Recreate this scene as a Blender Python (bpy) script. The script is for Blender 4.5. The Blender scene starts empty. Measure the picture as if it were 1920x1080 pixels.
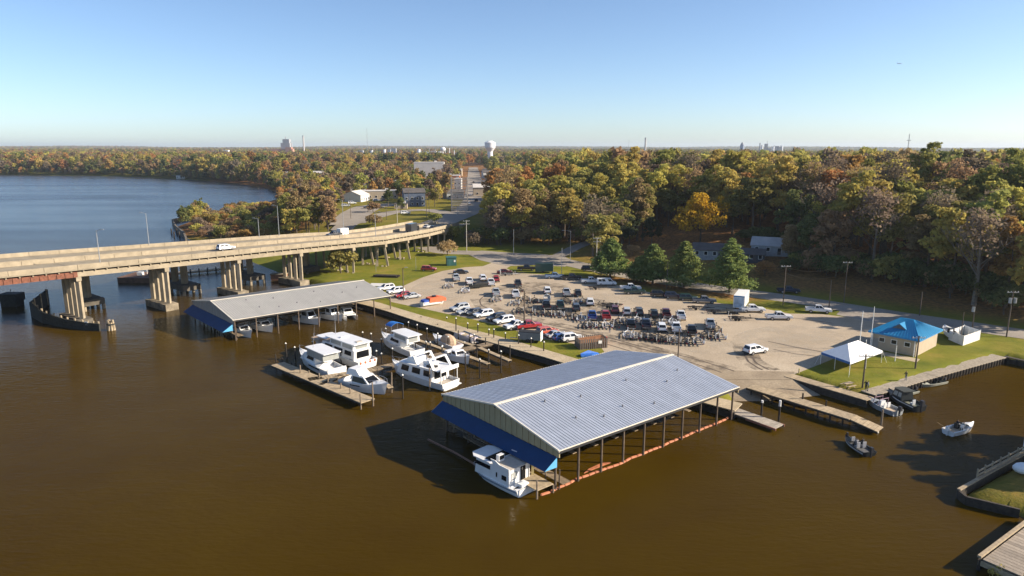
import bpy, bmesh, math, random
import numpy as np
from mathutils import Vector, Matrix
random.seed(7); np.random.seed(7)
R = math.radians
SC = bpy.context.scene
COL = SC.collection
# ---------------------------------------------------------------- camera
F, YH, H = 1280.0, 277.0, 40.0            # focal length in px of a 1920 px frame, horizon row, metres above the water
PITCH = math.atan((540 - YH) / F)
cd = bpy.data.cameras.new('camera'); cam = bpy.data.objects.new('camera', cd); COL.objects.link(cam)
cd.sensor_width = 36.0; cd.lens = 36.0 * F / 1920.0; cd.clip_start = 1.0; cd.clip_end = 60000.0
cam.location = (0, 0, H); cam.rotation_euler = (math.pi / 2 - PITCH, 0, 0)
SC.camera = cam
SC.view_settings.view_transform = 'Standard'; SC.view_settings.look = 'None'
SC.view_settings.exposure = 1.0; SC.view_settings.gamma = 1.0; SC.view_settings.use_curve_mapping = False
SC.cycles.max_bounces = 6; SC.cycles.diffuse_bounces = 3; SC.cycles.glossy_bounces = 3
SC.cycles.transparent_max_bounces = 6; SC.cycles.volume_bounces = 0
# ---------------------------------------------------------------- sky and sun
SUN_EL, SUN_ROT = R(26), R(94)
W = bpy.data.worlds.new('World'); SC.world = W; W.use_nodes = True
nt = W.node_tree; bg = nt.nodes['Background']
sk = nt.nodes.new('ShaderNodeTexSky'); sk.sky_type = 'NISHITA'; sk.sun_disc = False
sk.sun_elevation = SUN_EL; sk.sun_rotation = SUN_ROT
sk.altitude = 20; sk.air_density = 0.72; sk.dust_density = 0.55; sk.ozone_density = 2.9
nt.links.new(sk.outputs[0], bg.inputs[0]); bg.inputs[1].default_value = 0.092
sd_ = bpy.data.lights.new('sun', 'SUN'); sun = bpy.data.objects.new('sun', sd_); COL.objects.link(sun)
sd_.energy = 5.0; sd_.angle = R(0.5); sd_.color = (1.0, 0.87, 0.70)
sdir = Vector((math.sin(SUN_ROT) * math.cos(SUN_EL), math.cos(SUN_ROT) * math.cos(SUN_EL), math.sin(SUN_EL)))
sun.rotation_euler = sdir.to_track_quat('Z', 'Y').to_euler(); sun.location = (60, 20, 120)
# ---------------------------------------------------------------- where a point of the place stands
CP, SP = math.cos(PITCH), math.sin(PITCH)
def G(px, py, z=0.0):
    d = F * SP + (py - 540) * CP; f = F * CP - (py - 540) * SP; k = (H - z) / d
    return Vector(((px - 960) * k, f * k, z))
def ztop(py, y):                               # height of a point seen on row py that stands y metres ahead
    d = F * SP + (py - 540) * CP; f = F * CP - (py - 540) * SP
    return H - y / f * d
# ---------------------------------------------------------------- materials
MATS = {}
def lin(c): return tuple(((v / 255 + 0.055) / 1.055) ** 2.4 if v > 10 else v / 255 / 12.92 for v in c)
def M(name, rgb, rough=0.7, var=0.18, scale=1.2, metal=0.0, bump=0.0, spec=0.4, objvar=0.0, rgb2=None, stretch=None, coat=0.0):
    """a painted, wooden or stone surface: base colour broken up by two noises, optional relief"""
    if name in MATS: return MATS[name]
    m = bpy.data.materials.new(name); m.use_nodes = True; n = m.node_tree.nodes; l = m.node_tree.links
    b = n['Principled BSDF']; b.inputs['Roughness'].default_value = rough; b.inputs['Metallic'].default_value = metal
    b.inputs['Specular IOR Level'].default_value = spec
    if coat: b.inputs['Coat Weight'].default_value = coat; b.inputs['Coat Roughness'].default_value = 0.06
    tc = n.new('ShaderNodeTexCoord'); src = tc.outputs['Object']
    if stretch:
        mp = n.new('ShaderNodeMapping'); mp.inputs['Scale'].default_value = stretch
        l.new(src, mp.inputs[0]); src = mp.outputs[0]
    no = n.new('ShaderNodeTexNoise'); no.inputs['Scale'].default_value = scale; no.inputs['Detail'].default_value = 6; no.inputs['Roughness'].default_value = 0.65
    l.new(src, no.inputs['Vector'])
    rp = n.new('ShaderNodeValToRGB'); e = rp.color_ramp.elements
    lo = tuple(max(0, c * (1 - var)) for c in rgb) if rgb2 is None else rgb2
    hi = tuple(min(1, c * (1 + var)) for c in rgb)
    e[0].position = 0.33; e[0].color = (*lo, 1); e[1].position = 0.67; e[1].color = (*hi, 1)
    l.new(no.outputs['Fac'], rp.inputs[0]); out = rp.outputs[0]
    if objvar:
        oi = n.new('ShaderNodeObjectInfo'); hs = n.new('ShaderNodeHueSaturation'); mr = n.new('ShaderNodeMapRange')
        mr.inputs['To Min'].default_value = 1 - objvar; mr.inputs['To Max'].default_value = 1 + objvar
        l.new(oi.outputs['Random'], mr.inputs[0]); l.new(mr.outputs[0], hs.inputs['Value']); l.new(out, hs.inputs['Color']); out = hs.outputs[0]
    l.new(out, b.inputs['Base Color'])
    if bump:
        bp = n.new('ShaderNodeBump'); bp.inputs['Strength'].default_value = bump; bp.inputs['Distance'].default_value = 0.05
        l.new(no.outputs['Fac'], bp.inputs['Height']); l.new(bp.outputs[0], b.inputs['Normal'])
    MATS[name] = m
    return m
def glass(name, rgb=(0.012, 0.015, 0.02)):
    return M(name, rgb, rough=0.08, var=0.1, spec=0.45)
def foliage(name, c1, c2, objhue=0.018, objval=0.25, trans=0.45):
    if name in MATS: return MATS[name]
    m = bpy.data.materials.new(name); m.use_nodes = True; n = m.node_tree.nodes; l = m.node_tree.links
    n.remove(n['Principled BSDF']); out = n['Material Output']
    ge = n.new('ShaderNodeNewGeometry'); mx = n.new('ShaderNodeMix'); mx.data_type = 'RGBA'
    mx.inputs[6].default_value = (*c1, 1); mx.inputs[7].default_value = (*c2, 1)
    l.new(ge.outputs['Random Per Island'], mx.inputs[0])
    oi = n.new('ShaderNodeObjectInfo'); hs = n.new('ShaderNodeHueSaturation')
    mh = n.new('ShaderNodeMapRange'); mh.inputs['To Min'].default_value = 0.5 - objhue; mh.inputs['To Max'].default_value = 0.5 + objhue
    mv = n.new('ShaderNodeMapRange'); mv.inputs['To Min'].default_value = 1 - objval; mv.inputs['To Max'].default_value = 1 + objval
    fr = n.new('ShaderNodeMath'); fr.operation = 'MULTIPLY'; fr.inputs[1].default_value = 7.31
    fr2 = n.new('ShaderNodeMath'); fr2.operation = 'FRACT'
    l.new(oi.outputs['Random'], mh.inputs[0]); l.new(oi.outputs['Random'], fr.inputs[0]); l.new(fr.outputs[0], fr2.inputs[0]); l.new(fr2.outputs[0], mv.inputs[0])
    l.new(mh.outputs[0], hs.inputs['Hue']); l.new(mv.outputs[0], hs.inputs['Value']); l.new(mx.outputs[2], hs.inputs['Color'])
    d = n.new('ShaderNodeBsdfDiffuse'); t = n.new('ShaderNodeBsdfTranslucent'); ms = n.new('ShaderNodeMixShader'); ms.inputs[0].default_value = trans
    l.new(hs.outputs[0], d.inputs[0]); l.new(hs.outputs[0], t.inputs[0]); l.new(d.outputs[0], ms.inputs[1]); l.new(t.outputs[0], ms.inputs[2])
    l.new(ms.outputs[0], out.inputs[0]); MATS[name] = m
    return m
# ---------------------------------------------------------------- mesh helper
class MB:
    def __init__(s): s.v = []; s.f = []
    def add(s, vs, fs):
        o = len(s.v); s.v += [tuple(v) for v in vs]; s.f += [tuple(i + o for i in f) for f in fs]; return s
    def box(s, c, d, rz=0.0, taper=1.0):
        hx, hy, hz = d[0] / 2, d[1] / 2, d[2] / 2; ca, sa = math.cos(rz), math.sin(rz); vs = []
        for z, t in ((-hz, 1.0), (hz, taper)):
            for x, y in ((-hx, -hy), (hx, -hy), (hx, hy), (-hx, hy)):
                x *= t; y *= t; vs.append((c[0] + x * ca - y * sa, c[1] + x * sa + y * ca, c[2] + z))
        return s.add(vs, [(3, 2, 1, 0), (4, 5, 6, 7), (0, 1, 5, 4), (1, 2, 6, 5), (2, 3, 7, 6), (3, 0, 4, 7)])
    def bar(s, a, b, w, h=None, up=(0, 0, 1)):
        a, b = Vector(a), Vector(b); h = h or w; t = (b - a).normalized(); up = Vector(up)
        if abs(t.dot(up)) > 0.98: up = Vector((1, 0, 0))
        x = t.cross(up).normalized() * (w / 2); y = x.cross(t).normalized() * (h / 2)
        vs = [a - x - y, a + x - y, a + x + y, a - x + y, b - x - y, b + x - y, b + x + y, b - x + y]
        return s.add(vs, [(3, 2, 1, 0), (4, 5, 6, 7), (0, 1, 5, 4), (1, 2, 6, 5), (2, 3, 7, 6), (3, 0, 4, 7)])
    def tube(s, a, b, r0, r1=None, n=8, caps=True):
        a, b = Vector(a), Vector(b); r1 = r0 if r1 is None else r1; t = (b - a).normalized()
        u = t.cross(Vector((0, 0, 1)));  u = u.normalized() if u.length > 1e-3 else Vector((1, 0, 0)); w = t.cross(u)
        vs = []
        for p, r in ((a, r0), (b, r1)):
            for k in range(n):
                q = 2 * math.pi * k / n; vs.append(p + u * (r * math.cos(q)) + w * (r * math.sin(q)))
        fs = [(k, (k + 1) % n, n + (k + 1) % n, n + k) for k in range(n)]
        if caps: fs += [tuple(range(n - 1, -1, -1)), tuple(range(n, 2 * n))]
        return s.add(vs, fs)
    def path(s, pts, r, n=6):
        for a, b in zip(pts, pts[1:]): s.tube(a, b, r, r, n)
        return s
    def prism(s, poly, z0, z1):
        n = len(poly); z0 = z0 if hasattr(z0, '__len__') else [z0] * n; z1 = z1 if hasattr(z1, '__len__') else [z1] * n
        if sum(poly[i][0] * poly[(i + 1) % n][1] - poly[(i + 1) % n][0] * poly[i][1] for i in range(n)) < 0:
            poly = poly[::-1]; z0 = z0[::-1]; z1 = z1[::-1]
        vs = [(p[0], p[1], z) for p, z in zip(poly, z0)] + [(p[0], p[1], z) for p, z in zip(poly, z1)]
        return s.add(vs, [tuple(range(n - 1, -1, -1)), tuple(range(n, 2 * n))] + [(i, (i + 1) % n, n + (i + 1) % n, n + i) for i in range(n)])
    def side(s, prof, y0, y1, y0b=None, y1b=None):
        """a side profile of (x, z) points carried across from y0 to y1"""
        n = len(prof); a = sum(prof[i][0] * prof[(i + 1) % n][1] - prof[(i + 1) % n][0] * prof[i][1] for i in range(n))
        if a < 0: prof = prof[::-1]
        vs = [(x, y0, z) for x, z in prof] + [(x, y1, z) for x, z in prof]
        return s.add(vs, [tuple(range(n)), tuple(range(2 * n - 1, n - 1, -1))] + [(i, n + i, n + (i + 1) % n, (i + 1) % n) for i in range(n)])
    def slab(s, q, t):
        """a plate of thickness t under the polygon q of 3-D points"""
        q = [Vector(p) for p in q]; nn = (q[1] - q[0]).cross(q[2] - q[0]).normalized()
        if nn.z < 0: q = q[::-1]; nn = -nn
        n = len(q); vs = q + [p - nn * t for p in q]
        return s.add(vs, [tuple(range(n)), tuple(range(2 * n - 1, n - 1, -1))] + [(i, n + i, n + (i + 1) % n, (i + 1) % n) for i in range(n)])
    def quad(s, *q): return s.add(q, [tuple(range(len(q)))])
    def ball(s, c, r, n=8, m=5, sq=(1, 1, 1)):
        vs = []; fs = []
        for j in range(m + 1):
            a = math.pi * j / m
            for k in range(n):
                b = 2 * math.pi * k / n
                vs.append((c[0] + r * sq[0] * math.sin(a) * math.cos(b), c[1] + r * sq[1] * math.sin(a) * math.sin(b), c[2] + r * sq[2] * math.cos(a)))
        for j in range(m):
            for k in range(n): fs.append((j * n + k, (j + 1) * n + k, (j + 1) * n + (k + 1) % n, j * n + (k + 1) % n))
        return s.add(vs, fs)
    def mesh(s, name, mat, smooth=False, o=(0, 0, 0)):
        me = bpy.data.meshes.new(name); o = Vector(o)
        me.from_pydata([tuple(Vector(v) - o) for v in s.v], [], s.f); me.materials.append(mat)
        if smooth: me.shade_smooth()
        return me
    def build(s, name, mat, parent=None, smooth=False, world=True):
        """links the shapes as one mesh object; with a parent the points are world points unless world is False"""
        if parent is None:
            xs = np.array(s.v); o = Vector((float(xs[:, 0].mean()), float(xs[:, 1].mean()), float(xs[:, 2].min())))
            ob = bpy.data.objects.new(name, s.mesh(name, mat, smooth, o)); ob.location = o
        else:
            o = Vector((0, 0, 0))
            if world:
                o = parent.location + (parent.parent.location if parent.parent else Vector((0, 0, 0)))
            ob = bpy.data.objects.new(name, s.mesh(name, mat, smooth, o)); ob.parent = parent
        COL.objects.link(ob)
        return ob
def tag(o, label=None, cat=None, group=None, kind=None):
    if label: o['label'] = label
    if cat: o['category'] = cat
    if group: o['group'] = group
    if kind: o['kind'] = kind
    return o
def thing(name, label, cat, loc, rz=0.0, group=None):
    o = bpy.data.objects.new(name, None); o.empty_display_size = 0.5; COL.objects.link(o); o.location = loc; o.rotation_euler = (0, 0, rz)
    return tag(o, label, cat, group)
def struct(name, mb, mat, smooth=False):
    return tag(mb.build(name, mat, None, smooth), kind='structure')
KIDS = {}
def dup(root, loc, rz=0.0, label=None, group=None, mats=None, scale=None):
    """copies a thing, its parts and their sub-parts; mats swaps a part's material by part name"""
    if root.name not in KIDS: KIDS[root.name] = [(c, list(c.children)) for c in root.children]
    r = root.copy(); COL.objects.link(r); r.location = loc; r.rotation_euler = (0, 0, rz)
    if scale: r.scale = scale
    if label: r['label'] = label
    if group: r['group'] = group
    for c, gs in KIDS[root.name]:
        k = c.copy(); COL.objects.link(k); k.parent = r
        st = c.name.split('.')[0]
        if mats and st in mats: k.data = recol(c.data, mats[st])
        for g in gs:
            q = g.copy(); COL.objects.link(q); q.parent = k
            st = g.name.split('.')[0]
            if mats and st in mats: q.data = recol(g.data, mats[st])
    return r
RC = {}
def recol(me, mat):
    key = (me.name, mat.name)
    if key not in RC:
        c = me.copy(); c.materials.clear(); c.materials.append(mat); RC[key] = c
    return RC[key]
# ================================================================ LAND
def ss(a, b, x):
    t = np.clip((x - a) / (b - a), 0, 1); return t * t * (3 - 2 * t)
def sdist(P, poly):
    """signed distance of points P (N,2) to a polygon, positive inside"""
    A = np.array([(p[0], p[1]) for p in poly], float); B = np.roll(A, -1, 0); d2 = np.full(len(P), 1e18); ins = np.zeros(len(P), bool)
    for a, b in zip(A, B):
        e = b - a; w = P - a; t = np.clip((w @ e) / max(e @ e, 1e-9), 0, 1); q = w - t[:, None] * e; d2 = np.minimum(d2, (q * q).sum(1))
        c = (a[1] > P[:, 1]) != (b[1] > P[:, 1])
        with np.errstate(divide='ignore', invalid='ignore'):
            x = (b[0] - a[0]) * (P[:, 1] - a[1]) / (b[1] - a[1]) + a[0]
        ins ^= c & (P[:, 0] < x)
    d = np.sqrt(d2); return np.where(ins, d, -d)
def ldist(P, line):
    A = np.array([(p[0], p[1]) for p in line], float); d2 = np.full(len(P), 1e18)
    for a, b in zip(A, A[1:]):
        e = b - a; w = P - a; t = np.clip((w @ e) / max(e @ e, 1e-9), 0, 1); q = w - t[:, None] * e; d2 = np.minimum(d2, (q * q).sum(1))
    return np.sqrt(d2)
LZ = 1.2                                                   # level of the marina's ground above the water
def GL(pts, z=LZ): return [G(x, y, z) for x, y in pts]
PROM_OUT = GL([(660, 566), (700, 576), (730, 585), (787, 604), (830, 616), (870, 629), (917, 641), (970, 656), (1019, 669), (1054, 680), (1130, 702), (1250, 737), (1378, 771)])
PROM_IN = GL([(668, 557), (712, 568), (742, 577), (792, 592), (838, 604), (880, 617), (928, 629), (985, 645), (1030, 658), (1064, 668), (1140, 690), (1262, 725), (1392, 757)])
SHORE = [Vector((420, 175)), G(1990, 690, .8), G(1925, 680, .8), G(1885, 671, .8), G(1755, 706, .8), G(1640, 741, .8), G(1560, 731, .8), G(1483, 706, 1),
         G(1440, 699, 1.1), G(1360, 705, 1.1), G(1392, 750, 1)] + PROM_OUT[::-1] + [
         G(630, 548, .8), G(600, 536, .6), G(575, 528, .6), G(530, 505, .6), G(480, 486, .6), G(440, 472, .6), G(385, 455, .6), G(346, 438, .6), G(337, 424, .6),
         G(370, 410, .6), G(440, 395, .6), G(505, 378, .6), G(532, 369, .6), G(520, 359, .6), G(495, 350, .6), G(462, 345.5, .6), G(430, 342, .6), G(395, 338.5, .6),
         G(330, 334.5, .6), G(260, 331, .6), G(180, 328.5, .6), G(90, 327.5, .6), G(0, 327, .6), G(-200, 325, .6), Vector((-2600, 1400)), Vector((-9000, 2600)),
         Vector((-20000, 5000)), Vector((-20000, 26000)), Vector((20000, 26000)), Vector((20000, 400)), Vector((2000, 190))]
SPIT = [G(1797, 924, .7), G(1850, 893, .7), G(1921, 857, .7), Vector((96, 103)), Vector((150, 120)), Vector((420, 130)), Vector((420, 0)), Vector((75, 12)), Vector((48, 44)), G(1880, 1090, .7), G(1866, 1052, .7),
        G(1925, 1010, .7), G(1945, 975, .7), G(1912, 958, .7), G(1850, 944, .7), G(1808, 935, .7)]
ROAD = GL([(800, 463), (835, 473), (890, 474), (950, 477), (1030, 485), (1090, 498), (1150, 511), (1230, 525), (1320, 539), (1420, 552), (1520, 566), (1600, 579), (1700, 595), (1800, 609), (1920, 627), (2250, 668)])
LANE = GL([(1035, 486), (1052, 478), (1078, 469), (1110, 464), (1145, 461)])
UPPER = [Vector((-400, 330))] + [Vector((p.x, p.y)) for p in ROAD[1:]] + [Vector((900, 190)), Vector((900, 4000)), Vector((-400, 4000))]
def hgt(x, y):
    """height of the ground at arrays x, y"""
    x = np.atleast_1d(np.asarray(x, float)); y = np.atleast_1d(np.asarray(y, float)); P = np.stack([x, y], 1)
    s = sdist(P, SHORE); s2 = sdist(P, SPIT)
    town = 6.2 * ss(274, 298, y) * ss(12, 60, s) * ss(90, 10, x)
    hill = 10.0 * ss(4, 95, sdist(P, UPPER)) * ss(-30, 30, x)
    far = ss(6000, 9500, np.hypot(x, y)) * (20 + 9 * np.sin(x / 1500 + 1) + 6 * np.sin(x / 430) + 4 * np.sin(x / 700 + y / 900) + 2.5 * np.sin(x / 190))
    wob = 0.4 * np.sin(x / 23) * np.sin(y / 31 + 1) * ss(250, 330, y)
    land = LZ + np.maximum(town, hill) + far + wob
    soft = ss(G(600, 536)[1], G(600, 536)[1] + 12, y) * ss(-20, -35, x)      # natural bank beyond the bridge, bulkheads elsewhere
    k = np.where(soft > 0.5, np.clip((s + 2) / 9, -1, 1), np.clip((s - 0.6) / 0.7, -1, 1))
    h = np.where(k > 0, land * k, 1.5 * k)
    k2 = np.clip((s2 - .3) / 1.2, -1, 1); h2 = np.where(k2 > 0, 1.0 * k2, 1.5 * k2)
    return np.maximum(h, h2)
def h1(x, y):
    i = int(np.clip(np.searchsorted(gx, x) - 1, 0, nx - 2)); j = int(np.clip(np.searchsorted(gy, y) - 1, 0, ny - 2))
    a = (x - gx[i]) / (gx[i + 1] - gx[i]); b = (y - gy[j]) / (gy[j + 1] - gy[j]); Z = HZ.reshape(ny, nx)
    return float((Z[j, i] * (1 - a) + Z[j, i + 1] * a) * (1 - b) + (Z[j + 1, i] * (1 - a) + Z[j + 1, i + 1] * a) * b)
def Gt(px, py):
    """the ground point seen at a pixel, on the hills too"""
    z = LZ
    for _ in range(16):
        p = G(px, py, z); z = 0.5 * z + 0.5 * h1(p.x, p.y)
    p = G(px, py, z); return p
def axis(a, b, lo, hi, st, gr):
    v = list(np.arange(a, b + st / 2, st)); t = b; q = st
    while t < hi: q *= gr; t += q; v.append(t)
    t = a; q = st
    while t > lo: q *= gr; t -= q; v.insert(0, t)
    return np.array(v)
gx = axis(-120, 150, -13000, 13000, 1.8, 1.06); gy = axis(60, 330, -60, 15000, 1.8, 1.035)
GX, GY = np.meshgrid(gx, gy); fx, fy = GX.ravel(), GY.ravel(); HZ = hgt(fx, fy)
nx, ny = len(gx), len(gy); idx = np.arange(nx * ny).reshape(ny, nx)
quads = np.stack([idx[:-1, :-1], idx[:-1, 1:], idx[1:, 1:], idx[1:, :-1]], -1).reshape(-1, 4)
keep = HZ[quads].max(1) > -1.4; quads = quads[keep]
me = bpy.data.meshes.new('ground'); me.from_pydata(np.stack([fx, fy, HZ], 1).tolist(), [], quads.tolist()); me.shade_smooth()
# zones of the ground: a = mown grass, b = fallen leaves, c = woodland seen from afar
PP = np.stack([fx, fy], 1); up = sdist(PP, UPPER)
lawn = np.clip(1 - ss(8, 26, up), 0, 1)
pine_strip = np.clip(1 - ldist(PP, GL([(1130, 522), (1225, 533), (1300, 545), (1390, 556)])) / 9.0, 0, 1)
slope = np.clip(1.6 - ldist(PP, [Gt(1215, 470), Gt(1250, 445), Gt(1300, 462)]) / 24.0, 0, 1)
leaves = np.clip(np.maximum(np.maximum(ss(14, 40, up), pine_strip * 1.2), slope * 0.85), 0, 1)
townlawn = sdist(PP, [Gt(x, y) for x, y in ((560, 460), (640, 372), (720, 366), (860, 372), (905, 380), (905, 470), (830, 480))])
leaves = leaves * np.clip(1 - .8 * ss(-6, 4, townlawn), 0, 1)
spit_dirt = np.clip(sdist(PP, SPIT) / 3, 0, 1) * .4; leaves = np.maximum(np.maximum(leaves, spit_dirt), ss(5, 18, up) * ss(55, 80, fx) * .9)
wood = ss(900, 2600, np.hypot(fx, fy))
for nm, arr in (('leaves', leaves), ('wood', wood)):
    at = me.attributes.new(nm, 'FLOAT', 'POINT'); at.data.foreach_set('value', arr.astype(np.float32))
m = bpy.data.materials.new('ground'); m.use_nodes = True; n = m.node_tree.nodes; l = m.node_tree.links; b = n['Principled BSDF']
b.inputs['Roughness'].default_value = 0.95; b.inputs['Specular IOR Level'].default_value = 0.1
tc = n.new('ShaderNodeTexCoord')
def noi(sc, det=6, src=None):
    q = n.new('ShaderNodeTexNoise'); q.inputs['Scale'].default_value = sc; q.inputs['Detail'].default_value = det; q.inputs['Roughness'].default_value = 0.65
    l.new(src or tc.outputs['Object'], q.inputs['Vector']); return q.outputs['Fac']
def ramp(fac, *st):
    q = n.new('ShaderNodeValToRGB'); e = q.color_ramp.elements
    while len(e) < len(st): e.new(0.5)
    for k, (p, c) in enumerate(st): e[k].position = p; e[k].color = (*c, 1)
    l.new(fac, q.inputs[0]); return q.outputs[0]
def mix(f, a, c):
    q = n.new('ShaderNodeMix'); q.data_type = 'RGBA'; l.new(f, q.inputs[0]); l.new(a, q.inputs[6]); l.new(c, q.inputs[7]); return q.outputs[2]
def math_(op, a, v):
    q = n.new('ShaderNodeMath'); q.operation = op; q.use_clamp = True; l.new(a, q.inputs[0])
    if hasattr(v, 'links'): l.new(v, q.inputs[1])
    else: q.inputs[1].default_value = v
    return q.outputs[0]
def attr(nm):
    q = n.new('ShaderNodeAttribute'); q.attribute_name = nm; return q.outputs['Fac']
grass = ramp(noi(0.09), (0.3, (0.095, 0.125, 0.010)), (0.52, (0.175, 0.175, 0.016)), (0.68, (0.27, 0.21, 0.04)))
grass = mix(math_('MULTIPLY', noi(1.7, 8), 0.55), grass, ramp(noi(0.6), (0.35, (0.055, 0.075, 0.01)), (0.65, (0.18, 0.165, 0.035))))
litter = ramp(noi(1.1, 9), (0.3, (0.07, 0.045, 0.02)), (0.5, (0.22, 0.11, 0.04)), (0.7, (0.40, 0.19, 0.065)))
forest = ramp(noi(0.012, 10), (0.3, (0.05, 0.05, 0.035)), (0.5, (0.085, 0.07, 0.04)), (0.7, (0.13, 0.09, 0.045)))
lf = math_('ADD', attr('leaves'), 0.0)
nl = math_('SUBTRACT', noi(0.35, 5), 0.5)
c = mix(math_('ADD', lf, math_('MULTIPLY', nl, 0.6)), grass, litter)
c = mix(attr('wood'), c, forest)
l.new(c, b.inputs['Base Color'])
bp = n.new('ShaderNodeBump'); bp.inputs['Strength'].default_value = 0.5; bp.inputs['Distance'].default_value = 0.25; l.new(noi(2.5, 8), bp.inputs['Height']); l.new(bp.outputs[0], b.inputs['Normal'])
me.materials.append(m); ground = bpy.data.objects.new('ground', me); COL.objects.link(ground); tag(ground, kind='structure')

# ---------------------------------------------------------------- water
m = bpy.data.materials.new('water'); m.use_nodes = True; n = m.node_tree.nodes; l = m.node_tree.links; b = n['Principled BSDF']
tc = n.new('ShaderNodeTexCoord')
b.inputs['Roughness'].default_value = 0.07; b.inputs['IOR'].default_value = 1.33
silt = ramp(noi(0.035, 7), (0.3, (0.041, 0.0225, 0.0008)), (0.7, (0.057, 0.034, 0.002)))
l.new(silt, b.inputs['Base Color'])
def mapped(sx, sy, rz):
    q = n.new('ShaderNodeMapping'); q.inputs['Scale'].default_value = (sx, sy, 1); q.inputs['Rotation'].default_value = (0, 0, rz); l.new(tc.outputs['Object'], q.inputs[0]); return q.outputs[0]
w1 = noi(1.0, 3, mapped(0.7, 2.0, R(12))); w2 = noi(1.0, 3, mapped(0.16, 0.4, R(-8)))
hh = n.new('ShaderNodeMath'); hh.operation = 'MULTIPLY_ADD'; hh.inputs[1].default_value = 1.2; l.new(w2, hh.inputs[0]); l.new(w1, hh.inputs[2])
# wind ruffles the open river beyond the bridge in broad lanes; the basin is calm
sep = n.new('ShaderNodeSeparateXYZ'); l.new(tc.outputs['Object'], sep.inputs[0])
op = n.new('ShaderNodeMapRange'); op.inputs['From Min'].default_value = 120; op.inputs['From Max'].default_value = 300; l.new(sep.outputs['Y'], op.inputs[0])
puff = ramp(noi(1.0, 2, mapped(0.0035, 0.012, R(6))), (0.40, (0.45,) * 3), (0.62, (1,) * 3))
rf = n.new('ShaderNodeMath'); rf.operation = 'MULTIPLY'; l.new(puff, rf.inputs[0]); l.new(op.outputs[0], rf.inputs[1])
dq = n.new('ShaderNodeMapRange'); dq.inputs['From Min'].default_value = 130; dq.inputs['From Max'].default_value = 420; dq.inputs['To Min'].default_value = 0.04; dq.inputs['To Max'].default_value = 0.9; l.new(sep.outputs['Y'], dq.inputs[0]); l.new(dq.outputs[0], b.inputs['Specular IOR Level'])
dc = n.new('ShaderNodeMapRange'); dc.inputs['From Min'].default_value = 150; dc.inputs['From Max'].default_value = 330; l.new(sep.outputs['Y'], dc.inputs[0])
sky_tint = n.new('ShaderNodeRGB'); sky_tint.outputs[0].default_value = (0.03, 0.04, 0.05, 1); l.new(mix(dc.outputs[0], silt, sky_tint.outputs[0]), b.inputs['Base Color'])  # blue-grey mixed in with distance stands in for the sky's reflection
rr = n.new('ShaderNodeMapRange'); rr.inputs['To Min'].default_value = 0.06; rr.inputs['To Max'].default_value = 0.30; l.new(rf.outputs[0], rr.inputs[0]); l.new(rr.outputs[0], b.inputs['Roughness'])
bs = n.new('ShaderNodeMapRange'); bs.inputs['To Min'].default_value = 0.2; bs.inputs['To Max'].default_value = 0.6; l.new(rf.outputs[0], bs.inputs[0])
bp = n.new('ShaderNodeBump'); bp.inputs['Distance'].default_value = 0.35; l.new(hh.outputs[0], bp.inputs['Height']); l.new(bs.outputs[0], bp.inputs['Strength']); l.new(bp.outputs[0], b.inputs['Normal'])
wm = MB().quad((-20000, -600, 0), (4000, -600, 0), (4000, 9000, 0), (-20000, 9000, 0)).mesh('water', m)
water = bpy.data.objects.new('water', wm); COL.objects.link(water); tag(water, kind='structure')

# ---------------------------------------------------------------- asphalt, roads, walks
def ground_mat(name, stops, sc=0.25, fine=3.0, bump=0.25):
    global n, l, tc
    m = bpy.data.materials.new(name); m.use_nodes = True; n = m.node_tree.nodes; l = m.node_tree.links; b = n['Principled BSDF']; tc = n.new('ShaderNodeTexCoord')
    b.inputs['Roughness'].default_value = 0.92; b.inputs['Specular IOR Level'].default_value = 0.2
    a = ramp(noi(sc, 8), *stops); c = ramp(noi(fine, 6), (0.3, (0.35,) * 3), (0.7, (0.62,) * 3))
    q = n.new('ShaderNodeMix'); q.data_type = 'RGBA'; q.blend_type = 'OVERLAY'; q.inputs[0].default_value = 0.8; l.new(a, q.inputs[6]); l.new(c, q.inputs[7])
    l.new(q.outputs[2], b.inputs['Base Color'])
    bp = n.new('ShaderNodeBump'); bp.inputs['Strength'].default_value = bump; bp.inputs['Distance'].default_value = 0.05; l.new(noi(fine * 2), bp.inputs['Height']); l.new(bp.outputs[0], b.inputs['Normal'])
    MATS[name] = m; return m
LOTM = ground_mat('lot_asphalt', ((0.3, (0.33, 0.265, 0.185)), (0.5, (0.40, 0.325, 0.235)), (0.7, (0.47, 0.39, 0.285))), 0.07)
ROADM = ground_mat('road_asphalt', ((0.3, (0.24, 0.21, 0.175)), (0.7, (0.34, 0.30, 0.25))), 0.1)
CONC = ground_mat('concrete_walk', ((0.3, (0.36, 0.29, 0.19)), (0.7, (0.5, 0.41, 0.28))), 0.3)
CONC2 = ground_mat('ramp_concrete', ((0.3, (0.22, 0.17, 0.115)), (0.7, (0.36, 0.29, 0.2))), 0.2)
def flat(name, poly, mat, dz):
    bm = bmesh.new(); o = Vector((poly[0][0], poly[0][1], LZ))
    f = bm.faces.new([bm.verts.new((p[0] - o.x, p[1] - o.y, dz)) for p in poly]); f.normal_update()
    if f.normal.z < 0: f.normal_flip()
    bmesh.ops.triangulate(bm, faces=bm.faces); me = bpy.data.meshes.new(name); bm.to_mesh(me); bm.free(); me.materials.append(mat)
    ob = bpy.data.objects.new(name, me); ob.location = o; COL.objects.link(ob); return tag(ob, kind='structure')
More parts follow.
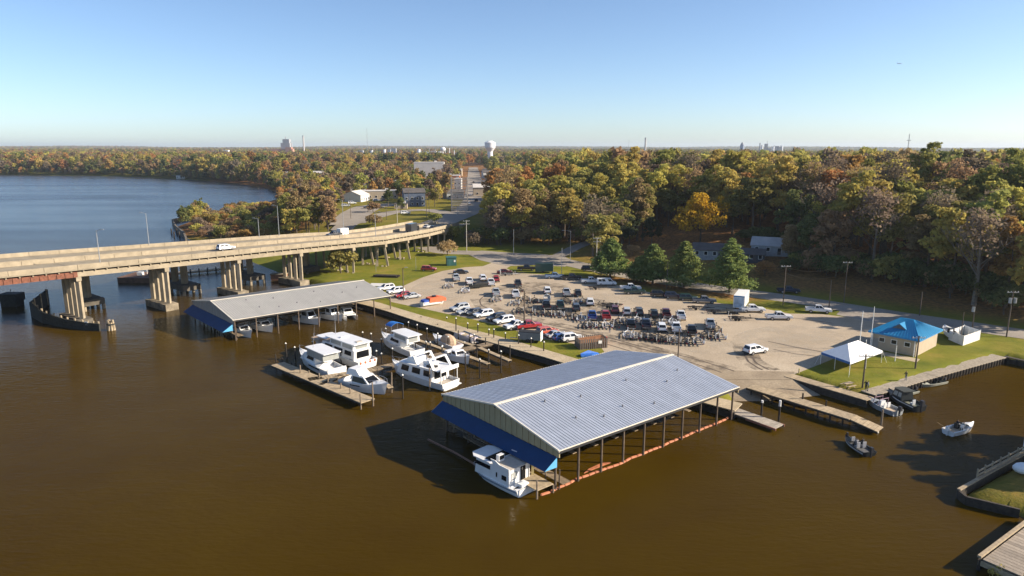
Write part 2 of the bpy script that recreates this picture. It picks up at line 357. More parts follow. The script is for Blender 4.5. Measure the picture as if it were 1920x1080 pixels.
def ribbon(name, line, w, mat, dz, n_=6, offs=0.0):
    """a strip that follows the ground"""
    L = []
    for a, b2 in zip(line, line[1:]):
        for k in range(n_): L.append(Vector((a[0], a[1])).lerp(Vector((b2[0], b2[1])), k / n_))
    L.append(Vector((line[-1][0], line[-1][1])))
    for _ in range(4): L = [L[0]] + [(L[i - 1] + 2 * L[i] + L[i + 1]) / 4 for i in range(1, len(L) - 1)] + [L[-1]]
    mb = MB(); row = []
    for i, p in enumerate(L):
        t = (L[min(i + 1, len(L) - 1)] - L[max(i - 1, 0)]).normalized(); nn = Vector((-t.y, t.x)); r = []
        for s in (-0.5, -0.17, 0.17, 0.5):
            q = p + nn * (w * s + offs); r.append((q.x, q.y))
        row.append(r)
    flat_ = np.array(row).reshape(-1, 2); hz = hgt(flat_[:, 0], flat_[:, 1]).reshape(len(L), 4)
    hz = np.maximum(hz, hz.mean(1, keepdims=True)) + dz
    vs = [(row[i][j][0], row[i][j][1], hz[i][j]) for i in range(len(L)) for j in range(4)]
    fs = [(i * 4 + j + 1, i * 4 + j, i * 4 + 4 + j, i * 4 + 5 + j) for i in range(len(L) - 1) for j in range(3)]
    mb.add(vs, fs); return struct(name, mb, mat)
LOT = GL([(733, 566), (722, 552), (726, 543), (752, 538), (790, 521), (830, 508), (872, 501), (906, 499), (932, 489), (918, 481), (900, 478), (948, 480), (985, 482), (970, 492), (950, 503), (966, 512), (1010, 514), (1052, 518), (1100, 523),
    (1150, 533), (1200, 545), (1262, 556), (1330, 566), (1385, 573), (1440, 580), (1480, 588), (1540, 589), (1600, 596), (1660, 606), (1668, 625), (1632, 652), (1590, 662), (1535, 684), (1484, 704), (1440, 700), (1358, 704), (1330, 702),
    (1250, 697), (1160, 680), (1112, 668), (1133, 660), (1128, 653), (1090, 647), (1050, 640), (1005, 634), (962, 618), (920, 607), (880, 597), (845, 590), (790, 578), (756, 571)])
flat('parking_lot', LOT, LOTM, 0.012)
ribbon('road', ROAD, 9.5, ROADM, 0.05)
flat('road_junction', GL([(868, 472), (905, 470), (960, 474), (1050, 478), (1078, 490), (1060, 500), (1000, 497), (955, 499), (930, 495), (900, 488)]), ROADM, .035)
ribbon('lane', LANE, 5.5, ROADM, 0.06)
# ramp of the boat launch, sloping under the water either side of the pier
flat('ramp_apron', GL([(1322, 694), (1490, 697), (1486, 712), (1350, 712)]), CONC2, .02)
MB_ = MB().prism([tuple(p.xy) for p in GL([(1335, 697), (1488, 700), (1486, 711), (1351, 711)])], .6, LZ + .016); struct('ramp_footing', MB_, CONC2)
ra, rb_, rc, rd = G(1350, 711, LZ), G(1486, 711, LZ), G(1580, 765, -.9), G(1384, 790, -1.0)
mb = MB().slab([ra + Vector((0, 0, .02)), rb_ + Vector((0, 0, .02)), rc, rd], 0.2); struct('boat_ramp', mb, CONC2)
# worn tyre tracks and oil on the asphalt
TRK = M('tyre_marks', (0.10, 0.075, 0.055), 0.95, 0.3, 0.8)
def track(pts, w, name='tyre_track', dz=0.008):
    ribbon(name, GL(pts), w, TRK, 0.012 + dz, 8)
track([(935, 548), (912, 552), (899, 562), (902, 573), (925, 583), (970, 595), (1040, 611), (1120, 627), (1210, 652), (1300, 672), (1390, 700), (1435, 716)], 0.35)
track([(1010, 609), (1090, 626), (1160, 642), (1230, 662), (1310, 684), (1380, 708)], 0.3, dz=0.012)
track([(1395, 660), (1402, 678), (1425, 692), (1460, 706)], 0.4, dz=0.016)
track([(1408, 664), (1416, 680), (1440, 693), (1478, 706)], 0.4, dz=0.016)
track([(1440, 640), (1500, 652), (1555, 662)], 0.3)

flat('lot_entrance', GL([(1568, 590), (1585, 573), (1700, 590), (1800, 604), (1815, 616), (1700, 618), (1655, 607), (1600, 597)]), ROADM, .03)
def stain_mat(name, rgb, amt, sc):
    global n, l, tc
    m = bpy.data.materials.new(name); m.use_nodes = True; n = m.node_tree.nodes; l = m.node_tree.links; b = n['Principled BSDF']; tc = n.new('ShaderNodeTexCoord'); b.inputs['Base Color'].default_value = (*rgb, 1); b.inputs['Roughness'].default_value = .95
    l.new(ramp(noi(sc, 8), (0.42, (0,) * 3), (0.72, (amt,) * 3)), b.inputs['Alpha']); MATS[name] = m; return m
STN = stain_mat('ground_in_dirt', (.085, .065, .045), .75, .35); STP = stain_mat('pale_dust', (.5, .43, .33), .7, .18)
ribbon('worn_lane', GL([(900, 560), (915, 580), (985, 598), (1060, 615), (1150, 636), (1240, 662), (1330, 686), (1440, 714)]), 5.5, STN, .017, 8); ribbon('worn_lane', GL([(1395, 650), (1405, 676), (1440, 694), (1475, 708)]), 4.5, STN, .022, 8)
for x, y, w_, h_ in ((1060, 575, 190, 38), (1240, 628, 170, 30), (1000, 540, 140, 22)): flat('worn_patch', GL([(x + w_ / 2 * math.cos(a), y + h_ / 2 * math.sin(a)) for a in [k * 6.283 / 16 for k in range(16)]]), STN, .024)
for x, y, w_, h_ in ((1480, 640, 220, 60), (1180, 560, 200, 22), (830, 545, 120, 40), (1340, 650, 120, 30)): flat('dusty_patch', GL([(x + w_ / 2 * math.cos(a), y + h_ / 2 * math.sin(a)) for a in [k * 6.283 / 16 for k in range(16)]]), STP, .028)
for x0, y0, x1, y1 in ((1440, 640, 1555, 662), (1450, 655, 1530, 668), (1120, 640, 1300, 690), (1290, 566, 1560, 606)): track([(x0, y0), ((x0 + x1) / 2, (y0 + y1) / 2 + 2), (x1, y1)], .3, dz=.02)
# ---------------------------------------------------------------- promenade and bulkheads
BULK = M('bulkhead_timber', (0.05, 0.04, 0.03), 0.9, 0.4, 1.5, bump=0.5)
PALEW = M('weathered_plank', (0.34, 0.265, 0.17), 0.85, 0.25, 2.0, bump=0.3, objvar=0.12)
BROWNW = M('old_plank', (0.22, 0.165, 0.105), 0.9, 0.3, 2.0, bump=0.3, objvar=0.2)
PILEM = M('creosote_pile', (0.032, 0.026, 0.021), 0.9, 0.4, 2.0, bump=0.4)
PILEL = M('pale_pile', (0.22, 0.17, 0.12), 0.9, 0.35, 2.0, bump=0.4)
WHITE = M('white_paint', (0.75, 0.74, 0.70), 0.45, 0.06, 1.5)
t = thing('promenade', 'long straight concrete walkway along the basin edge below the grass strip', 'walkway', PROM_OUT[6])
deck = []
for i in range(len(PROM_OUT) - 1):
    a, b2, c2, d2 = PROM_OUT[i], PROM_OUT[i + 1], PROM_IN[i + 1], PROM_IN[i]; L = (b2 - a).length; k = max(1, round(L / 3.0))
    for j in range(k):
        q = [a.lerp(b2, (j + .008) / k), a.lerp(b2, (j + .992) / k), d2.lerp(c2, (j + .992) / k), d2.lerp(c2, (j + .008) / k)]
        MB().slab([Vector((p.x, p.y, LZ + .06)) for p in q], 0.16).build('slab', CONC, t)
mb = MB()
for a, b2 in zip(PROM_OUT, PROM_OUT[1:]):
    w = (b2 - a).normalized(); nn = Vector((w.y, -w.x, 0)) * 0.02
    mb.bar(Vector((a.x, a.y, LZ / 2 - .9)) + nn, Vector((b2.x, b2.y, LZ / 2 - .9)) + nn, 0.25, 3.6 - LZ)
mb.build('bulkhead_wall', BULK, t)
# vertical-pile bulkhead round the grass point on the right
def pile_wall(name, label, pts, zt, sp=0.9, r=0.17, cap=1.3, capm=None, flatcap=True):
    t = thing(name, label, 'bulkhead', pts[0]); capb = MB(); wall = MB(); proto = None
    for a, b2 in zip(pts, pts[1:]):
        w = b2 - a; L = w.length; w.normalize(); nn = Vector((w.y, -w.x, 0))
        wall.bar((a.x, a.y, zt - .9 - .25), (b2.x, b2.y, zt - .9 - .25), 0.16, 1.8)
        q = [a - w * .1 + nn * .25, b2 + w * .1 + nn * .25, b2 + w * .1 - nn * cap, a - w * .1 - nn * cap]
        if capm: capb.slab([Vector((p.x, p.y, zt + .05)) for p in q], 0.14)
        for k in range(int(L / sp)):
            p = a + w * (k + .5) * sp + nn * .3
            if proto is None:
                proto = MB().tube((0, 0, -1.2), (0, 0, zt - .02), r, r * .9, 7).mesh('wall_pile', PILEM)
            o = bpy.data.objects.new('wall_pile', proto); o.parent = t; o.location = (p.x - t.location.x, p.y - t.location.y, -t.location.z); COL.objects.link(o)
    wall.build('sheeting', BULK, t)
    if capm: capb.build('walkway_cap', capm, t)
    return t
STONE = M('grey_gravel_cap', (0.30, 0.255, 0.19), 0.95, 0.35, 3.0, bump=0.4)
pile_wall('pile_bulkhead', 'pile bulkhead with pale walkway edging the grass beside the white tent', [G(1640, 742, 1), G(1755, 707, 1), G(1884, 671, 1)], 1.1, 0.95, cap=2.3, capm=STONE)
pile_wall('timber_bulkhead', 'dark timber bulkhead closing the inlet at the far right', [G(1884, 670, 1), G(1925, 679, 1), G(2000, 693, 1)], 1.15, 1.4, cap=.6, capm=BULK)
# launch walkway on the right of the ramp
t = thing('launch_walkway', 'pale planked walkway sloping along the right side of the boat ramp', 'walkway', G(1480, 703, 1))
a, b2 = G(1478, 703, 1.32), G(1632, 748, 1.2); w = (b2 - a).normalized(); nn = Vector((-w.y, w.x, 0)) * 1.15; k = 34
for j in range(k):
    p, q = a.lerp(b2, (j + .04) / k), a.lerp(b2, (j + .96) / k)
    MB().slab([p - nn, q - nn, q + nn, p + nn], 0.1).build('plank', PALEW, t)
mb = MB().bar((a - nn * .97) - Vector((0, 0, 1.0)), (b2 - nn * .97) - Vector((0, 0, 1.0)), 0.15, 1.75); mb.build('side_wall', BULK, t)
# ================================================================ BRIDGES
BCON = M('bridge_concrete', (0.30, 0.25, 0.175), 0.85, 0.2, 0.5, bump=0.15)
BDECK = M('bridge_deck', (0.27, 0.23, 0.165), 0.9, 0.2, 0.3)
BDARK = M('painted_recess_shade', (0.025, 0.02, 0.018), 0.9, 0.3, 1.0)
RUST = M('rusty_girder', (0.17, 0.065, 0.038), 0.8, 0.35, 1.5, bump=0.3)
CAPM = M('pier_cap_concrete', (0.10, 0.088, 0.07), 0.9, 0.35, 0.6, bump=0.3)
NB = [(-146, 90.5, 14.2), (-134, 106, 14.0), (-122, 121, 13.7), (-110, 136, 13.4), (-97.8, 151.5, 12.9), (-85.6, 167, 12.3), (-73.6, 182.2, 11.8), (-61.5, 197.6, 11.3), (-49.6, 213, 10.7), (-41.7, 225.2, 10.1), (-36.4, 239.5, 9.5), (-31, 257, 8.7), (-26.5, 275, 8.1), (-22.5, 291, 7.6)]
WD = [32, 32, 32, 31.5, 31, 29.5, 28, 26.5, 25, 24, 23, 22.5, 22, 21.5]
NBv = [Vector(p) for p in NB]
def bnorm(i):
    t = (NBv[min(i + 1, len(NBv) - 1)] - NBv[max(i - 1, 0)]); t.z = 0; t.normalize(); return Vector((-t.y, t.x, 0))
BN = [bnorm(i) for i in range(len(NBv))]
def bpt(i, f, o, dz):                       # point on the bridge: f of the way along span i, share o across, dz above slab soffit
    a = NBv[i] + BN[i] * (o * WD[i]); b = NBv[i + 1] + BN[i + 1] * (o * WD[i + 1]); p = a.lerp(b, f); p.z += dz; return p
bracket = MB().box((0, 0, 0), (0.3, 0.6, 0.45)).mesh('bracket', BCON)
def carriageway(root, o0, o1, first):
    for i in range(len(NBv) - 1):
        q = [bpt(i, .002, o0, .32), bpt(i, .998, o0, .32), bpt(i, .998, o1, .32), bpt(i, .002, o1, .32)]
        sp = MB().slab(q, 0.32).build('deck_span', BDECK, root)
        for o in (o0, o1):
            s = 0.35 / WD[i] * (1 if o == o0 else -1); k = 3
            for j in range(k):
                a0, a1 = (j + .006) / k, (j + .994) / k
                qq = [bpt(i, a0, o, .324), bpt(i, a1, o, .324), bpt(i, a1, o + s, .324), bpt(i, a0, o + s, .324)]
                qt = [bpt(i, a0, o + s * .15, 1.32), bpt(i, a1, o + s * .15, 1.32), bpt(i, a1, o + s * .75, 1.32), bpt(i, a0, o + s * .75, 1.32)]
                MB().add(qq + qt, [(0, 1, 5, 4), (1, 2, 6, 5), (2, 3, 7, 6), (3, 0, 4, 7), (4, 5, 6, 7), (3, 2, 1, 0)]).build('parapet', BCON, sp)
        steel = first and i < 4
        gs = [o0 + (o1 - o0) * x for x in (.06, .29, .5, .71, .94)]
        for g in gs:
            a, b = bpt(i, 0, g, -1.0), bpt(i, 1, g, -1.0)
            hgt_ = 1.1 if not steel else 1.25
            MB().bar(a, b, 0.5, hgt_).build('girder', RUST if steel else BCON, sp)
        a, b = bpt(i, 0, gs[0], -.22), bpt(i, 1, gs[0], -.22); MB().bar(a, b, 0.3, 0.42).build('recess_shade', BDARK, sp)  # near-black strip paints the shade of the recess under the slab edge
        if steel and first:
            for j in range(12):
                p = bpt(i, (j + .5) / 12, gs[0], -1.0) - BN[i] * .3; MB().box(p, (.12, .12, 1.2), math.atan2(BN[i].y, BN[i].x)).build('stiffener', RUST, sp)
        if first:
            L = (NBv[i + 1] - NBv[i]).length; k = int(L / 2.2)
            for j in range(k):
                o = bpy.data.objects.new('bracket', bracket); o.parent = sp; p = bpt(i, (j + .5) / k, gs[0], -.2) - BN[i] * .25
                o.location = p - root.location; o.rotation_euler = (0, 0, math.atan2(BN[i].y, BN[i].x) + math.pi / 2); COL.objects.link(o)
bridge = thing('road_bridge', 'long tan concrete road bridge on rows of columns, nearer of the two side by side', 'bridge', Vector((-74, 182, 0)))
bridge2 = thing('road_bridge', 'farther road bridge on square columns and dark pile caps, behind the nearer one', 'bridge', Vector((-90, 195, 0)))
carriageway(bridge, 0.0, 0.46, True); carriageway(bridge2, 0.5, 1.0, False)
for i in range(3, len(NBv) - 1):
    b = NBv[i]; nn = BN[i]; ang = math.atan2(nn.y, nn.x); gz = max(-1.5, h1(b.x, b.y)); w1 = WD[i] * .46
    top = b.z - 1.58
    capm = MB().box(b + nn * (w1 / 2) + Vector((0, 0, top - b.z - .45)), (w1 - .3, 1.1, .9), ang).build('bent_cap', BCON, bridge)
    land = i >= 8; ncol = 4; splay = 1.6 if i in (9, 10) else 0
    for k in range(ncol):
        o = .9 + k * (w1 - 2.0) / (ncol - 1) if land else .9 + k * 2.75
        tx = Vector((-nn.y, nn.x, 0)) * (splay * (1 if k % 2 else -.2)); p = b + nn * o
        z0 = h1(p.x, p.y) - .3 if land else -1
        MB().bar((p.x + tx.x - nn.x * splay * .6, p.y + tx.y - nn.y * splay * .6, z0), (p.x, p.y, top - .9), (.85 if not land else .62)).build('column', BCON, capm)
    if not land:
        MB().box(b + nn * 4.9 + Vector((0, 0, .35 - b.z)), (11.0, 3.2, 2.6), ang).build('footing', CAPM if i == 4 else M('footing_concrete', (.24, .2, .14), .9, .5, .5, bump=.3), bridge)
    else:
        for k in range(7):
            p = b + nn * (w1 * random.random()) + Vector((random.uniform(-1.5, 1.5), random.uniform(-1.5, 1.5), 0)); p.z = h1(p.x, p.y) + .1
            MB().box(p, (random.uniform(.5, 1.3), random.uniform(.4, .9), .5), random.random() * 3, .7).build('riprap_stone', BCON, bridge)
    # far bridge (the channel span has no pier at the left)
    if i == 3: continue
    c2 = bpt(i, 0 if land else .4 if i == 4 else .65, .72, 0); gz2 = h1(c2.x, c2.y); t2 = c2.z - 1.58
    cap2 = MB().box(Vector((c2.x, c2.y, t2 - .5)), (WD[i] * .46, 1.2, 1.0), ang).build('bent_cap', BCON, bridge2)
    offs = (-2.7, 2.7) if not land else (-7, -3, 1, 5)
    for o in offs:
        p = c2 + nn * o; z0 = 2.6 if not land else h1(p.x, p.y) - .3
        MB().bar((p.x, p.y, z0), (p.x, p.y, t2 - 1.0), 1.6 if not land else .6, 1.3 if not land else .6).build('column', BCON, cap2)
    if not land:
        pc = c2 - nn * 1.0
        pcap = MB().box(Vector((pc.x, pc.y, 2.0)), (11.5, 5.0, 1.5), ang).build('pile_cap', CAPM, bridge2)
        tt = Vector((-nn.y, nn.x, 0))
        for o in (-5.4, -1.8, 1.8, 5.4):
            for s in (-2.2, 2.2):
                p = pc + nn * o + tt * s; MB().tube((p.x, p.y, -1.2), (p.x, p.y, 1.1), .42, .42, 8).build('cap_pile', BCON, pcap)
# abutment where the decks meet the bank
ab = MB(); a = NBv[-1]; nn = BN[-1]
ab.prism([tuple((a + nn * -1.0).xy), tuple((a + nn * 23.5).xy), tuple((a + nn * 23.5 + Vector((3, 9, 0))).xy), tuple((a + nn * -1.0 + Vector((3, 9, 0))).xy)], 1.0, a.z - .05)
ab.build('abutment', BCON, bridge)
# fender of the navigation channel
FEND = M('tarred_fender_timber', (0.03, 0.031, 0.026), 0.85, 0.4, 1.2, bump=0.5)
fp = [G(92, 570), G(60, 594), G(82, 606), G(120, 614), G(160, 619), G(188, 621)]; fz = [4.0, 3.6, 2.7, 2.1, 1.8, 1.7]
t = thing('channel_fender', 'dark curved timber fender wrapped round the bridge pier in the river', 'fender', fp[2])
for (a, za), (b, zb) in zip(zip(fp, fz), list(zip(fp, fz))[1:]):
    for k in range(5):
        f0, f1 = k / 5 + .01, (k + 1) / 5 - .01
        MB().bar(Vector((a.x, a.y, -.6 + (za + .6) * f0)).lerp(Vector((a.x, a.y, -.6 + (za + .6) * f1)), .5), Vector((b.x, b.y, -.6 + (zb + .6) * f0)).lerp(Vector((b.x, b.y, -.6 + (zb + .6) * f1)), .5), .35, (za + .6) / 5 * .9).build('wale', FEND, t)
    for f in (.15, .5, .85):
        p = a.lerp(b, f); nb = Vector((0, .3, 0)); MB().tube((p.x, p.y + .5, -1), (p.x, p.y + .5, za * (1 - f) + zb * f + .35), .24, .22, 7).build('fender_pile', M('splintered_pile', (.3, .24, .16), .9, .4, 1.5), t)
p = fp[4] + Vector((.6, -.28, 0)); MB().box((p.x, p.y, 1.6), (.9, .06, .9), -.25).build('notice_board', WHITE, t)
def cluster(label, c, hh, mat, nn=7, r=.9):
    t = thing('pile_dolphin', label, 'dolphin', c)
    for k in range(nn):
        a = k * 2 * math.pi / nn; MB().tube((c.x + r * math.cos(a), c.y + r * math.sin(a), -1), (c.x + r * .6 * math.cos(a), c.y + r * .6 * math.sin(a), hh * random.uniform(.75, 1.05)), .3, .26, 7).build('pile', mat, t)
    MB().tube((c.x, c.y, hh * .55), (c.x, c.y, hh * .68), r * 1.15, r * 1.1, 10).build('binding', FEND, t)
cluster('broken tan pile cluster standing in the river beside the dark fender', G(209, 619), 2.3, M('splintered_pile', (.3, .24, .16)), 7, .75)
t = thing('mooring_dolphin', 'dark square dolphin on piles alone in the river at the left edge', 'dolphin', G(24, 573))
c = t.location; MB().box((c.x, c.y, 2.3), (4.6, 3.4, 2.0)).build('dolphin_cap', FEND, t); MB().box((c.x, c.y, .6), (4.0, 2.9, 1.4)).build('dolphin_base', FEND, t)
MB().tube((c.x, c.y, 3.3), (c.x, c.y, 4.3), .06).build('marker_rod', FEND, t)
# barge and the floating walkway beyond the bridge
t = thing('barge', 'rusty brown work barge moored in the river beyond the bridge', 'barge', G(258, 529)); c = t.location
rb2 = M('barge_rust', (.14, .075, .045), .85, .4, .6)
MB().prism([(c.x - 5.5, c.y - 1), (c.x + 5.5, c.y - 2), (c.x + 6.5, c.y + 8), (c.x - 5.0, c.y + 9)], -.4, 1.6).build('hull', rb2, t)
MB().box((c.x - .5, c.y + 3, 2.1), (1.6, 1.2, 1.0)).build('white_tank', WHITE, t); MB().tube((c.x + .5, c.y + 5, 1.6), (c.x + .5, c.y + 5, 5), .08).build('mast', WHITE, t)
MB().box((c.x + 3.5, c.y + 4, 1.95), (3, 2.5, .7)).build('equipment', RUST, t)
t = thing('floating_walkway', 'pale floating walkway with bollards in the water behind the bridge columns', 'walkway', G(300, 511)); aa, bb = G(285, 517, .7), G(475, 499, .7)
for k in range(14): MB().bar(aa.lerp(bb, k / 14 + .004), aa.lerp(bb, (k + .92) / 14), 2.6, .5).build('pontoon', PALEW, t)
for k in range(12):
    p = aa.lerp(bb, (k + .5) / 12); MB().tube((p.x + .3, p.y - 1.6, -1), (p.x + .3, p.y - 1.6, 1.9), .22, .2, 6).build('bollard', PILEM, t)
# old timber pier end on the far side of the bridge
t = thing('old_pier', 'derelict grey timber bulkhead jutting into the river beyond the bridge', 'pier', G(335, 432))
for (x0, y0, x1, y1, zt) in ((324, 420, 330, 432, 2.6), (330, 432, 346, 446, 2.6), (326, 418, 372, 408, 2.2), (346, 446, 350, 456, 2.2)):
    a, b = G(x0, y0), G(x1, y1); MB().bar((a.x, a.y, zt / 2 - .3), (b.x, b.y, zt / 2 - .3), .8, zt + .6).build('timber_wall', M('grey_timber', (.13, .11, .085), .9, .4, .8, bump=.4), t)
for k in range(6):
    p = G(322 + k * 5, 440 + (k % 2) * 6); MB().tube((p.x, p.y, -1), (p.x, p.y, 2.8), .35, .3, 7).build('pile', BULK, t)
# street and side roads of the town behind the bridge
e0 = NBv[-1] + BN[-1] * 11
ST = [(e0.x + .5, e0.y + 3), (e0.x + 3, e0.y + 16), Gt(866, 402).xy[:], Gt(884, 390).xy[:], Gt(892, 372).xy[:], Gt(891, 350).xy[:], Gt(889, 334).xy[:], Gt(888, 322).xy[:], Gt(887, 314).xy[:]]
ribbon('street', ST, 15, ROADM, .12, 8)
ribbon('side_road', [Gt(862, 404).xy[:], Gt(800, 393).xy[:], Gt(740, 397).xy[:], Gt(690, 410).xy[:], Gt(655, 420).xy[:], Gt(640, 432).xy[:]], 10, ROADM, .10, 8)
ribbon('side_street', [Gt(652, 421).xy[:], Gt(668, 400).xy[:], Gt(690, 388).xy[:], Gt(745, 383).xy[:]], 16, ROADM, .09, 8)
# ================================================================ BOAT SHEDS
ROOFB = M('blue_grey_roof_metal', (0.41, 0.445, 0.51), 0.45, 0.07, 0.5, metal=0.3, spec=0.5, objvar=0.045)
ROOFG = M('grey_roof_metal', (0.36, 0.35, 0.325), 0.65, 0.06, 0.35, metal=0.0, objvar=0.03)
TRIM = M('cream_trim', (0.72, 0.66, 0.54), 0.5, 0.06, 1)
TAN = M('tan_wall_metal', (0.37, 0.30, 0.165), 0.6, 0.05, 1, objvar=0.06)
GREYW = M('grey_wall_metal', (0.33, 0.30, 0.26), 0.6, 0.05, 1, objvar=0.06)
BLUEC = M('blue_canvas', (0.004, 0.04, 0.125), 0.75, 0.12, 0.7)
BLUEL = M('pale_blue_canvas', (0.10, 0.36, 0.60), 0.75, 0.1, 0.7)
POSTM = M('shed_post', (0.12, 0.088, 0.062), 0.85, 0.35, 1.0, bump=.2)
GALVR = M('vent_pipe_metal', (.16, .16, .17), .6, .2, 2)
STEEL = M('dark_steel', (0.03, 0.03, 0.032), 0.6, 0.2, 1)
def shed(label, A, B, C, ze, zr, zw, roofm, wallm, nb, npost, docklab, aw_out=1.9, aw_drop=1.25, post_r=.15):
    """A near gable corner, B far gable corner, C far end of the near eave"""
    A, B, C = [Vector((p.x, p.y, 0)) for p in (A, B, C)]; D = B + (C - A); t = thing('boat_shed', label, 'boat shed', A)
    u = (C - A); Lu = u.length; u.normalize(); M1, M2 = (A + B) / 2, (C + D) / 2
    up = lambda p, z: Vector((p.x, p.y, z))
    k = max(8, round(Lu / 1.0))
    for side, (e0, e1) in enumerate(((A, C), (B, D))):
        for j in range(k):
            f0, f1 = j / k, (j + 1) / k
            p = [up(e0.lerp(e1, f0), ze), up(e0.lerp(e1, f1), ze), up(M1.lerp(M2, f1), zr), up(M1.lerp(M2, f0), zr)]
            mb = MB().slab([p[0] + u * .004, p[1] - u * .004, p[2] - u * .004, p[3] + u * .004], .06)
            for f in (.03, .5):
                a, b = p[0].lerp(p[1], f), p[3].lerp(p[2], f); mb.bar(a + Vector((0, 0, .02)), b + Vector((0, 0, .02)), .07, .05)
            mb.build('roof_panel', roofm, t)
        a, b = up(e0, ze - .12) - u * .05, up(e1, ze - .12) + u * .05; out = (e0 - M1).normalized() * .04
        MB().bar(a + out, b + out, .1, .26).build('eave_fascia', TRIM, t)
    for k in range(9):
        f, g = ((.18, .2), (.33, .3), (.2, .62), (.3, .74), (.42, .68), (.6, .25), (.55, .8), (.75, .5), (.88, .35))[k]; a = M1.lerp(M2, f).lerp(A.lerp(C, f), g); MB().tube(up(a, zr + (ze - zr) * g - .02), up(a, zr + (ze - zr) * g + .3), .13, .1, 7).build('roof_vent', GALVR, t)
    MB().bar(up(M1, zr + .06) - u * .06, up(M2, zr + .06) + u * .06, .5, .07).build('ridge_cap', TRIM, t)
    for e in (A, B): MB().bar(up(e, ze + .03) - u * .08, up(M1, zr + .03) - u * .08, .12, .2).build('rake_trim', TRIM, t)
    v = (B - A); Lv = v.length; v.normalize()
    for (P0, P1, s) in ((A, B, 1), (C, D, -1)):             # gable walls of upright sheets
        kk = round(Lv / .55)
        for j in range(kk):
            f0, f1 = (j + .03) / kk, (j + .97) / kk; zt = lambda f: ze - .08 + (zr - ze) * (1 - abs(2 * f - 1)) - .04
            a, b = P0.lerp(P1, f0) + u * .12 * s, P0.lerp(P1, f1) + u * .12 * s; fm = (f0 + f1) / 2
            dd = -u * s * (.02 if j % 2 else .07)
            q0, q1, q2, q3 = up(a, zw), up(b, zw), up(b, zt(f1)), up(a, zt(f0)); q = [q0, q1, q2, q3]
            MB().add([x + dd for x in q] + [x - dd for x in q], [(0, 1, 2, 3), (7, 6, 5, 4), (0, 4, 5, 1), (1, 5, 6, 2), (2, 6, 7, 3), (3, 7, 4, 0)]).build('wall_panel', wallm, t)
    # canvas awning under the gable
    o = -u * aw_out; top0, top1 = up(A, zw + .05) - u * .08 + v * .2, up(B, zw + .05) - u * .08 - v * .2; kk = 8
    for j in range(kk):
        f0, f1 = j / kk, (j + 1) / kk; a, b = top0.lerp(top1, f0), top0.lerp(top1, f1); dz = Vector((0, 0, -aw_drop)); sag = Vector((0, 0, -.04))
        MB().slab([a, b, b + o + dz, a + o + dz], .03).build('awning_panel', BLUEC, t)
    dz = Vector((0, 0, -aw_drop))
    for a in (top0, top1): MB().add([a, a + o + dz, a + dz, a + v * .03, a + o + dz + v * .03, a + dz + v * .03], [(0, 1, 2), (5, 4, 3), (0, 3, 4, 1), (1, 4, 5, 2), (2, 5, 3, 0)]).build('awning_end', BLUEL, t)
    # posts, ties and beams
    for (e0, e1, nm) in ((A, C, 0), (M1, M2, 1), (B, D, 2)):
        zz = zr - .25 if nm == 1 else ze - .25
        MB().bar(up(e0, zz), up(e1, zz), .2, .32).build('beam', STEEL, t)
        for j in range(npost):
            p = e0.lerp(e1, j / (npost - 1)) + u * (.25 if j == 0 else -.25 if j == npost - 1 else 0) + (v * (.8 if nm == 0 else -.8) if nm != 1 and post_r > .15 else v * 0); gz = min(0, h1(p.x, p.y)) - .5 if h1(p.x, p.y) < .5 else 1.0
            MB().tube(up(p, -1.0), up(p, zz), post_r, post_r * .9, 8).build('post', POSTM, t)
    for j in range(npost):
        f = (j + (.12 if j == 0 else -.12 if j == npost - 1 else 0)) / (npost - 1); a, b, c = A.lerp(C, f), M1.lerp(M2, f), B.lerp(D, f)
        MB().bar(up(a, ze - .3), up(b, zr - .45), .1, .22).bar(up(b, zr - .45), up(c, ze - .3), .1, .22).bar(up(a, ze - .35), up(c, ze - .35), .1, .2).build('truss', STEEL, t)
    gd = [A.lerp(B, (k + .5) / 20) + u * 1.3 for k in range(20)]
    for k, p in enumerate(gd): MB().bar(up(p - v * (Lv / 41), .9), up(p + v * (Lv / 41), .9), 1.3, .1).build('gable_walk_plank', BROWNW, t)
    for k in range(0, 20, 2): MB().tube(up(gd[k] - u * .6, -1), up(gd[k] - u * .6, 2.0 if k % 4 else 2.6), .1, .09, 6).build('rail_post', PILEL if k % 4 else POSTM, t)
    for f in (.25, .42, .58, .75):
        p = A.lerp(B, f) + u * .2; MB().tube(up(p, -1), up(p, zw), .13, .12, 8).build('post', POSTM, t)
    # docks inside
    dk = thing('shed_dock', docklab, 'dock', up(M1, .9))
    a, b = M1 - u * .6, M2 + u * .3; n_ = int(Lu / 1.2)
    for j in range(n_):
        MB().bar(up(a.lerp(b, (j + .03) / n_), .95), up(a.lerp(b, (j + .97) / n_), .95), 1.8, .12).build('plank', BROWNW, dk)
    for j in range(0, npost):
        for e0, e1 in ((A, C), (B, D)):
            p, q = M1.lerp(M2, j / (npost - 1)), e0.lerp(e1, j / (npost - 1)); MB().bar(up(p.lerp(q, .12), .85), up(p.lerp(q, .55), .85), .7, .1).build('finger', BROWNW, dk)
    return t, A, B, C, D, u, v
ZE = 5.4
bigA, bigB, bigC = G(1048, 845, ZE), G(815, 743, ZE), G(1386, 725, ZE)
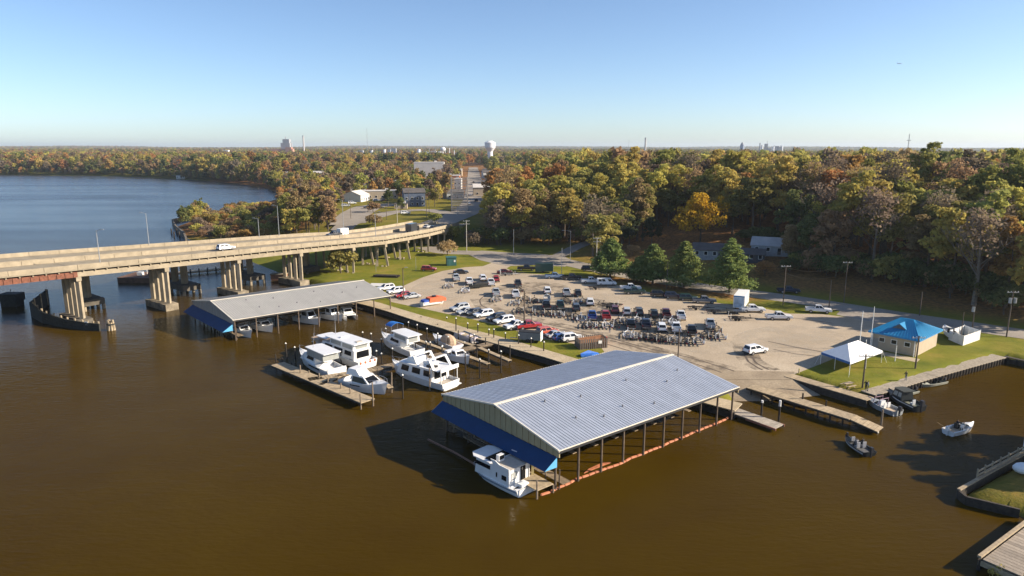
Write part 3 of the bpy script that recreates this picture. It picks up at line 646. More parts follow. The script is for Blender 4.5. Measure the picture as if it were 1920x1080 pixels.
# square the plan up
v_ = (bigB - bigA); v_.z = 0; u_ = (bigC - bigA); u_.z = 0; un = u_.normalized(); vn = Vector((-un.y, un.x, 0)); vn = (vn * .6 + v_.normalized() * .4).normalized(); bigB = bigA + vn * v_.length
big, A_, B_, C_, D_, bu, bv = shed('large open boat shed with blue-grey metal roof and tan gable over the water', bigA, bigB, bigC, ZE, 7.45, 4.45, ROOFB, TAN, 10, 10, 'plank dock running under the large blue-grey shed roof', post_r=.16)
gA, gB, gC = G(437, 600, 4.6), G(351, 565, 4.6), G(733, 554, 4.6)
v_ = gB - gA; v_.z = 0; u_ = gC - gA; u_.z = 0; un = u_.normalized(); vn = Vector((-un.y, un.x, 0)); vn = (vn * .5 + v_.normalized() * .5).normalized(); gB = gA + vn * v_.length
print('grey shed', gA, gB, gC, 'L', u_.length, 'W', v_.length, 'ridge', ztop(559, ((gA + gB) / 2).y))
grey, GA, GB, GC, GD, gu, gv = shed('long open boat shed with plain grey metal roof beside the bridge', gA, gB, gC, 4.6, 6.6, 3.6, ROOFG, GREYW, 10, 9, 'plank dock running under the grey shed roof', 2.2, 1.4)
# dock platform at the near corner of the big shed
t = thing('corner_dock', 'small plank dock platform beside the houseboat under the shed corner', 'dock', G(1010, 905, 0)); a0 = Vector((A_.x, A_.y, 1.05)) - bu * 1.6 + bv * .5
for k in range(14): MB().bar(a0 + bv * (k * .52), a0 + bv * (k * .52) + bu * .0 + bv * .5, .0 + 2.6, .1).build('plank', PALEW, t)
for k in (0, 3.4, 6.8):
    for s in (-1.25, 1.25): p = a0 + bv * k + bu * s; MB().tube((p.x, p.y, -1), (p.x, p.y, 2.3 if k == 0 and s < 0 else 1.0), .12, .11, 7).build('pile', PILEL, t)
p = a0 + bv * 3.4 + bu * 1.0; MB().box((p.x, p.y, 2.1), (.3, .3, 2.2)).build('power_pedestal', M('yellow_post', (.62, .5, .22)), t)
# orange floating boom round the shed
ORNG = M('orange_boom', (0.42, 0.15, 0.07), 0.7, 0.25, 2.0, objvar=.12)
t = thing('floating_boom', 'orange floating boom strung along the open side of the large shed', 'boom', G(1200, 850))
bp_ = [G(1014, 930), G(1046, 916), G(1090, 896), G(1137, 879), G(1160, 871), G(1182, 860), G(1224, 844), G(1263, 827), G(1300, 812), G(1337, 797), G(1360, 787), G(1374, 776), G(1380, 769)]
fl = []
for a, b in zip(bp_, bp_[1:]):
    kk = max(2, int((b - a).length / .95))
    for j in range(kk):
        f = j / kk; fl.append(a.lerp(b, f) + Vector((random.uniform(-.1, .1), random.uniform(-.1, .1), 0)))
for a, b in zip(fl, fl[1:]): MB().tube((a.x, a.y, .04), a.lerp(b, .1) + Vector((0, 0, .04)), .1, .19, 7).tube(a.lerp(b, .1) + Vector((0, 0, .04)), a.lerp(b, .9) + Vector((0, 0, .04)), .19, .19, 7, False).tube(a.lerp(b, .9) + Vector((0, 0, .04)), b + Vector((0, 0, .04)), .19, .1, 7).build('float', ORNG, t)
t = thing('boom_fabric', 'loose orange boom fabric floating near the first shed posts', 'boom', G(1120, 872)); MB().prism([tuple(G(x, y).xy) for x, y in ((1095, 888), (1132, 873), (1146, 868), (1128, 869), (1104, 880))], .01, .1).build('skirt', ORNG, t)
t = thing('pipe_boom', 'thin brown pipe floating in front of the shed awning', 'boom', G(850, 845)); MB().path([G(803, 824, .3), G(850, 847, .3), G(893, 872, .3)], .14, 7).build('pipe', M('brown_pipe', (.2, .1, .06)), t)
# ---------------------------------------------------------------- piers of the launch
def plankdeck(name, label, cat, a, b, w, mat, th=.12, step=.55, rails=True, z=None):
    t = thing(name, label, cat, Vector((a.x, a.y, 0))); L = (b - a).length; k = max(2, round(L / step)); d = (b - a).normalized()
    for j in range(k): MB().bar(a.lerp(b, (j + .04) / k), a.lerp(b, (j + .96) / k), w, th).build('plank', mat, t)
    nn = Vector((-d.y, d.x, 0)) * (w / 2 - .1)
    for s in (-1, 1): MB().bar(a + nn * s - Vector((0, 0, .2)), b + nn * s - Vector((0, 0, .2)), .12, .26).build('stringer', BULK, t)
    return t, d, nn
t, d, nn = plankdeck('launch_pier', 'long pale planked pier running out from the boat ramp', 'pier', G(1407, 724, 1.3), G(1600, 783, 1.3), 2.5, PALEW)
for k in range(9):
    f = (k + .5) / 9; p = G(1407, 724, 1.3).lerp(G(1600, 783, 1.3), f)
    for s in (-1, 1): q = p + nn * s; MB().tube((q.x, q.y, -1), (q.x, q.y, 2.3 if k in (4, 6) and s > 0 else 1.2), .14, .13, 7).build('pile', PILEM, t)
MB().bar(G(1412, 727, .3) - nn, G(1530, 763, .1) - nn, .12, 1.2).build('side_board', BULK, t)
t, d, nn = plankdeck('pier_gangway', 'sloping pale float at the outer end of the launch pier', 'gangway', G(1600, 783, 1.25), G(1651, 806, .5), 2.4, PALEW)
MB().bar(G(1605, 793, .1), G(1646, 811, .1), .4, .5).build('float_tank', WHITE, t)
q = G(1652, 800, 0); MB().tube((q.x, q.y, -1), (q.x, q.y, 2.6), .15, .14, 7).build('pile', PILEL, t)
t, d, nn = plankdeck('courtesy_dock', 'low grey float dock with reddish edge beside the large shed', 'dock', G(1372, 768, .7), G(1462, 800, .5), 2.4, M('grey_plank', (.32, .28, .23), .9, .2, 2, objvar=.1))
for s in (-1, 1): MB().bar(G(1390, 776, .45) + nn * s * 1.1, G(1463, 802, .42) + nn * s * 1.1, .1, .3).build('edge_board', M('red_edge', (.33, .14, .09), .8, .25, 1), t)
for x, y in ((1427, 783), (1460, 790)): q = G(x, y); MB().tube((q.x, q.y, -1), (q.x, q.y, 2.4), .16, .16, 8).build('pile', PILEM, t); MB().tube((q.x, q.y, 2.4), (q.x, q.y, 2.75 if x < 1440 else 3.3), .19, .17, 8).build('pile_cap', WHITE, t)
# right-hand bottom dock with rails and planks
t = thing('shore_dock', 'weathered grey plank dock at the lower right corner', 'dock', G(1850, 1050, 0)); a, b = G(1836, 1046, 1.3), G(1950, 960, 1.3); d = (b - a).normalized(); nr = Vector((d.y, -d.x, 0)); L = (b - a).length; k = 26
for j in range(k):
    p = a.lerp(b, (j + .05) / k) + nr * .3; q = a.lerp(b, (j + .95) / k) + nr * .3; ww = 3.2 + random.uniform(-.15, .15)
    MB().slab([p, q, q + nr * ww, p + nr * ww], .1).build('plank', M('silver_plank', (.30, .25, .195), .9, .2, 2.5, bump=.3, objvar=.22, stretch=(4, 1, 1)), t)
MB().bar(a + Vector((0, 0, .12)), b + Vector((0, 0, .12)), .34, .22).build('curb_timber', PALEW, t)
MB().bar(a - Vector((0, 0, .45)), a + nr * 3.5 - Vector((0, 0, .45)), .2, .5).build('end_beam', PALEW, t); MB().bar(a - Vector((0, 0, .8)), b - Vector((0, 0, .8)), .2, 1.2).build('skirt', BULK, t)
for j in range(7):
    for s in (.1, 3.2): p = a.lerp(b, j / 6) + nr * s; MB().tube((p.x, p.y, -1), (p.x, p.y, 1.1), .15, .14, 7).build('pile', PILEM, t)
t = thing('edge_fence', 'low weathered timber rail fence along the edge of the grassy spit', 'fence', G(1830, 905, 1)); pts = [G(1832, 893, 1.25), G(1860, 878, 1.25), G(1890, 862, 1.25), G(1925, 843, 1.25), G(1960, 824, 1.25)]
for a, b in zip(pts, pts[1:]):
    for z, o in ((.35, 0), (.85, 0), (.85, .55)): MB().bar(a + Vector((o, -o * .6, z - .25)), b + Vector((o, -o * .6, z - .25)), .1, .2).build('rail', PALEW, t)
    for f in (0, .5): p = a.lerp(b, f); MB().tube((p.x, p.y, .4), (p.x, p.y, 2.2), .1, .1, 6).build('post', PALEW, t)
t = thing('spit_bulkhead', 'dark timber bulkhead round the tip of the grassy spit', 'bulkhead', G(1797, 924)); pts = [G(1925, 853, .7), G(1852, 893, .7), G(1797, 924, .7), G(1812, 936, .7), G(1850, 945, .7), G(1912, 960, .7)]
for a, b in zip(pts, pts[1:]): MB().bar((a.x, a.y, .2), (b.x, b.y, .2), .3, 1.7).build('sheeting', BULK, t)
for a, b in zip(pts[:3], pts[1:3]): MB().bar((a.x, a.y, 1.1), (b.x, b.y, 1.1), .4, .14).build('cap_timber', PALEW, t)
q = G(1920, 843, 1); t = tag(MB().tube((q.x, q.y, -1), (q.x, q.y, 2.6), .16, .15, 8).build('white_post', WHITE), 'white capped post at the right edge above the rail fence', 'post')
# ---------------------------------------------------------------- restroom building with the blue roof
BLK = M('tan_block', (0.40, 0.33, 0.24), 0.85, 0.07, 0.8); ROOFT = M('bright_blue_roof', (0.012, 0.20, 0.40), 0.4, 0.06, 0.4, objvar=.04)
P1, P2, P3 = G(1716, 669, LZ), G(1634, 652, LZ), G(1757, 649, LZ); e1 = (P2 - P1); e2 = (P3 - P1); e1n = e1.normalized(); e2n = Vector((e1n.y, -e1n.x, 0)); e2n = e2n if e2n.dot(e2) > 0 else -e2n
L1, L2 = e1.length, max(e2.length, 9.0); HW = 3.4
print('restroom', L1, L2, e2.length)
t = thing('restroom_building', 'tan block building with bright blue hipped metal roof beside the lawn', 'building', P1)
o = lambda a, b, z: P1 + e1n * (a * L1) + e2n * (b * L2) + Vector((0, 0, z))
MB().prism([tuple(o(a, b, 0).xy) for a, b in ((0, 0), (1, 0), (1, 1), (0, 1))], LZ - .1, LZ + HW).build('wall', BLK, t)
for k in range(7):
    for (f0, f1, nn) in (((0, 0), (1, 0), -e2n), ((0, 0), (0, 1), -e1n)):
        a, b = o(*f0, .4 + k * .42), o(*f1, .4 + k * .42); MB().bar(a + nn * .012, b + nn * .012, .03, .36).build('block_course', BLK, t)
for f in (.2, .5, .78):
    c = o(f, 0, 2.05) - e2n * .04; w = MB().bar(c - e1n * .55, c + e1n * .55, .06, .95).build('window', WHITE, t); c2 = c - e2n * .04
    MB().bar(c2 - e1n * .45, c2 + e1n * .45, .03, .75).build('pane', glass('window_glass'), w)
c = o(.92, 0, 1.1) - e2n * .04; MB().bar(c - e1n * .5, c + e1n * .5, .05, 2.15).build('door', M('grey_door', (.3, .29, .27)), t)
zE, zR = HW + .0, HW + 2.4; OV = .7
def oo(a, b, z): return P1 + e1n * a + e2n * b + Vector((0, 0, z))
c0, c1, c2, c3 = oo(-OV, -OV, zE), oo(L1 + OV, -OV, zE), oo(L1 + OV, L2 + OV, zE), oo(-OV, L2 + OV, zE)
r0, r1 = oo(L1 * .36, L2 * .5, zR), oo(L1 * .64, L2 * .5, zR)
def panels(a, b, c, d, k, mat, root, name='roof_panel'):
    for j in range(k):
        f0, f1 = (j + .015) / k, (j + .985) / k; q = [a.lerp(b, f0), a.lerp(b, f1), d.lerp(c, f1), d.lerp(c, f0)]
        if (q[2] - q[3]).length < .02: q = q[:3]
        mb = MB().slab(q, .06); mb.bar(q[0] + Vector((0, 0, .03)), q[-1] + Vector((0, 0, .03)), .05, .07); mb.build(name, mat, root)
panels(c0, c1, r1, r0, 16, ROOFT, t); panels(c2, c3, r0, r1, 16, ROOFT, t); panels(c3, c0, r0, r0 + Vector((.001, 0, 0)), 14, ROOFT, t); panels(c1, c2, r1, r1 + Vector((.001, 0, 0)), 14, ROOFT, t)
gb = oo(L1 * .5, L2 * .16, zE + .9); MB().add([gb - e1n * 1.5, gb + e1n * 1.5, gb + Vector((0, 0, 1.1)), oo(L1 * .5, L2 * .5, zE + 2.0)], [(0, 1, 2), (1, 3, 2), (3, 0, 2)]).build('vent_gable', ROOFT, t)
MB().add([gb - e1n * 1.2 - e2n * .02 + Vector((0, 0, .08)), gb + e1n * 1.2 - e2n * .02 + Vector((0, 0, .08)), gb - e2n * .02 + Vector((0, 0, .95))], [(0, 1, 2), (2, 1, 0)]).build('vent', M('grey_louvre', (.25, .24, .23)), t)
for a, b in ((c0, c1), (c1, c2), (c2, c3), (c3, c0)): MB().bar(a - Vector((0, 0, .14)), b - Vector((0, 0, .14)), .08, .2).build('fascia', M('blue_fascia', (.03, .2, .42)), t)
for a, b in ((.02, -1.4), (.98, -1.4)): p = oo(L1 * a, b + .9, 0); MB().tube((p.x, p.y, LZ), (p.x, p.y, LZ + zE - .2), .09).build('porch_post', WHITE, t)
pd = [oo(-1.2, -1.0, 0), oo(L1 + 2, -1.0, 0), oo(L1 + 2.5, -3.6, 0), oo(-1.5, -3.6, 0)]; flat('paving', [(p.x, p.y) for p in pd], CONC, .02)
# white plank enclosure beside it
t = thing('fence_enclosure', 'open-topped white panel enclosure beside the blue-roofed building', 'enclosure', G(1805, 648, LZ)); q = [G(1779, 637, LZ), G(1805, 648, LZ), G(1836, 637, LZ), G(1806, 627, LZ)]
for a, b in zip(q, q[1:] + q[:1]):
    k = max(3, round((b - a).length / 1.6))
    for j in range(k): MB().bar(a.lerp(b, (j + .02) / k) + Vector((0, 0, 1.0)), a.lerp(b, (j + .98) / k) + Vector((0, 0, 1.0)), .08, 2.0).build('panel', WHITE, t)
    MB().tube((a.x, a.y, LZ), (a.x, a.y, LZ + 2.15), .08).build('post', WHITE, t)
# white event tent
TENT = M('white_tent_vinyl', (0.80, 0.80, 0.79), 0.5, 0.04, 1); TB = M('blue_tent_valance', (.03, .12, .34), .7, .1, 1)
q = [G(1538, 683, LZ), G(1592, 703, LZ), G(1652, 680, LZ)]; q.append(q[0] + q[2] - q[1]); t = thing('event_tent', 'white peaked canopy tent with blue valance on the grass', 'tent', q[1])
ez = Vector((0, 0, 2.3)); m01 = (q[0] + q[1] + q[2] + q[3]) / 4; dl = (q[2] - q[1]); r0 = m01 - dl * .16 + Vector((0, 0, 4.1)); r1 = m01 + dl * .16 + Vector((0, 0, 4.1)); e = [p + ez for p in q]
for pl in ([e[0], e[1], r0], [e[1], e[2], r1, r0], [e[2], e[3], r1], [e[3], e[0], r0, r1]): MB().slab(pl, .03).build('roof_panel', TENT, t)
for i, (a, b) in enumerate(zip(e, e[1:] + e[:1])): MB().bar(a - Vector((0, 0, .2)), b - Vector((0, 0, .2)), .03, .42).build('valance', TB if i in (0, 3) else TENT, t)
for a, b in zip(q, q[1:] + q[:1]):
    for f in (0, .5): p = a.lerp(b, f); MB().tube(p, p + ez, .05).build('pole', WHITE, t)
for p in q: oq = p + (p - m01) * .18; oq.z = LZ; MB().tube(p + ez, oq, .025, .025, 5).build('guy_strap', WHITE, t)
# ================================================================ TOWN AND SKYLINE
NOTREE = []                                     # circles without trees: x, y, radius
BRICK = M('orange_brick', (.50, .19, .09), .85, .15, .5); WALLW = M('white_siding', (.62, .61, .58), .7, .06, .5); ROOFD = M('dark_shingle', (.10, .09, .085), .9, .2, .5)
ROOFW = M('pale_flat_roof', (.55, .52, .48), .8, .08, .3); BLUEW = M('slate_blue_siding', (.10, .13, .19), .7, .1, .5); TANW = M('tan_siding', (.45, .37, .27), .8, .08, .5); WG = glass('dark_pane')
def house(label, c, w, d, h, rz, wall, roof, gable=True, rise=2.2, nwin=4, group=None, storeys=1, overhang=.4):
    t = thing('house' if gable else 'building', label, 'house' if gable else 'building', c, rz, group); NOTREE.append((c.x, c.y, max(w, d) * .55 + 3))
    if w > 12 and c.y > 300: NOTREE.append((c.x * (1 - 14 / c.y), c.y - 14, 9)); NOTREE.append((c.x * (1 - 28 / c.y), c.y - 28, 8 if w > 22 else 0))
    MB().box((0, 0, h / 2 - .5), (w, d, h + 1)).build('wall', wall, t, world=False)
    if gable:
        x, y = w / 2 + overhang, d / 2 + overhang
        MB().slab([(-x, -y, h - .1), (x, -y, h - .1), (x, 0, h + rise), (-x, 0, h + rise)], .15).build('roof', roof, t, world=False)
        MB().slab([(x, y, h - .1), (-x, y, h - .1), (-x, 0, h + rise + .003), (x, 0, h + rise + .003)], .15).build('roof', roof, t, world=False)
        for s in (-1, 1): MB().add([(s * w / 2, -d / 2, h), (s * w / 2, d / 2, h), (s * w / 2, 0, h + rise - .18), (s * (w / 2 - .1), -d / 2, h), (s * (w / 2 - .1), d / 2, h), (s * (w / 2 - .1), 0, h + rise - .18)], [(0, 1, 2), (5, 4, 3), (0, 2, 5, 3), (1, 4, 5, 2)]).build('gable', wall, t, world=False)
    else:
        MB().box((0, 0, h + .15), (w + .3, d + .3, .35)).build('roof', roof, t, world=False)
        MB().box((w * .2, d * .1, h + .9), (2.2, 1.8, 1.2)).build('roof_unit', ROOFW, t, world=False)
    for s in range(storeys):
        for k in range(nwin):
            x = -w / 2 + w * (k + .5) / nwin; z = 1.6 + s * 3.1
            f = MB().box((x, -d / 2 - .03, z), (1.25, .08, 1.4)).build('window', WHITE, t, world=False); MB().box((x, -d / 2 - .08, z), (1.0, .05, 1.15)).build('pane', WG, f, world=False)
    MB().box((w * .12, -d / 2 - .04, 1.05), (1.05, .08, 2.1)).build('door', ROOFD, t, world=False)
    return t
def at(px, py): return Gt(px, py)
house('white gabled house with bright end wall above the town car park', at(668, 377), 13, 12, 4.0, R(78), WALLW, ROOFW, rise=2.6)
house('long low shop with pale flat roof beside the white gabled house', at(712, 372), 24, 12, 5.0, R(10), TANW, ROOFW, False, nwin=6)
house('slate blue house half hidden by trees beyond the bridge', at(776, 386), 12, 10, 8, R(15), BLUEW, ROOFD, storeys=2)
house('small tan shed between the bushes beside the town road', at(752, 391), 7, 4, 2.6, R(5), TANW, ROOFD, False, nwin=2)
house('tall white windowless block rising over the trees by the street', at(806, 345), 27, 18, 19.5, R(4), ROOFW, ROOFW, False, nwin=2)
house('orange brick building with arched front beside the main street', at(832, 350), 28, 14, 9.5, R(2), BRICK, ROOFW, False, nwin=7, storeys=2)
house('grey warehouse with long pale roof left of the white block', at(737, 342), 46, 18, 8, R(3), TANW, ROOFW, False, nwin=8)
house('dark blue-roofed warehouse among the trees on the left', at(585, 345), 44, 18, 8, R(-6), BLUEW, M('blue_steel_roof', (.12, .16, .22)), False, nwin=8)
house('pale office building behind the orange brick building', at(852, 354), 12, 12, 8, R(0), WALLW, ROOFW, False, nwin=4, storeys=2)
house('low grey house on the slope behind the pines', at(1340, 481), 14, 8, 2.7, R(-18), M('grey_siding', (.27, .29, .30)), ROOFD, rise=1.9, nwin=5)
house('pale roofed house in shade at the wood edge right of the pines', at(1452, 474), 14, 8, 2.8, R(-25), M('faded_siding', (.33,.34,.35)), M('pale_shingle', (.42, .40, .39), .85, .1, .6), rise=2.4)
house('dark garage between the two houses on the wooded slope', at(1408, 488), 8, 6, 2.4, R(-18), M('dark_siding', (.06, .065, .075)), ROOFD, rise=1.6, nwin=3)
house('white boathouse with green roof on the far river bank', at(341, 334), 11, 9, 4, R(8), WALLW, M('green_roof', (.06, .12, .09)), rise=2, nwin=3)
random.seed(11)
hx = [(640, 352), (618, 343), (655, 345), (700, 352), (560, 342), (775, 352), (917, 352), (924, 342), (848, 341), (520, 340), (690, 338), (470, 338), (925, 360), (600, 336), (850, 334), (914, 334), (45, 323), (130, 322), (270, 324), (720, 340), (760, 338), (790, 332), (685, 330), (655, 332), (845, 326), (856, 330), (916, 326), (920, 330), (775, 344), (628, 356), (672, 360), (745, 356), (815, 362), (580, 336), (540, 332), (505, 334), (930, 348), (910, 366), (850, 372)]
for i, (x, y) in enumerate(hx):
    house(['small white house', 'small tan house', 'small grey house'][i % 3] + ' ' + ('on the far left river bank' if x < 300 else 'near the river bend' if x < 560 else 'left of the white gabled house' if x < 660 else 'behind the white gabled house' if x < 720 else 'behind the slate blue house' if x < 790 else 'near the orange brick building' if x < 880 else 'right of the main street') + (' among the far trees' if y < 335 else ' in the middle distance' if y < 350 else ' among the nearer trees'), at(x, y), random.uniform(11, 17), random.uniform(8, 11), random.uniform(4, 6.5), R(random.uniform(-30, 30)), [WALLW, TANW, M('grey_siding', (.27, .29, .30))][i % 3], [ROOFD, ROOFW, ROOFD][i % 3], nwin=3, group='small houses of the town')
# far skyline: height from the rows they span, real distance along the line of sight
CONCF = M('far_concrete', (.45, .43, .42), .9, .08, .05); STF = M('far_steel', (.30, .31, .33), .8, .1, .05); WTF = M('far_white', (.68, .70, .72), .7, .05, .05); ORF = M('far_brick', (.40, .20, .14), .9, .1, .05)
def far(px, Y):
    f = F * CP - (300 - 540) * SP; x = (px - 960) * Y / f; return Vector((x, Y, max(h1(x, Y) - 1, 0)))
def hz(py, Y): return ztop(py, Y)
p = far(919, 1250); NOTREE.extend((p.x * f, p.y * f, 34) for f in (1, .96, .92, .88)); t = thing('water_tower', 'white bulb-topped water tower above the trees at the end of the street', 'water tower', p); z1 = hz(264, 1250); z0 = hz(281, 1250)
MB().tube(p, (p.x, p.y, z0 + 1), 5.2, 4.8, 20).build('shaft', WTF, t); MB().tube((p.x, p.y, z0 - 3), (p.x, p.y, z0 + 4), 4.8, 9.4, 24).tube((p.x, p.y, z0 + 4), (p.x, p.y, z1 - 3), 9.4, 9.6, 24).tube((p.x, p.y, z1 - 3), (p.x, p.y, z1), 9.6, 4, 24).build('tank', WTF, t)
p = far(831, 1700); t = thing('water_tank', 'small white elevated tank on legs left of the big water tower', 'water tower', p); z1 = hz(276, 1700); MB().ball((p.x, p.y, z1 - 5), 6.5, 14, 8, (1, 1, .85)).build('tank', WTF, t)
for k in range(4): a = k * math.pi / 2; MB().tube((p.x + 6 * math.cos(a), p.y + 6 * math.sin(a), p.z), (p.x + 5 * math.cos(a), p.y + 5 * math.sin(a), z1 - 5), .6).build('leg', WTF, t)
MB().tube(p, (p.x, p.y, z1 - 8), 1.2).build('riser', WTF, t)
def stack(label, px, py, Y, r, mat=CONCF, name='chimney_stack', cat='chimney'):
    p = far(px, Y); t = thing(name, label, cat, p); z1 = hz(py, Y); MB().tube(p, (p.x, p.y, z1), r * 1.25, r, 12).build('shaft', mat, t); MB().tube((p.x, p.y, z1 - r * 2), (p.x, p.y, z1), r * 1.1, r * 1.1, 12).build('rim', STF, t)
stack('tall slim chimney right of the grey factory tower', 571, 254, 2600, 2.6); stack('slim pale chimney over the middle of the wood', 1209, 258, 2600, 3.0); stack('short dark chimney of the right-hand plant', 1423, 268, 2600, 2.0, STF)
stack('thin paired chimney beside the small elevated tank', 843, 276, 1750, .9, WTF); stack('thin chimney just right of the paired one', 852, 281, 1750, .8, WTF)
def mast(label, px, py, Y, w):
    p = far(px, Y); t = thing('radio_mast', label, 'mast', p); z1 = hz(py, Y)
    for k in range(3): a = k * 2.09; MB().tube((p.x + w * math.cos(a), p.y + w * math.sin(a), p.z), (p.x + w * .3 * math.cos(a), p.y + w * .3 * math.sin(a), z1), w * .22, w * .16, 5).build('leg', STF, t)
    for k in range(12): z = p.z + (z1 - p.z) * k / 12; MB().tube((p.x - w * .7, p.y, z), (p.x + w * .7, p.y, z + (z1 - p.z) / 12), w * .1, w * .1, 4).build('brace', STF, t)
mast('thin lattice radio mast above the town roofs', 690, 240, 2600, 1.3); mast('lattice cell tower above the wood on the far right', 1700, 251, 1500, 1.5); mast('faint thin mast left of the pale middle chimney', 1178, 262, 2600, 1.0); mast('faint slim mast beside the factory chimney', 626, 270, 2400, 1.2)
p = far(1700, 1500); MB().box((p.x, p.y, hz(263, 1500)), (6, 6, 1.2)).build('antenna_ring', STF, bpy.data.objects['radio_mast.001'])
p = far(539, 2600); NOTREE.extend((p.x * f, p.y * f, 120) for f in (1, .94, .88, .82, .76)); t = thing('factory', 'grey factory tower block with orange brick hall on the skyline', 'factory', p); z = lambda py: hz(py, 2600)
MB().box((p.x, p.y, (p.z + z(268)) / 2), (34, 30, z(268) - p.z)).build('tower', STF, t); MB().box((p.x + 2, p.y, (z(268) + z(261)) / 2), (24, 22, z(261) - z(268))).build('upper_tower', STF, t); MB().tube((p.x - 2, p.y, z(261)), (p.x - 2, p.y, z(256)), 1.5).build('flue', STF, t); MB().tube((p.x - 12, p.y, z(268)), (p.x - 12, p.y, z(262)), 2.2).build('flue', STF, t)
MB().box((p.x - 6, p.y - 26, (p.z + z(279)) / 2), (78, 20, z(279) - p.z)).build('brick_hall', ORF, t); MB().box((p.x + 18, p.y - 30, (p.z + z(276)) / 2), (22, 16, z(276) - p.z)).build('annex', ORF, t)
def plant(label, px0, px1, pyt, Y, mat, n_, seed):
    random.seed(seed); c = far((px0 + px1) / 2, Y); NOTREE.extend((c.x * f, c.y * f, 120) for f in (1, .94, .88, .82, .76)); t = thing('industrial_plant', label, 'factory', c)
    for k in range(n_):
        p = far(px0 + (px1 - px0) * (k + random.random() * .6) / n_, Y + random.uniform(-60, 60)); zt = hz(pyt + random.uniform(0, 9), Y)
        if k % 3 == 0: MB().tube(p, (p.x, p.y, zt), 4.5, 4.5, 12).build('silo', WTF, t)
        else: MB().box((p.x, p.y, (p.z + zt) / 2), (random.uniform(8, 18), 14, zt - p.z)).build('plant_block', mat, t)
        if k % 2: MB().tube((p.x + 3, p.y, zt - 2), (p.x + 3, p.y, zt + random.uniform(4, 12)), .8).build('pipe', STF, t)
plant('pale cluster of tanks and pipework on the skyline over the town', 668, 745, 278, 2300, STF, 9, 1); plant('white silos and sheds on the skyline beside the elevated tank', 782, 828, 279, 2000, CONCF, 7, 2); plant('grey plant with tall tower on the skyline over the right-hand wood', 1426, 1470, 269, 2600, STF, 7, 3); plant('pale conveyor works at the foot of the middle chimney', 1172, 1204, 279, 2600, CONCF, 5, 4); plant('white works buildings on the skyline left of the factory tower', 382, 470, 279, 2600, WTF, 8, 5)
p = far(1390, 2600); t = thing('round_tower', 'slim blue-grey tower standing alone over the right-hand wood', 'tower', p); MB().tube(p, (p.x, p.y, hz(271, 2600)), 8, 7.5, 14).build('shaft', M('far_bluegrey', (.25, .30, .40)), t); MB().tube((p.x, p.y, hz(271, 2600)), (p.x, p.y, hz(267, 2600)), 6, 3, 14).build('cap', STF, t)
p = far(306, 2400); t = thing('storage_shed', 'long cream storage shed with rounded roof on the left skyline', 'warehouse', p); MB().side([(-55, p.z), (55, p.z), (55, hz(286, 2400)), (40, hz(283.5, 2400)), (-40, hz(283.5, 2400)), (-55, hz(286, 2400))], -15, 15).build('shell', M('far_cream', (.6, .52, .40)), t, world=False); t.children[0].location = (0, 0, -p.z); MB().box((0, -15.1, 6), (60, .4, 6)).build('loading_bay', STF, t, world=False)
# slatted pale tower beside the street
p = Gt(862, 396); t = thing('slatted_tower', 'tall pale slatted frame tower beside the main street behind the bridge', 'tower', p); zt = ztop(332, p.y); wv = 4.2; SL = M('pale_slat', (.46, .40, .34), .8, .15, .5, objvar=.12)
for sx in (-1, 1):
    for sy in (-1, 1): MB().bar((p.x + sx * wv, p.y + sy * 1.5, p.z - .5), (p.x + sx * wv, p.y + sy * 1.5, zt), .35).build('leg', SL, t)
for k in range(22):
    z = p.z + (zt - p.z) * (k + .5) / 22; MB().bar((p.x - wv, p.y - 1.7, z), (p.x + wv, p.y - 1.7, z), .12, .4).build('slat', SL, t)
NOTREE.append((p.x, p.y - 6, 10))
# ================================================================ TREES
rs = np.random.RandomState(5)
def leafmesh(name, P, Nn, S, mat):
    k = len(P); r = rs.normal(size=(k, 3)); u = np.cross(Nn, r); u /= np.linalg.norm(u, axis=1, keepdims=True) + 1e-9; v = np.cross(Nn, u)
    S = S[:, None]; a = rs.uniform(.7, 1.3, (k, 4, 1))
    V = np.stack([P - u * S * a[:, 0], P - v * S * a[:, 1] * .8, P + u * S * a[:, 2], P + v * S * a[:, 3] * .8], 1).reshape(-1, 3)
    me = bpy.data.meshes.new(name); me.vertices.add(4 * k); me.vertices.foreach_set('co', V.astype(np.float32).ravel())
    me.loops.add(4 * k); me.loops.foreach_set('vertex_index', np.arange(4 * k, dtype=np.int32)); me.polygons.add(k); me.polygons.foreach_set('loop_start', np.arange(0, 4 * k, 4, dtype=np.int32))
    me.update(calc_edges=True); me.materials.append(mat); return me
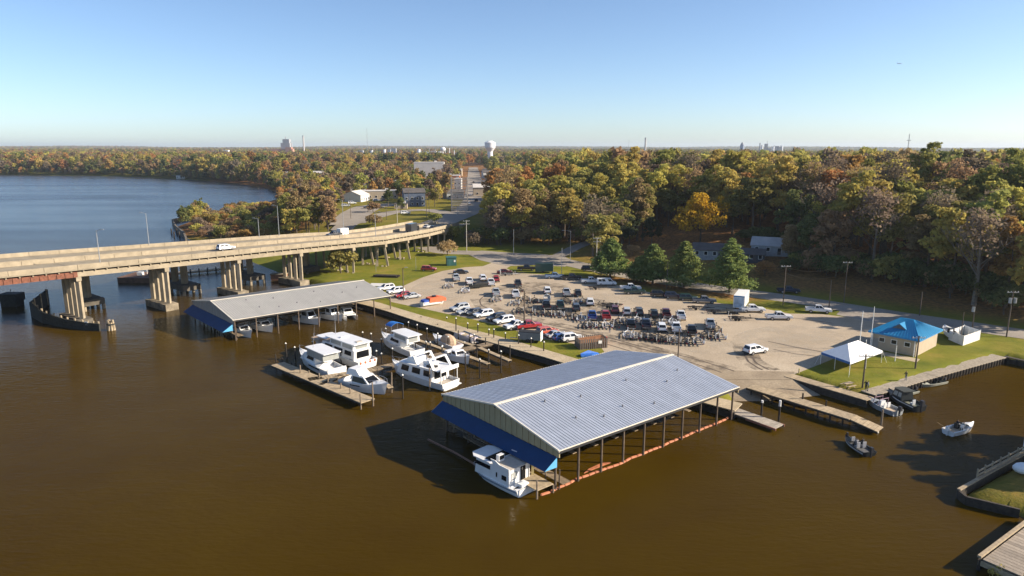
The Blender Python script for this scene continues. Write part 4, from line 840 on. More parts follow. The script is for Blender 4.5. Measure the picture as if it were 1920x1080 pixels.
def crown(name, R_, z0, z1, ncl, nleaf, leaf, mat, seed, dens_in=.12, lump=.28, top=1.0):
    global rs
    rs = np.random.RandomState(seed); hc = (z1 - z0) / 2; zc = z0 + hc
    d = rs.normal(size=(ncl, 3)); d /= np.linalg.norm(d, axis=1, keepdims=True); d[:, 2] = np.where(d[:, 2] < -.5, -d[:, 2], d[:, 2])
    ph = rs.uniform(0, 6.28, 4); az = np.arctan2(d[:, 1], d[:, 0]); lob = 1 + .16 * np.sin(2 * az + ph[0]) + .12 * np.sin(3 * az + ph[1] + 3 * d[:, 2])
    rad = rs.uniform(.45, .95, ncl) * lob; C = d * rad[:, None] * np.array([R_, R_, hc * top]) + np.array([0, 0, zc]); cr = rs.uniform(.6, 1.35, ncl) * R_ * lump
    ci = rs.choice(ncl, nleaf, p=cr ** 2 / (cr ** 2).sum()); e = rs.normal(size=(nleaf, 3)); e /= np.linalg.norm(e, axis=1, keepdims=True); e[:, 2] = np.where(rs.rand(nleaf) < .45, np.abs(e[:, 2]), e[:, 2])
    P = C[ci] + e * (cr[ci] * rs.uniform(.55, 1.1, nleaf))[:, None] * np.array([1.1, 1.1, .8]); Nn = e * .7 + rs.normal(size=(nleaf, 3)) * .55 + np.array([0, 0, .25]); Nn /= np.linalg.norm(Nn, axis=1, keepdims=True)
    return leafmesh(name, P, Nn, leaf * rs.uniform(.55, 1.35, nleaf), mat)
BARK = M('bark', (.10, .078, .058), .95, .35, 2.0, bump=.4, objvar=.25); BARKP = M('pale_bark', (.19, .16, .125), .95, .3, 2.0, bump=.3)
def trunk(name, h, r, limbs, seed, mat=BARK, spread=.45, z0=.35, twigs=0):
    q = random.Random(seed); mb = MB(); pts = [Vector((0, 0, -.6)), Vector((q.uniform(-.2, .2), q.uniform(-.2, .2), h * .3)), Vector((q.uniform(-.5, .5), q.uniform(-.5, .5), h * .62)), Vector((q.uniform(-.8, .8), q.uniform(-.8, .8), h * .9))]
    rr = [r * 1.3, r * .85, r * .55, r * .15]
    for i in range(3): mb.tube(pts[i], pts[i + 1], rr[i], rr[i + 1], 7, False)
    for k in range(limbs):
        f = z0 + (.85 - z0) * k / limbs; s = pts[1].lerp(pts[2], min(1, max(0, (f - .3) / .32))) if f < .62 else pts[2].lerp(pts[3], (f - .62) / .28); a = k * 2.4 + q.random(); L = h * spread * (1.1 - f) * q.uniform(.8, 1.2)
        m_ = s + Vector((math.cos(a) * L * .55, math.sin(a) * L * .55, L * .45)); e = m_ + Vector((math.cos(a + .3) * L * .45, math.sin(a + .3) * L * .45, L * .5)); mb.tube(s, m_, r * .38 * (1.1 - f), r * .22 * (1.1 - f), 5, False).tube(m_, e, r * .22 * (1.1 - f), .03, 5, False)
        for j in range(twigs):
            b = m_.lerp(e, q.random()) if j % 3 else s.lerp(m_, q.uniform(.4, 1)); w = b + Vector((q.uniform(-1, 1), q.uniform(-1, 1), q.uniform(.2, 1.2))) * (L * .3); mb.tube(b, w, .05, .012, 3, False)
            for _ in range(2): mb.tube(b.lerp(w, .5), b.lerp(w, .5) + Vector((q.uniform(-1, 1), q.uniform(-1, 1), q.uniform(.1, 1))) * (L * .16), .03, .01, 3, False)
    return mb.mesh(name, mat)
FOL = {'golden olive': foliage('leaf_golden_olive', (.56, .43, .11), (.33, .30, .09)), 'rust orange': foliage('leaf_rust', (.48, .26, .09), (.34, .21, .08)), 'deep green': foliage('leaf_green', (.10, .13, .05), (.18, .19, .065), .02),
       'olive green': foliage('leaf_olive', (.38, .34, .095), (.22, .225, .07)), 'dull brown': foliage('leaf_brown', (.38, .26, .13), (.26, .19, .10)), 'bright yellow': foliage('leaf_yellow', (.62, .40, .03), (.40, .29, .035), .015, .15), 'greyish mauve': foliage('leaf_mauve', (.25, .19, .13), (.17, .13, .095))}
base = FOL['golden olive']
CR = [crown(f'crown_broad', 5.3, 2.4, 20.5, 54, 4200, .42, base, 20 + k, lump=.26) for k in range(3)] + [crown('crown_tall', 4.4, 3, 22.5, 54, 4000, .40, base, 31 + k, lump=.28) for k in range(2)] + [crown('crown_open', 5.8, 6.5, 20, 34, 2300, .40, base, 41, lump=.24)]
CRB = [crown('crown_thin', 5.2, 8, 20.5, 60, 900, .32, base, 51 + k, lump=.3) for k in range(2)]
TR = [trunk('trunk', 19, .36, 8, k) for k in range(4)]; TRB = [trunk('trunk_bare', 20, .34, 13, 60 + k, M('grey_bark', (.12, .10, .08), .95, .3, 2), .5, .3, 9) for k in range(2)]
FARC = [crown('crown_far', 5.6, 0.2, 19.5, 30, 760, .80, base, 71 + k, lump=.33) for k in range(4)]
SHR = [crown('shrub_crown', 2.4, .2, 3.6, 26, 1300, .22, base, 81 + k, lump=.34) for k in range(3)]; SHT = trunk('stems', 2.6, .1, 6, 90, spread=.7, z0=.1)
def pine(seed, h, Rb, mat):
    """tiered soft-needled pine: whorls of upswept boughs carrying tufts"""
    global rs
    rs = np.random.RandomState(seed); Ps = []; Ns = []; q = random.Random(seed)
    z = h * .14
    while z < h * .985:
        f = (z / h - .14) / .85; Lr = Rb * (1 - f) ** .75 * q.uniform(.75, 1.12) + .25; nb = q.randint(5, 7)
        for k in range(nb):
            a = k * 6.283 / nb + q.random() * .8; L = Lr * q.uniform(.7, 1.15); m = int(26 * L + 14); t = rs.uniform(.18, 1, m) ** .7
            sp = .26 * L * (1.15 - t) + .22; off = rs.normal(size=(m, 3)) * np.stack([sp, sp, sp * .35], 1)
            P = np.stack([np.cos(a) * L * t, np.sin(a) * L * t, z + L * (.32 * t ** 2 - .10 * t)], 1) + off; Ps.append(P); Ns.append(np.tile([math.cos(a) * .35, math.sin(a) * .35, 1.0], (m, 1)) + rs.normal(size=(m, 3)) * .5)
        z += h * .043 * q.uniform(.8, 1.2)
    P = np.concatenate(Ps); Nn = np.concatenate(Ns); Nn /= np.linalg.norm(Nn, axis=1, keepdims=True)
    return leafmesh('pine_boughs', P, Nn, rs.uniform(.14, .36, len(P)), mat)
PINE = foliage('pine_needles', (.26, .30, .09), (.12, .17, .055), .02, .12, .3)
def tree(name, label, cat, p, s, cm, tm, fol, group=None, rz=None, sz=1.0):
    t = thing(name, label, cat, p, random.uniform(0, 6.28) if rz is None else rz, group); t.scale = (s, s, s * sz)
    c = bpy.data.objects.new('crown', cm); c.parent = t; COL.objects.link(c)
    if fol: c.material_slots[0].link = 'OBJECT'; c.material_slots[0].material = fol
    k = bpy.data.objects.new('trunk', tm); k.parent = t; COL.objects.link(k); return t
random.seed(21)
# four pines of the car park edge (and the smaller one between)
PT = trunk('pine_trunk', 11, .28, 0, 5)
for i, (px, py, pt, rb, lab) in enumerate(((1144, 520, 446, 6.4, 'leftmost pine of the row behind the white van'), (1200, 529, 480, 4.2, 'small dark pine close to the second tall pine'), (1224, 532, 457, 5.6, 'second tall pine behind the white pickup and dark green pickup'), (1282, 539, 452, 5.9, 'sunlit tall pine left of the grey house'), (1367, 549, 447, 6.3, 'tall pine standing over the white box trailer'))):
    p = G(px, py, LZ); h = ztop(pt, p.y) - LZ; tree('pine_tree', lab, 'tree', p, 1.0, pine(100 + i, h, rb, PINE), trunk('pine_trunk', h, .27, 0, 5 + i), None, 'pines along the road edge')
p = Gt(1312, 458); tree('maple_tree', 'round bright yellow tree on the leaf-covered slope', 'tree', p, .98, crown('crown_round', 8.6, 2.4, 17.5, 60, 5200, .42, FOL['bright yellow'], 7, lump=.24), trunk('trunk', 14, .4, 10, 8, spread=.8, z0=.15), None)
p = Gt(1312, 458)
DG = FOL['deep green']
for px, py, s, lab in ((1165, 466, .8, 'broad dark magnolia nearest the lane at the wood edge'), (1180, 460, .78, 'dense dark green magnolia at the wood edge'), (1222, 462, .72, 'second dense green magnolia beside the leafy slope')): tree('magnolia_tree', lab, 'tree', Gt(px, py), s, crown('crown_dense', 4.6, 1, 15, 40, 4200, .34, foliage('leaf_magnolia', (.05, .07, .035), (.10, .115, .06), .02), 9 + px, lump=.27), TR[0], None)
tree('cypress_tree', 'tall narrow dark green tree standing behind the magnolias', 'tree', Gt(1205, 452), 1.05, crown('crown_narrow', 4.4, 2, 20, 46, 3800, .36, FOL['olive green'], 17, lump=.28), TR[1], None)
# single shrubs and small trees
SHL = [((640, 512), 2.15, 'olive green', 'large olive willow shrub under the bridge beside the grey shed'), ((838, 478), 1.5, 'dull brown', 'brown bushy tree beside the green utility cabin'), ((848, 452), 1.7, 'olive green', 'leafy tree at the bridge end over the road'), ((815, 420), 1.2, 'olive green', 'low green bush at the end of the bridge parapet'), ((1435, 517), 1.25, 'rust orange', 'rust red shrub by the road right of the pines'),
       ((1480, 510), 1.2, 'deep green', 'dark round bush beside the road and utility pole'), ((1872, 1085), .45, 'golden olive', 'pale yellowish shrub at the foot of the lower right dock'), ((1187, 478), .9, 'dull brown', 'low reddish hedge on the slope behind the first pine'), ((700, 398), 1.5, 'dull brown', 'bare brown tree by the town car park'), ((700, 424), 1.4, 'dull brown', 'bushy brown tree just behind the bridge parapet')]
for (px, py), s, fo, lab in SHL: tree('shrub', lab, 'shrub', Gt(px, py), s, SHR[px % 3], SHT, FOL[fo])
# autumn thicket on the low point behind the bridge
cand = []
for k in range(900):
    px, py = random.uniform(345, 625), random.uniform(395, 452); p = Gt(px, py)
    if h1(p.x, p.y) < .5 or px < 365 + (452 - py) * .3: continue
    if all((p - q).length > 5.2 for q in cand): cand.append(p)
cols = ['rust orange', 'dull brown', 'greyish mauve', 'olive green', 'golden olive', 'olive green', 'dull brown']
for i, p in enumerate(cand):
    px = 960 + 1280 * p.x / (p.y * CP + 38.5 * SP); big_ = px > 530
    fo = random.choice(cols); wh = ('near the old pier' if px < 420 else 'left of the third lamp post' if px < 490 else 'behind the third lamp post' if px < 530 else 'beyond the fourth lamp post' if px < 580 else 'beside the town car park'); ry = ('farthest back' if p.y > 345 else 'towards the back' if p.y > 315 else 'in the middle' if p.y > 295 else 'nearest the bridge'); hs = random.uniform(0, 1); sz_ = 'tall ' if hs > .72 else 'low ' if hs < .28 else ''
    if big_: tree('thicket_tree', f'{sz_}{fo} thicket tree {wh}, {ry}', 'tree', p, .55 + .27 * hs, random.choice(CR), random.choice(TR), FOL[fo], 'thicket trees behind the bridge')
    else: tree('thicket_shrub', f'{sz_}{fo} point shrub {wh}, {ry}', 'shrub', p, 1.0 + .75 * hs, random.choice(SHR), SHT, FOL[fo], 'thicket shrubs on the river point')
# ---- woods: positions by jittered grid, the nearest 260 stand alone
CLEAR = [[Gt(x, y).xy for x, y in q] for q in ([(315, 455), (440, 388), (528, 364), (545, 400), (525, 458)], [(1128, 505), (1165, 470), (1215, 458), (1232, 428), (1270, 430), (1400, 446), (1500, 452), (1520, 492), (1560, 545), (1400, 545)], [(622, 445), (650, 378), (720, 372), (770, 388), (900, 384), (908, 400), (906, 476), (690, 478)],
    [(868, 484), (905, 466), (1000, 461), (1075, 462), (1060, 484)], [(1490, 540), (1545, 522), (1640, 528), (1740, 545), (1830, 575), (1925, 600), (1925, 640), (1600, 590)])]
STX = [Vector(p) for p in ST]
def woods(P, near):
    s = sdist(P, SHORE); up_ = sdist(P, UPPER); ok = (s > 4) & ((up_ > 7) | (P[:, 1] > 300)) & ~((P[:, 0] < -28) & (P[:, 1] < 300))
    ok &= ldist(P, STX) > np.where(P[:, 1] > 340, 17, 10); ok &= ldist(P, LANE) > 6
    for c in CLEAR: ok &= sdist(P, c) < -2
    for x, y, r in NOTREE: ok &= (P[:, 0] - x) ** 2 + (P[:, 1] - y) ** 2 > r * r
    x, y = P[:, 0], P[:, 1]; twn = (x > -320) & (x < 40) & (y > 310) & (y < 1500); ok &= ~(twn & (rs.rand(len(P)) < .28))
    ok &= np.abs(x) < .80 * y + 25
    return P[ok]
def jit(x0, x1, y0, y1, sp):
    X, Y = np.meshgrid(np.arange(x0, x1, sp), np.arange(y0, y1, sp)); P = np.stack([X.ravel(), Y.ravel()], 1); return P + rs.uniform(-.42, .42, P.shape) * sp
rs = np.random.RandomState(77)
P = woods(jit(-330, 430, 120, 460, 9.0), True)
pz = hgt(P[:, 0], P[:, 1]); dist = np.hypot(P[:, 0], P[:, 1]); order = np.argsort(dist)
def patch(x, y): return math.sin(x / 17 + 1.3) + math.sin(y / 23 + x / 41) + .8 * math.sin(x / 9 - y / 13)
NAMES = list(FOL)
def pick(x, y):
    v = patch(x, y) + random.gauss(0, .9)
    if x < -30: return random.choice(['olive green', 'dull brown', 'greyish mauve', 'deep green', 'golden olive', 'olive green', 'dull brown', 'rust orange'])
    if y > 480 and random.random() < .68: return random.choice(['olive green', 'dull brown', 'greyish mauve', 'deep green', 'olive green'])
    if v > 1.6: return 'rust orange' if random.random() < .32 else 'golden olive' if random.random() < .6 else 'dull brown'
    if v > .3: return 'golden olive'
    if v > -.7: return 'golden olive' if random.random() < .45 else 'olive green'
    if v > -1.5: return 'olive green' if random.random() < .6 else 'dull brown'
    return random.choice(['deep green', 'olive green', 'greyish mauve', 'olive green', 'dull brown'])
rest = []; n_ind = 0; SECN = {}
for k in order:
    x, y, z = P[k, 0], P[k, 1], pz[k]; fo = pick(x, y); s = random.uniform(.84, 1.3) * (1.08 if x > 45 else .97 if x > -12 else .62)
    if n_ind < 262 and abs(x) < .76 * y + 6:
        n_ind += 1; px = 960 + 1280 * x / (y * CP + 36 * SP)
        sec = [w_ for q_, w_ in ((905, 'left of the main street end'), (965, 'right of the main street'), (1040, 'above the lot entrance'), (1120, 'behind the street lamp and lane'), (1190, 'above the leftmost pine'), (1260, 'behind the two magnolias'), (1340, 'around the yellow tree'), (1420, 'above the grey house'), (1500, 'above the pale roofed house'), (1580, 'above the shaded crossarm pole'), (1660, 'above the white pickup by the road'), (1730, 'above the blue-roofed building'), (1800, 'above the white enclosure'), (1870, 'beside the tall pale leafless tree'), (9999, 'at the right edge of the picture')) if px < q_][0]
        nb = SECN.get(sec, 0); SECN[sec] = nb + 1; row = ('at the wood front', 'in the second rank', 'in the middle ranks', 'deep in the wood', 'far back')[min(4, nb // 5)]
        bare = random.random() < (.22 if x > 60 else .09); look = ('slim ' if s < .97 else 'tall ' if s > 1.18 else '') + ('nearly leafless grey' if bare else fo)
        ki = random.randrange(6); lab = f"{look} {'' if bare else ('broad', 'round', 'full', 'narrow', 'upright', 'loose')[ki] + ' '}tree {row} {sec}".replace('  ', ' ')
        if bare: tree('bare_tree', lab, 'tree', (x, y, z), s, random.choice(CRB), random.choice(TRB), FOL[random.choice(['greyish mauve', 'dull brown'])], 'thinning trees of the wood')
        else: tree('broadleaf_tree', lab, 'tree', (x, y, z), s, CR[ki], random.choice(TR), FOL[fo], f'{fo} trees of the wood', sz=random.uniform(.78, 1.0))
    else: rest.append((x, y, z, s, fo))
# undergrowth along the foot of the wood
def foot(line, n_, lab, kinds, s0, s1, wander):
    L = [Gt(*q) for q in line]
    for i in range(n_):
        f = (i + random.random()) / n_ * (len(L) - 1); k = min(int(f), len(L) - 2); p = L[k].lerp(L[k + 1], f - k) + Vector((random.uniform(-2, 2), random.uniform(0, wander), 0)); p.z = h1(p.x, p.y) - .1; fo = random.choice(kinds)
        hs = random.random(); bx = 960 + 1280 * p.x / (p.y * CP + 38 * SP); ld = [w_ for q_, w_ in ((960, 'by the power pole'), (1040, 'by the slim metal pole'), (1110, 'by the street lamp'), (1200, 'behind the leftmost pine'), (1420, 'by the grey house'), (1520, 'right of the houses'), (1600, 'behind the crossarm pole'), (1680, 'left of the blue roof'), (1760, 'above the blue roof'), (1840, 'above the white enclosure'), (9999, 'by the tall leafless tree')) if bx < q_][0]; big2 = 'tall ' if hs > .7 else 'low ' if hs < .3 else ''
        tree('understory_bush', f"{big2}{('round', 'spreading', 'ragged')[i % 3]} {fo} bush {ld} " + lab, 'bush', p, s0 + (s1 - s0) * hs, SHR[i % 3], SHT, FOL[fo], 'undergrowth bushes ' + lab)
foot([(1500, 512), (1560, 518), (1640, 526), (1740, 543), (1830, 571), (1925, 597)], 40, 'along the right-hand wood foot', ['deep green', 'olive green', 'dull brown', 'deep green'], 1.1, 2.2, 16)
foot([(880, 462), (920, 460), (1000, 457), (1040, 460)], 14, 'at the wood foot', ['olive green', 'dull brown', 'deep green', 'greyish mauve'], 1.2, 2.3, 8)
foot([(1085, 462), (1130, 462), (1165, 458)], 8, 'at the wood foot beside the lane', ['olive green', 'dull brown', 'deep green'], 1.2, 2.2, 8)
foot([(1395, 462), (1430, 458), (1490, 474), (1510, 500)], 8, 'near the two houses', ['deep green', 'olive green', 'dull brown'], 1.0, 1.9, 7)
for px, py, s, fo, lab in ((1490, 472, 1.0, 'deep green', 'dark green tree right of the pale roofed house'), (1515, 500, .8, 'deep green', 'dark tree in front of the right-hand wood near the crossarm pole'), (1480, 492, .6, 'dull brown', 'small brown tree in front of the pale roofed house'), (728, 388, .5, 'deep green', 'dark green tree beside the long low shop'), (752, 380, .6, 'deep green', 'dark conifer-like tree left of the slate blue house'), (792, 385, .65, 'deep green', 'dark leafy tree right of the slate blue house'), (815, 388, .5, 'olive green', 'olive tree by the reddish hedge of the street corner'), (752, 398, .4, 'deep green', 'round dark bush in front of the small tan shed')): tree('broadleaf_tree', lab, 'tree', Gt(px, py), s, CR[px % 5], TR[px % 4], FOL[fo])
# tall thin tree standing forward at the right edge of the wood
p = Gt(1826, 572); tree('bare_tree', 'tall pale leafless tree standing forward at the right-hand wood edge', 'tree', p, 1.18, CRB[0], trunk('trunk_bare', 20, .42, 16, 71, BARKP, .5, .28, 10), FOL['greyish mauve'])
# trees that stand outside the picture on the right and shade the spit
for x, y, s in ((75, 75, .55), (73, 81, .5), (77, 78, .45), (86, 86, .7), (88, 73, .6), (94, 80, .7), (106, 84, .9)): tree('broadleaf_tree', 'tree on the grassy spit outside the right edge', 'tree', (x, y, 1.1), s, CR[0], TR[0], FOL['golden olive'], 'trees shading the grassy spit')
# the wood beyond as one mass
def mass(name, pts, meshes, kinds):
    for fo in kinds:
        q = [p for p in pts if p[4] == fo]
        for vi, cm in enumerate(meshes): yield fo, vi, cm, q[vi::len(meshes)]
for r0, r1, sp, sc in ((0, 1000, 9.6, 1.3), (1000, 2400, 13, 1.2), (2400, 5000, 19, 1.35), (5000, 9500, 38, 1.7)):
    y1 = r1; Q = jit(-.85 * r1, .85 * r1, 90, r1, sp); d = np.hypot(Q[:, 0], Q[:, 1]); Q = Q[(d >= r0) & (d < r1) & (np.abs(Q[:, 0]) < .8 * Q[:, 1] + 20)]
    if r0 == 0: Q = Q[~((Q[:, 0] > -330) & (Q[:, 0] < 430) & (Q[:, 1] < 460))]
    Q = woods(Q, False); z = hgt(Q[:, 0], Q[:, 1])
    for (x, y), zz in zip(Q, z): rest.append((x, y, zz, random.uniform(.6, 1.0) * sc * (.68 if -270 < x < 25 and y < 950 else .92 if x > -40 else 1.05), pick(x, y)))
Q = jit(-1100, 20, 300, 1300, 6.0); sq = sdist(Q, SHORE); Q = Q[(sq > .5) & (sq < 20) & (np.abs(Q[:, 0]) < .8 * Q[:, 1] + 20) & ((sdist(Q, CLEAR[0]) < 0))]; z = hgt(Q[:, 0], Q[:, 1])
for (x, y), zz in zip(Q, z): rest.append((x, y, zz - .3, random.uniform(.38, .62), pick(x, y)))
print('mass trees', len(rest))
protos = bpy.data.collections.new('tree_crowns'); 
order_names = []
for fo in NAMES:
    for vi, cm in enumerate(FARC):
        o = bpy.data.objects.new(f'crown_{len(order_names):02d}', cm); protos.objects.link(o); o.material_slots[0].link = 'OBJECT'; o.material_slots[0].material = FOL[fo]; order_names.append((fo, vi))
me = bpy.data.meshes.new('far_wood'); me.from_pydata([(a[0], a[1], a[2]) for a in rest], [], [])
ix = np.array([NAMES.index(a[4]) * 4 + random.randrange(4) for a in rest], np.int32); sc_ = np.array([a[3] for a in rest], np.float32); rt = rs.uniform(0, 6.28, len(rest)).astype(np.float32)
at_ = me.attributes.new('kind_index', 'INT', 'POINT'); at_.data.foreach_set('value', ix); at_ = me.attributes.new('size', 'FLOAT', 'POINT'); at_.data.foreach_set('value', sc_); at_ = me.attributes.new('turn', 'FLOAT', 'POINT'); at_.data.foreach_set('value', rt)
fw = bpy.data.objects.new('far_wood', me); COL.objects.link(fw); tag(fw, 'autumn woodland stretching behind the near trees to the horizon', 'woodland', kind='stuff')
gn = bpy.data.node_groups.new('scatter_crowns', 'GeometryNodeTree'); gn.interface.new_socket('Geometry', in_out='INPUT', socket_type='NodeSocketGeometry'); gn.interface.new_socket('Geometry', in_out='OUTPUT', socket_type='NodeSocketGeometry')
N_ = gn.nodes; L_ = gn.links; gi = N_.new('NodeGroupInput'); go = N_.new('NodeGroupOutput'); ip = N_.new('GeometryNodeInstanceOnPoints'); ci = N_.new('GeometryNodeCollectionInfo'); ci.inputs['Collection'].default_value = protos; ci.inputs['Separate Children'].default_value = True; ci.inputs['Reset Children'].default_value = True
def na(nm, ty):
    q = N_.new('GeometryNodeInputNamedAttribute'); q.data_type = ty; q.inputs['Name'].default_value = nm; return q.outputs['Attribute']
cx = N_.new('ShaderNodeCombineXYZ'); L_.new(na('turn', 'FLOAT'), cx.inputs[2]); er = N_.new('FunctionNodeEulerToRotation'); L_.new(cx.outputs[0], er.inputs[0])
L_.new(gi.outputs[0], ip.inputs['Points']); L_.new(ci.outputs[0], ip.inputs['Instance']); ip.inputs['Pick Instance'].default_value = True; L_.new(na('kind_index', 'INT'), ip.inputs['Instance Index']); L_.new(er.outputs[0], ip.inputs['Rotation']); L_.new(na('size', 'FLOAT'), ip.inputs['Scale']); L_.new(ip.outputs[0], go.inputs[0])
md = fw.modifiers.new('scatter', 'NODES'); md.node_group = gn
# ================================================================ VEHICLES
def paint(name, rgb, rough=.35): return M('paint_' + name, rgb, rough, .05, .6, spec=.5, coat=.6)
PC = {'white': paint('white', (.72, .73, .74)), 'silver': paint('silver', (.42, .44, .46)), 'grey': paint('grey', (.16, .17, .185)), 'black': paint('black', (.012, .012, .014)), 'dark grey': paint('charcoal', (.045, .048, .052)), 'red': paint('red', (.34, .022, .025)),
      'maroon': paint('maroon', (.09, .012, .018)), 'blue': paint('blue', (.02, .07, .26)), 'navy': paint('navy', (.014, .022, .05)), 'dark green': paint('dark_green', (.015, .045, .04)), 'orange red': paint('orange_red', (.50, .10, .05)), 'pale blue': paint('pale_blue', (.20, .29, .42))}
AUTOG = glass('auto_glass', (.010, .013, .018)); TYRE = M('tyre_rubber', (.018, .018, .018), .9, .2, 4); RIM = M('wheel_rim', (.38, .38, .39), .35, .1, 4, metal=.7); LAMP = M('headlamp_lens', (.75, .76, .74), .15, .05, 3); TAIL = M('tail_lamp', (.32, .012, .012), .25, .1, 3); TRIMB = M('black_trim', (.02, .02, .021), .7, .1, 3)
def quadin(p, u0, u1, v0, v1, off):
    a, b, c, d = [Vector(x) for x in p]; f = lambda u, v: a.lerp(b, u).lerp(d.lerp(c, u), v); nn = (b - a).cross(d - a).normalized() * off
    return [f(u0, v0) + nn, f(u1, v0) + nn, f(u1, v1) + nn, f(u0, v1) + nn]
WHEELS = {}
def vehicle(kind, col):
    q = {'pickup': (5.8, 1.98), 'suv': (4.85, 1.92), 'sedan': (4.75, 1.82), 'van': (5.6, 2.0), 'hatch': (4.3, 1.78)}[kind]; L, Wd = q; h = L / 2; w = Wd / 2
    nm = {'pickup': 'pickup_truck', 'suv': 'suv_car', 'sedan': 'sedan_car', 'van': 'van', 'hatch': 'hatchback_car'}[kind]
    t = thing(nm, 'vehicle', {'pickup': 'pickup', 'suv': 'car', 'sedan': 'car', 'van': 'van', 'hatch': 'car'}[kind], (0, 0, 0)); b = MB(); p = PC[col]
    if kind == 'pickup':
        belt, zt, hood, lo = 1.17, 1.9, 1.12, .5; gx0, gx1, rx0, rx1 = -.95, 1.35, -.72, .55
        b.side([(gx0, lo), (h - .05, lo), (h, .75), (h - .08, hood - .06), (gx1 + .1, belt), (gx0, belt)], -w, w)
        for s in (-1, 1): b.box((-1.9, s * (w - .06), .84), (2.0, .12, .68))
        b.box((-h + .04, 0, .84), (.1, Wd, .68)); b.box((-1.9, 0, .68), (1.95, Wd - .2, .1))
    else:
        belt, zt, hood, lo = {'suv': (1.08, 1.76, 1.04, .42), 'sedan': (.92, 1.44, .88, .32), 'van': (1.2, 2.1, 1.12, .45), 'hatch': (.95, 1.5, .9, .33)}[kind]
        gx0, gx1, rx0, rx1 = {'suv': (-h + .08, 1.2, -h + .4, .35), 'sedan': (-1.75, 1.15, -1.0, .25), 'van': (-h + .03, 1.95, -h + .08, 1.2), 'hatch': (-h + .08, 1.1, -h + .5, .3)}[kind]
        b.side([(-h + .08, lo), (h - .08, lo), (h, lo + .28), (h - .1, hood - .12), (gx1 + .02, belt), (gx0, belt), (-h, belt - .1), (-h, lo + .2)] if kind == 'sedan' else [(-h + .05, lo), (h - .08, lo), (h, lo + .3), (h - .1, hood - .1), (gx1 + .02, belt), (gx0, belt), (-h, lo + .3)], -w, w)
    wi = w - .05; wr = w - .26 if kind != 'van' else w - .14
    B0, B1, B2, B3 = (gx0, -wi, belt - .01), (gx1, -wi, belt - .01), (gx1, wi, belt - .01), (gx0, wi, belt - .01); T0, T1, T2, T3 = (rx0, -wr, zt), (rx1, -wr, zt), (rx1, wr, zt), (rx0, wr, zt)
    b.add([B0, B1, B2, B3, T0, T1, T2, T3], [(4, 5, 6, 7), (0, 1, 5, 4), (1, 2, 6, 5), (2, 3, 7, 6), (3, 0, 4, 7)])
    ob = b.build('body', p, t, world=False); bv = ob.modifiers.new('soft', 'BEVEL'); bv.width = .05; bv.segments = 2; bv.limit_method = 'ANGLE'
    MB().quad(*quadin((B1, B2, T2, T1), .06, .94, .1, .92, .014)).build('windscreen', AUTOG, t, world=False)
    if kind != 'van': MB().quad(*quadin((B3, B0, T0, T3), .08, .92, .12, .9, .014)).build('rear_window', AUTOG, t, world=False)
    for pl in ((B0, B1, T1, T0), (B2, B3, T3, T2)):
        m = MB(); flip = pl[0] == B2
        for u0, u1 in (((.08, .46), (.52, .9)) if kind != 'van' else ((.08, .28), (.32, .52), (.72, .95))):
            if flip: u0, u1 = 1 - u1, 1 - u0
            m.quad(*quadin(pl, u0, u1, .14, .88, .014))
        m.build('side_window', AUTOG, t, world=False)
    r = {'pickup': .40, 'suv': .37, 'sedan': .33, 'van': .37, 'hatch': .31}[kind]
    if kind not in WHEELS: WHEELS[kind] = (MB().tube((0, -.13, 0), (0, .13, 0), r, r, 14).mesh('wheel', TYRE), MB().tube((0, -.145, 0), (0, .145, 0), r * .62, r * .62, 10).mesh('rim', RIM))
    for x in (-h * .60, h * .64):
        for s in (-1, 1):
            o = bpy.data.objects.new('wheel', WHEELS[kind][0]); o.parent = t; o.location = (x, s * (w - .1), r); COL.objects.link(o); k = bpy.data.objects.new('rim', WHEELS[kind][1]); k.parent = o; COL.objects.link(k)
    for s in (-1, 1):
        MB().box((h - .06, s * (w - .28), lo + .42), (.14, .4, .18)).build('headlight', LAMP, t, world=False)
        MB().box((-h + .03, s * (w - .12), lo + .5), (.1, .18, .3)).build('tail_light', TAIL, t, world=False)
        MB().box((gx1 - .35, s * (w + .1), belt + .08), (.12, .2, .16)).build('mirror', TRIMB, t, world=False)
    MB().box((h - .0, 0, lo + .05), (.14, Wd - .1, .2)).build('front_bumper', TRIMB if kind != 'pickup' else RIM, t, world=False); MB().box((-h + .0, 0, lo + .05), (.14, Wd - .1, .2)).build('rear_bumper', TRIMB if kind != 'pickup' else RIM, t, world=False)
    if kind == 'pickup': MB().box((-1.9, 0, .735), (1.85, Wd - .26, .02)).build('bed_liner', TRIMB, t, world=False); MB().box((h + .01, 0, .86), (.06, 1.1, .28)).build('grille', TRIMB, t, world=False)
    return t
PV = {}
def putv(kind, col, px, py, hd, label, group=None, z=None, base=None):
    p = base if base is not None else (G(px, py, LZ + .022) if z is None else z)
    if (kind, col) not in PV:
        t = vehicle(kind, col); PV[(kind, col)] = t; t.location = p; t.rotation_euler = (0, 0, R(hd)); t['label'] = label
        if group: t['group'] = group
        KIDS[t.name] = [(c, list(c.children)) for c in t.children]; return t
    return dup(PV[(kind, col)], p, R(hd), label, group)
GL_ = 'vehicles parked in the marina lot'
N = 104; NN = 112
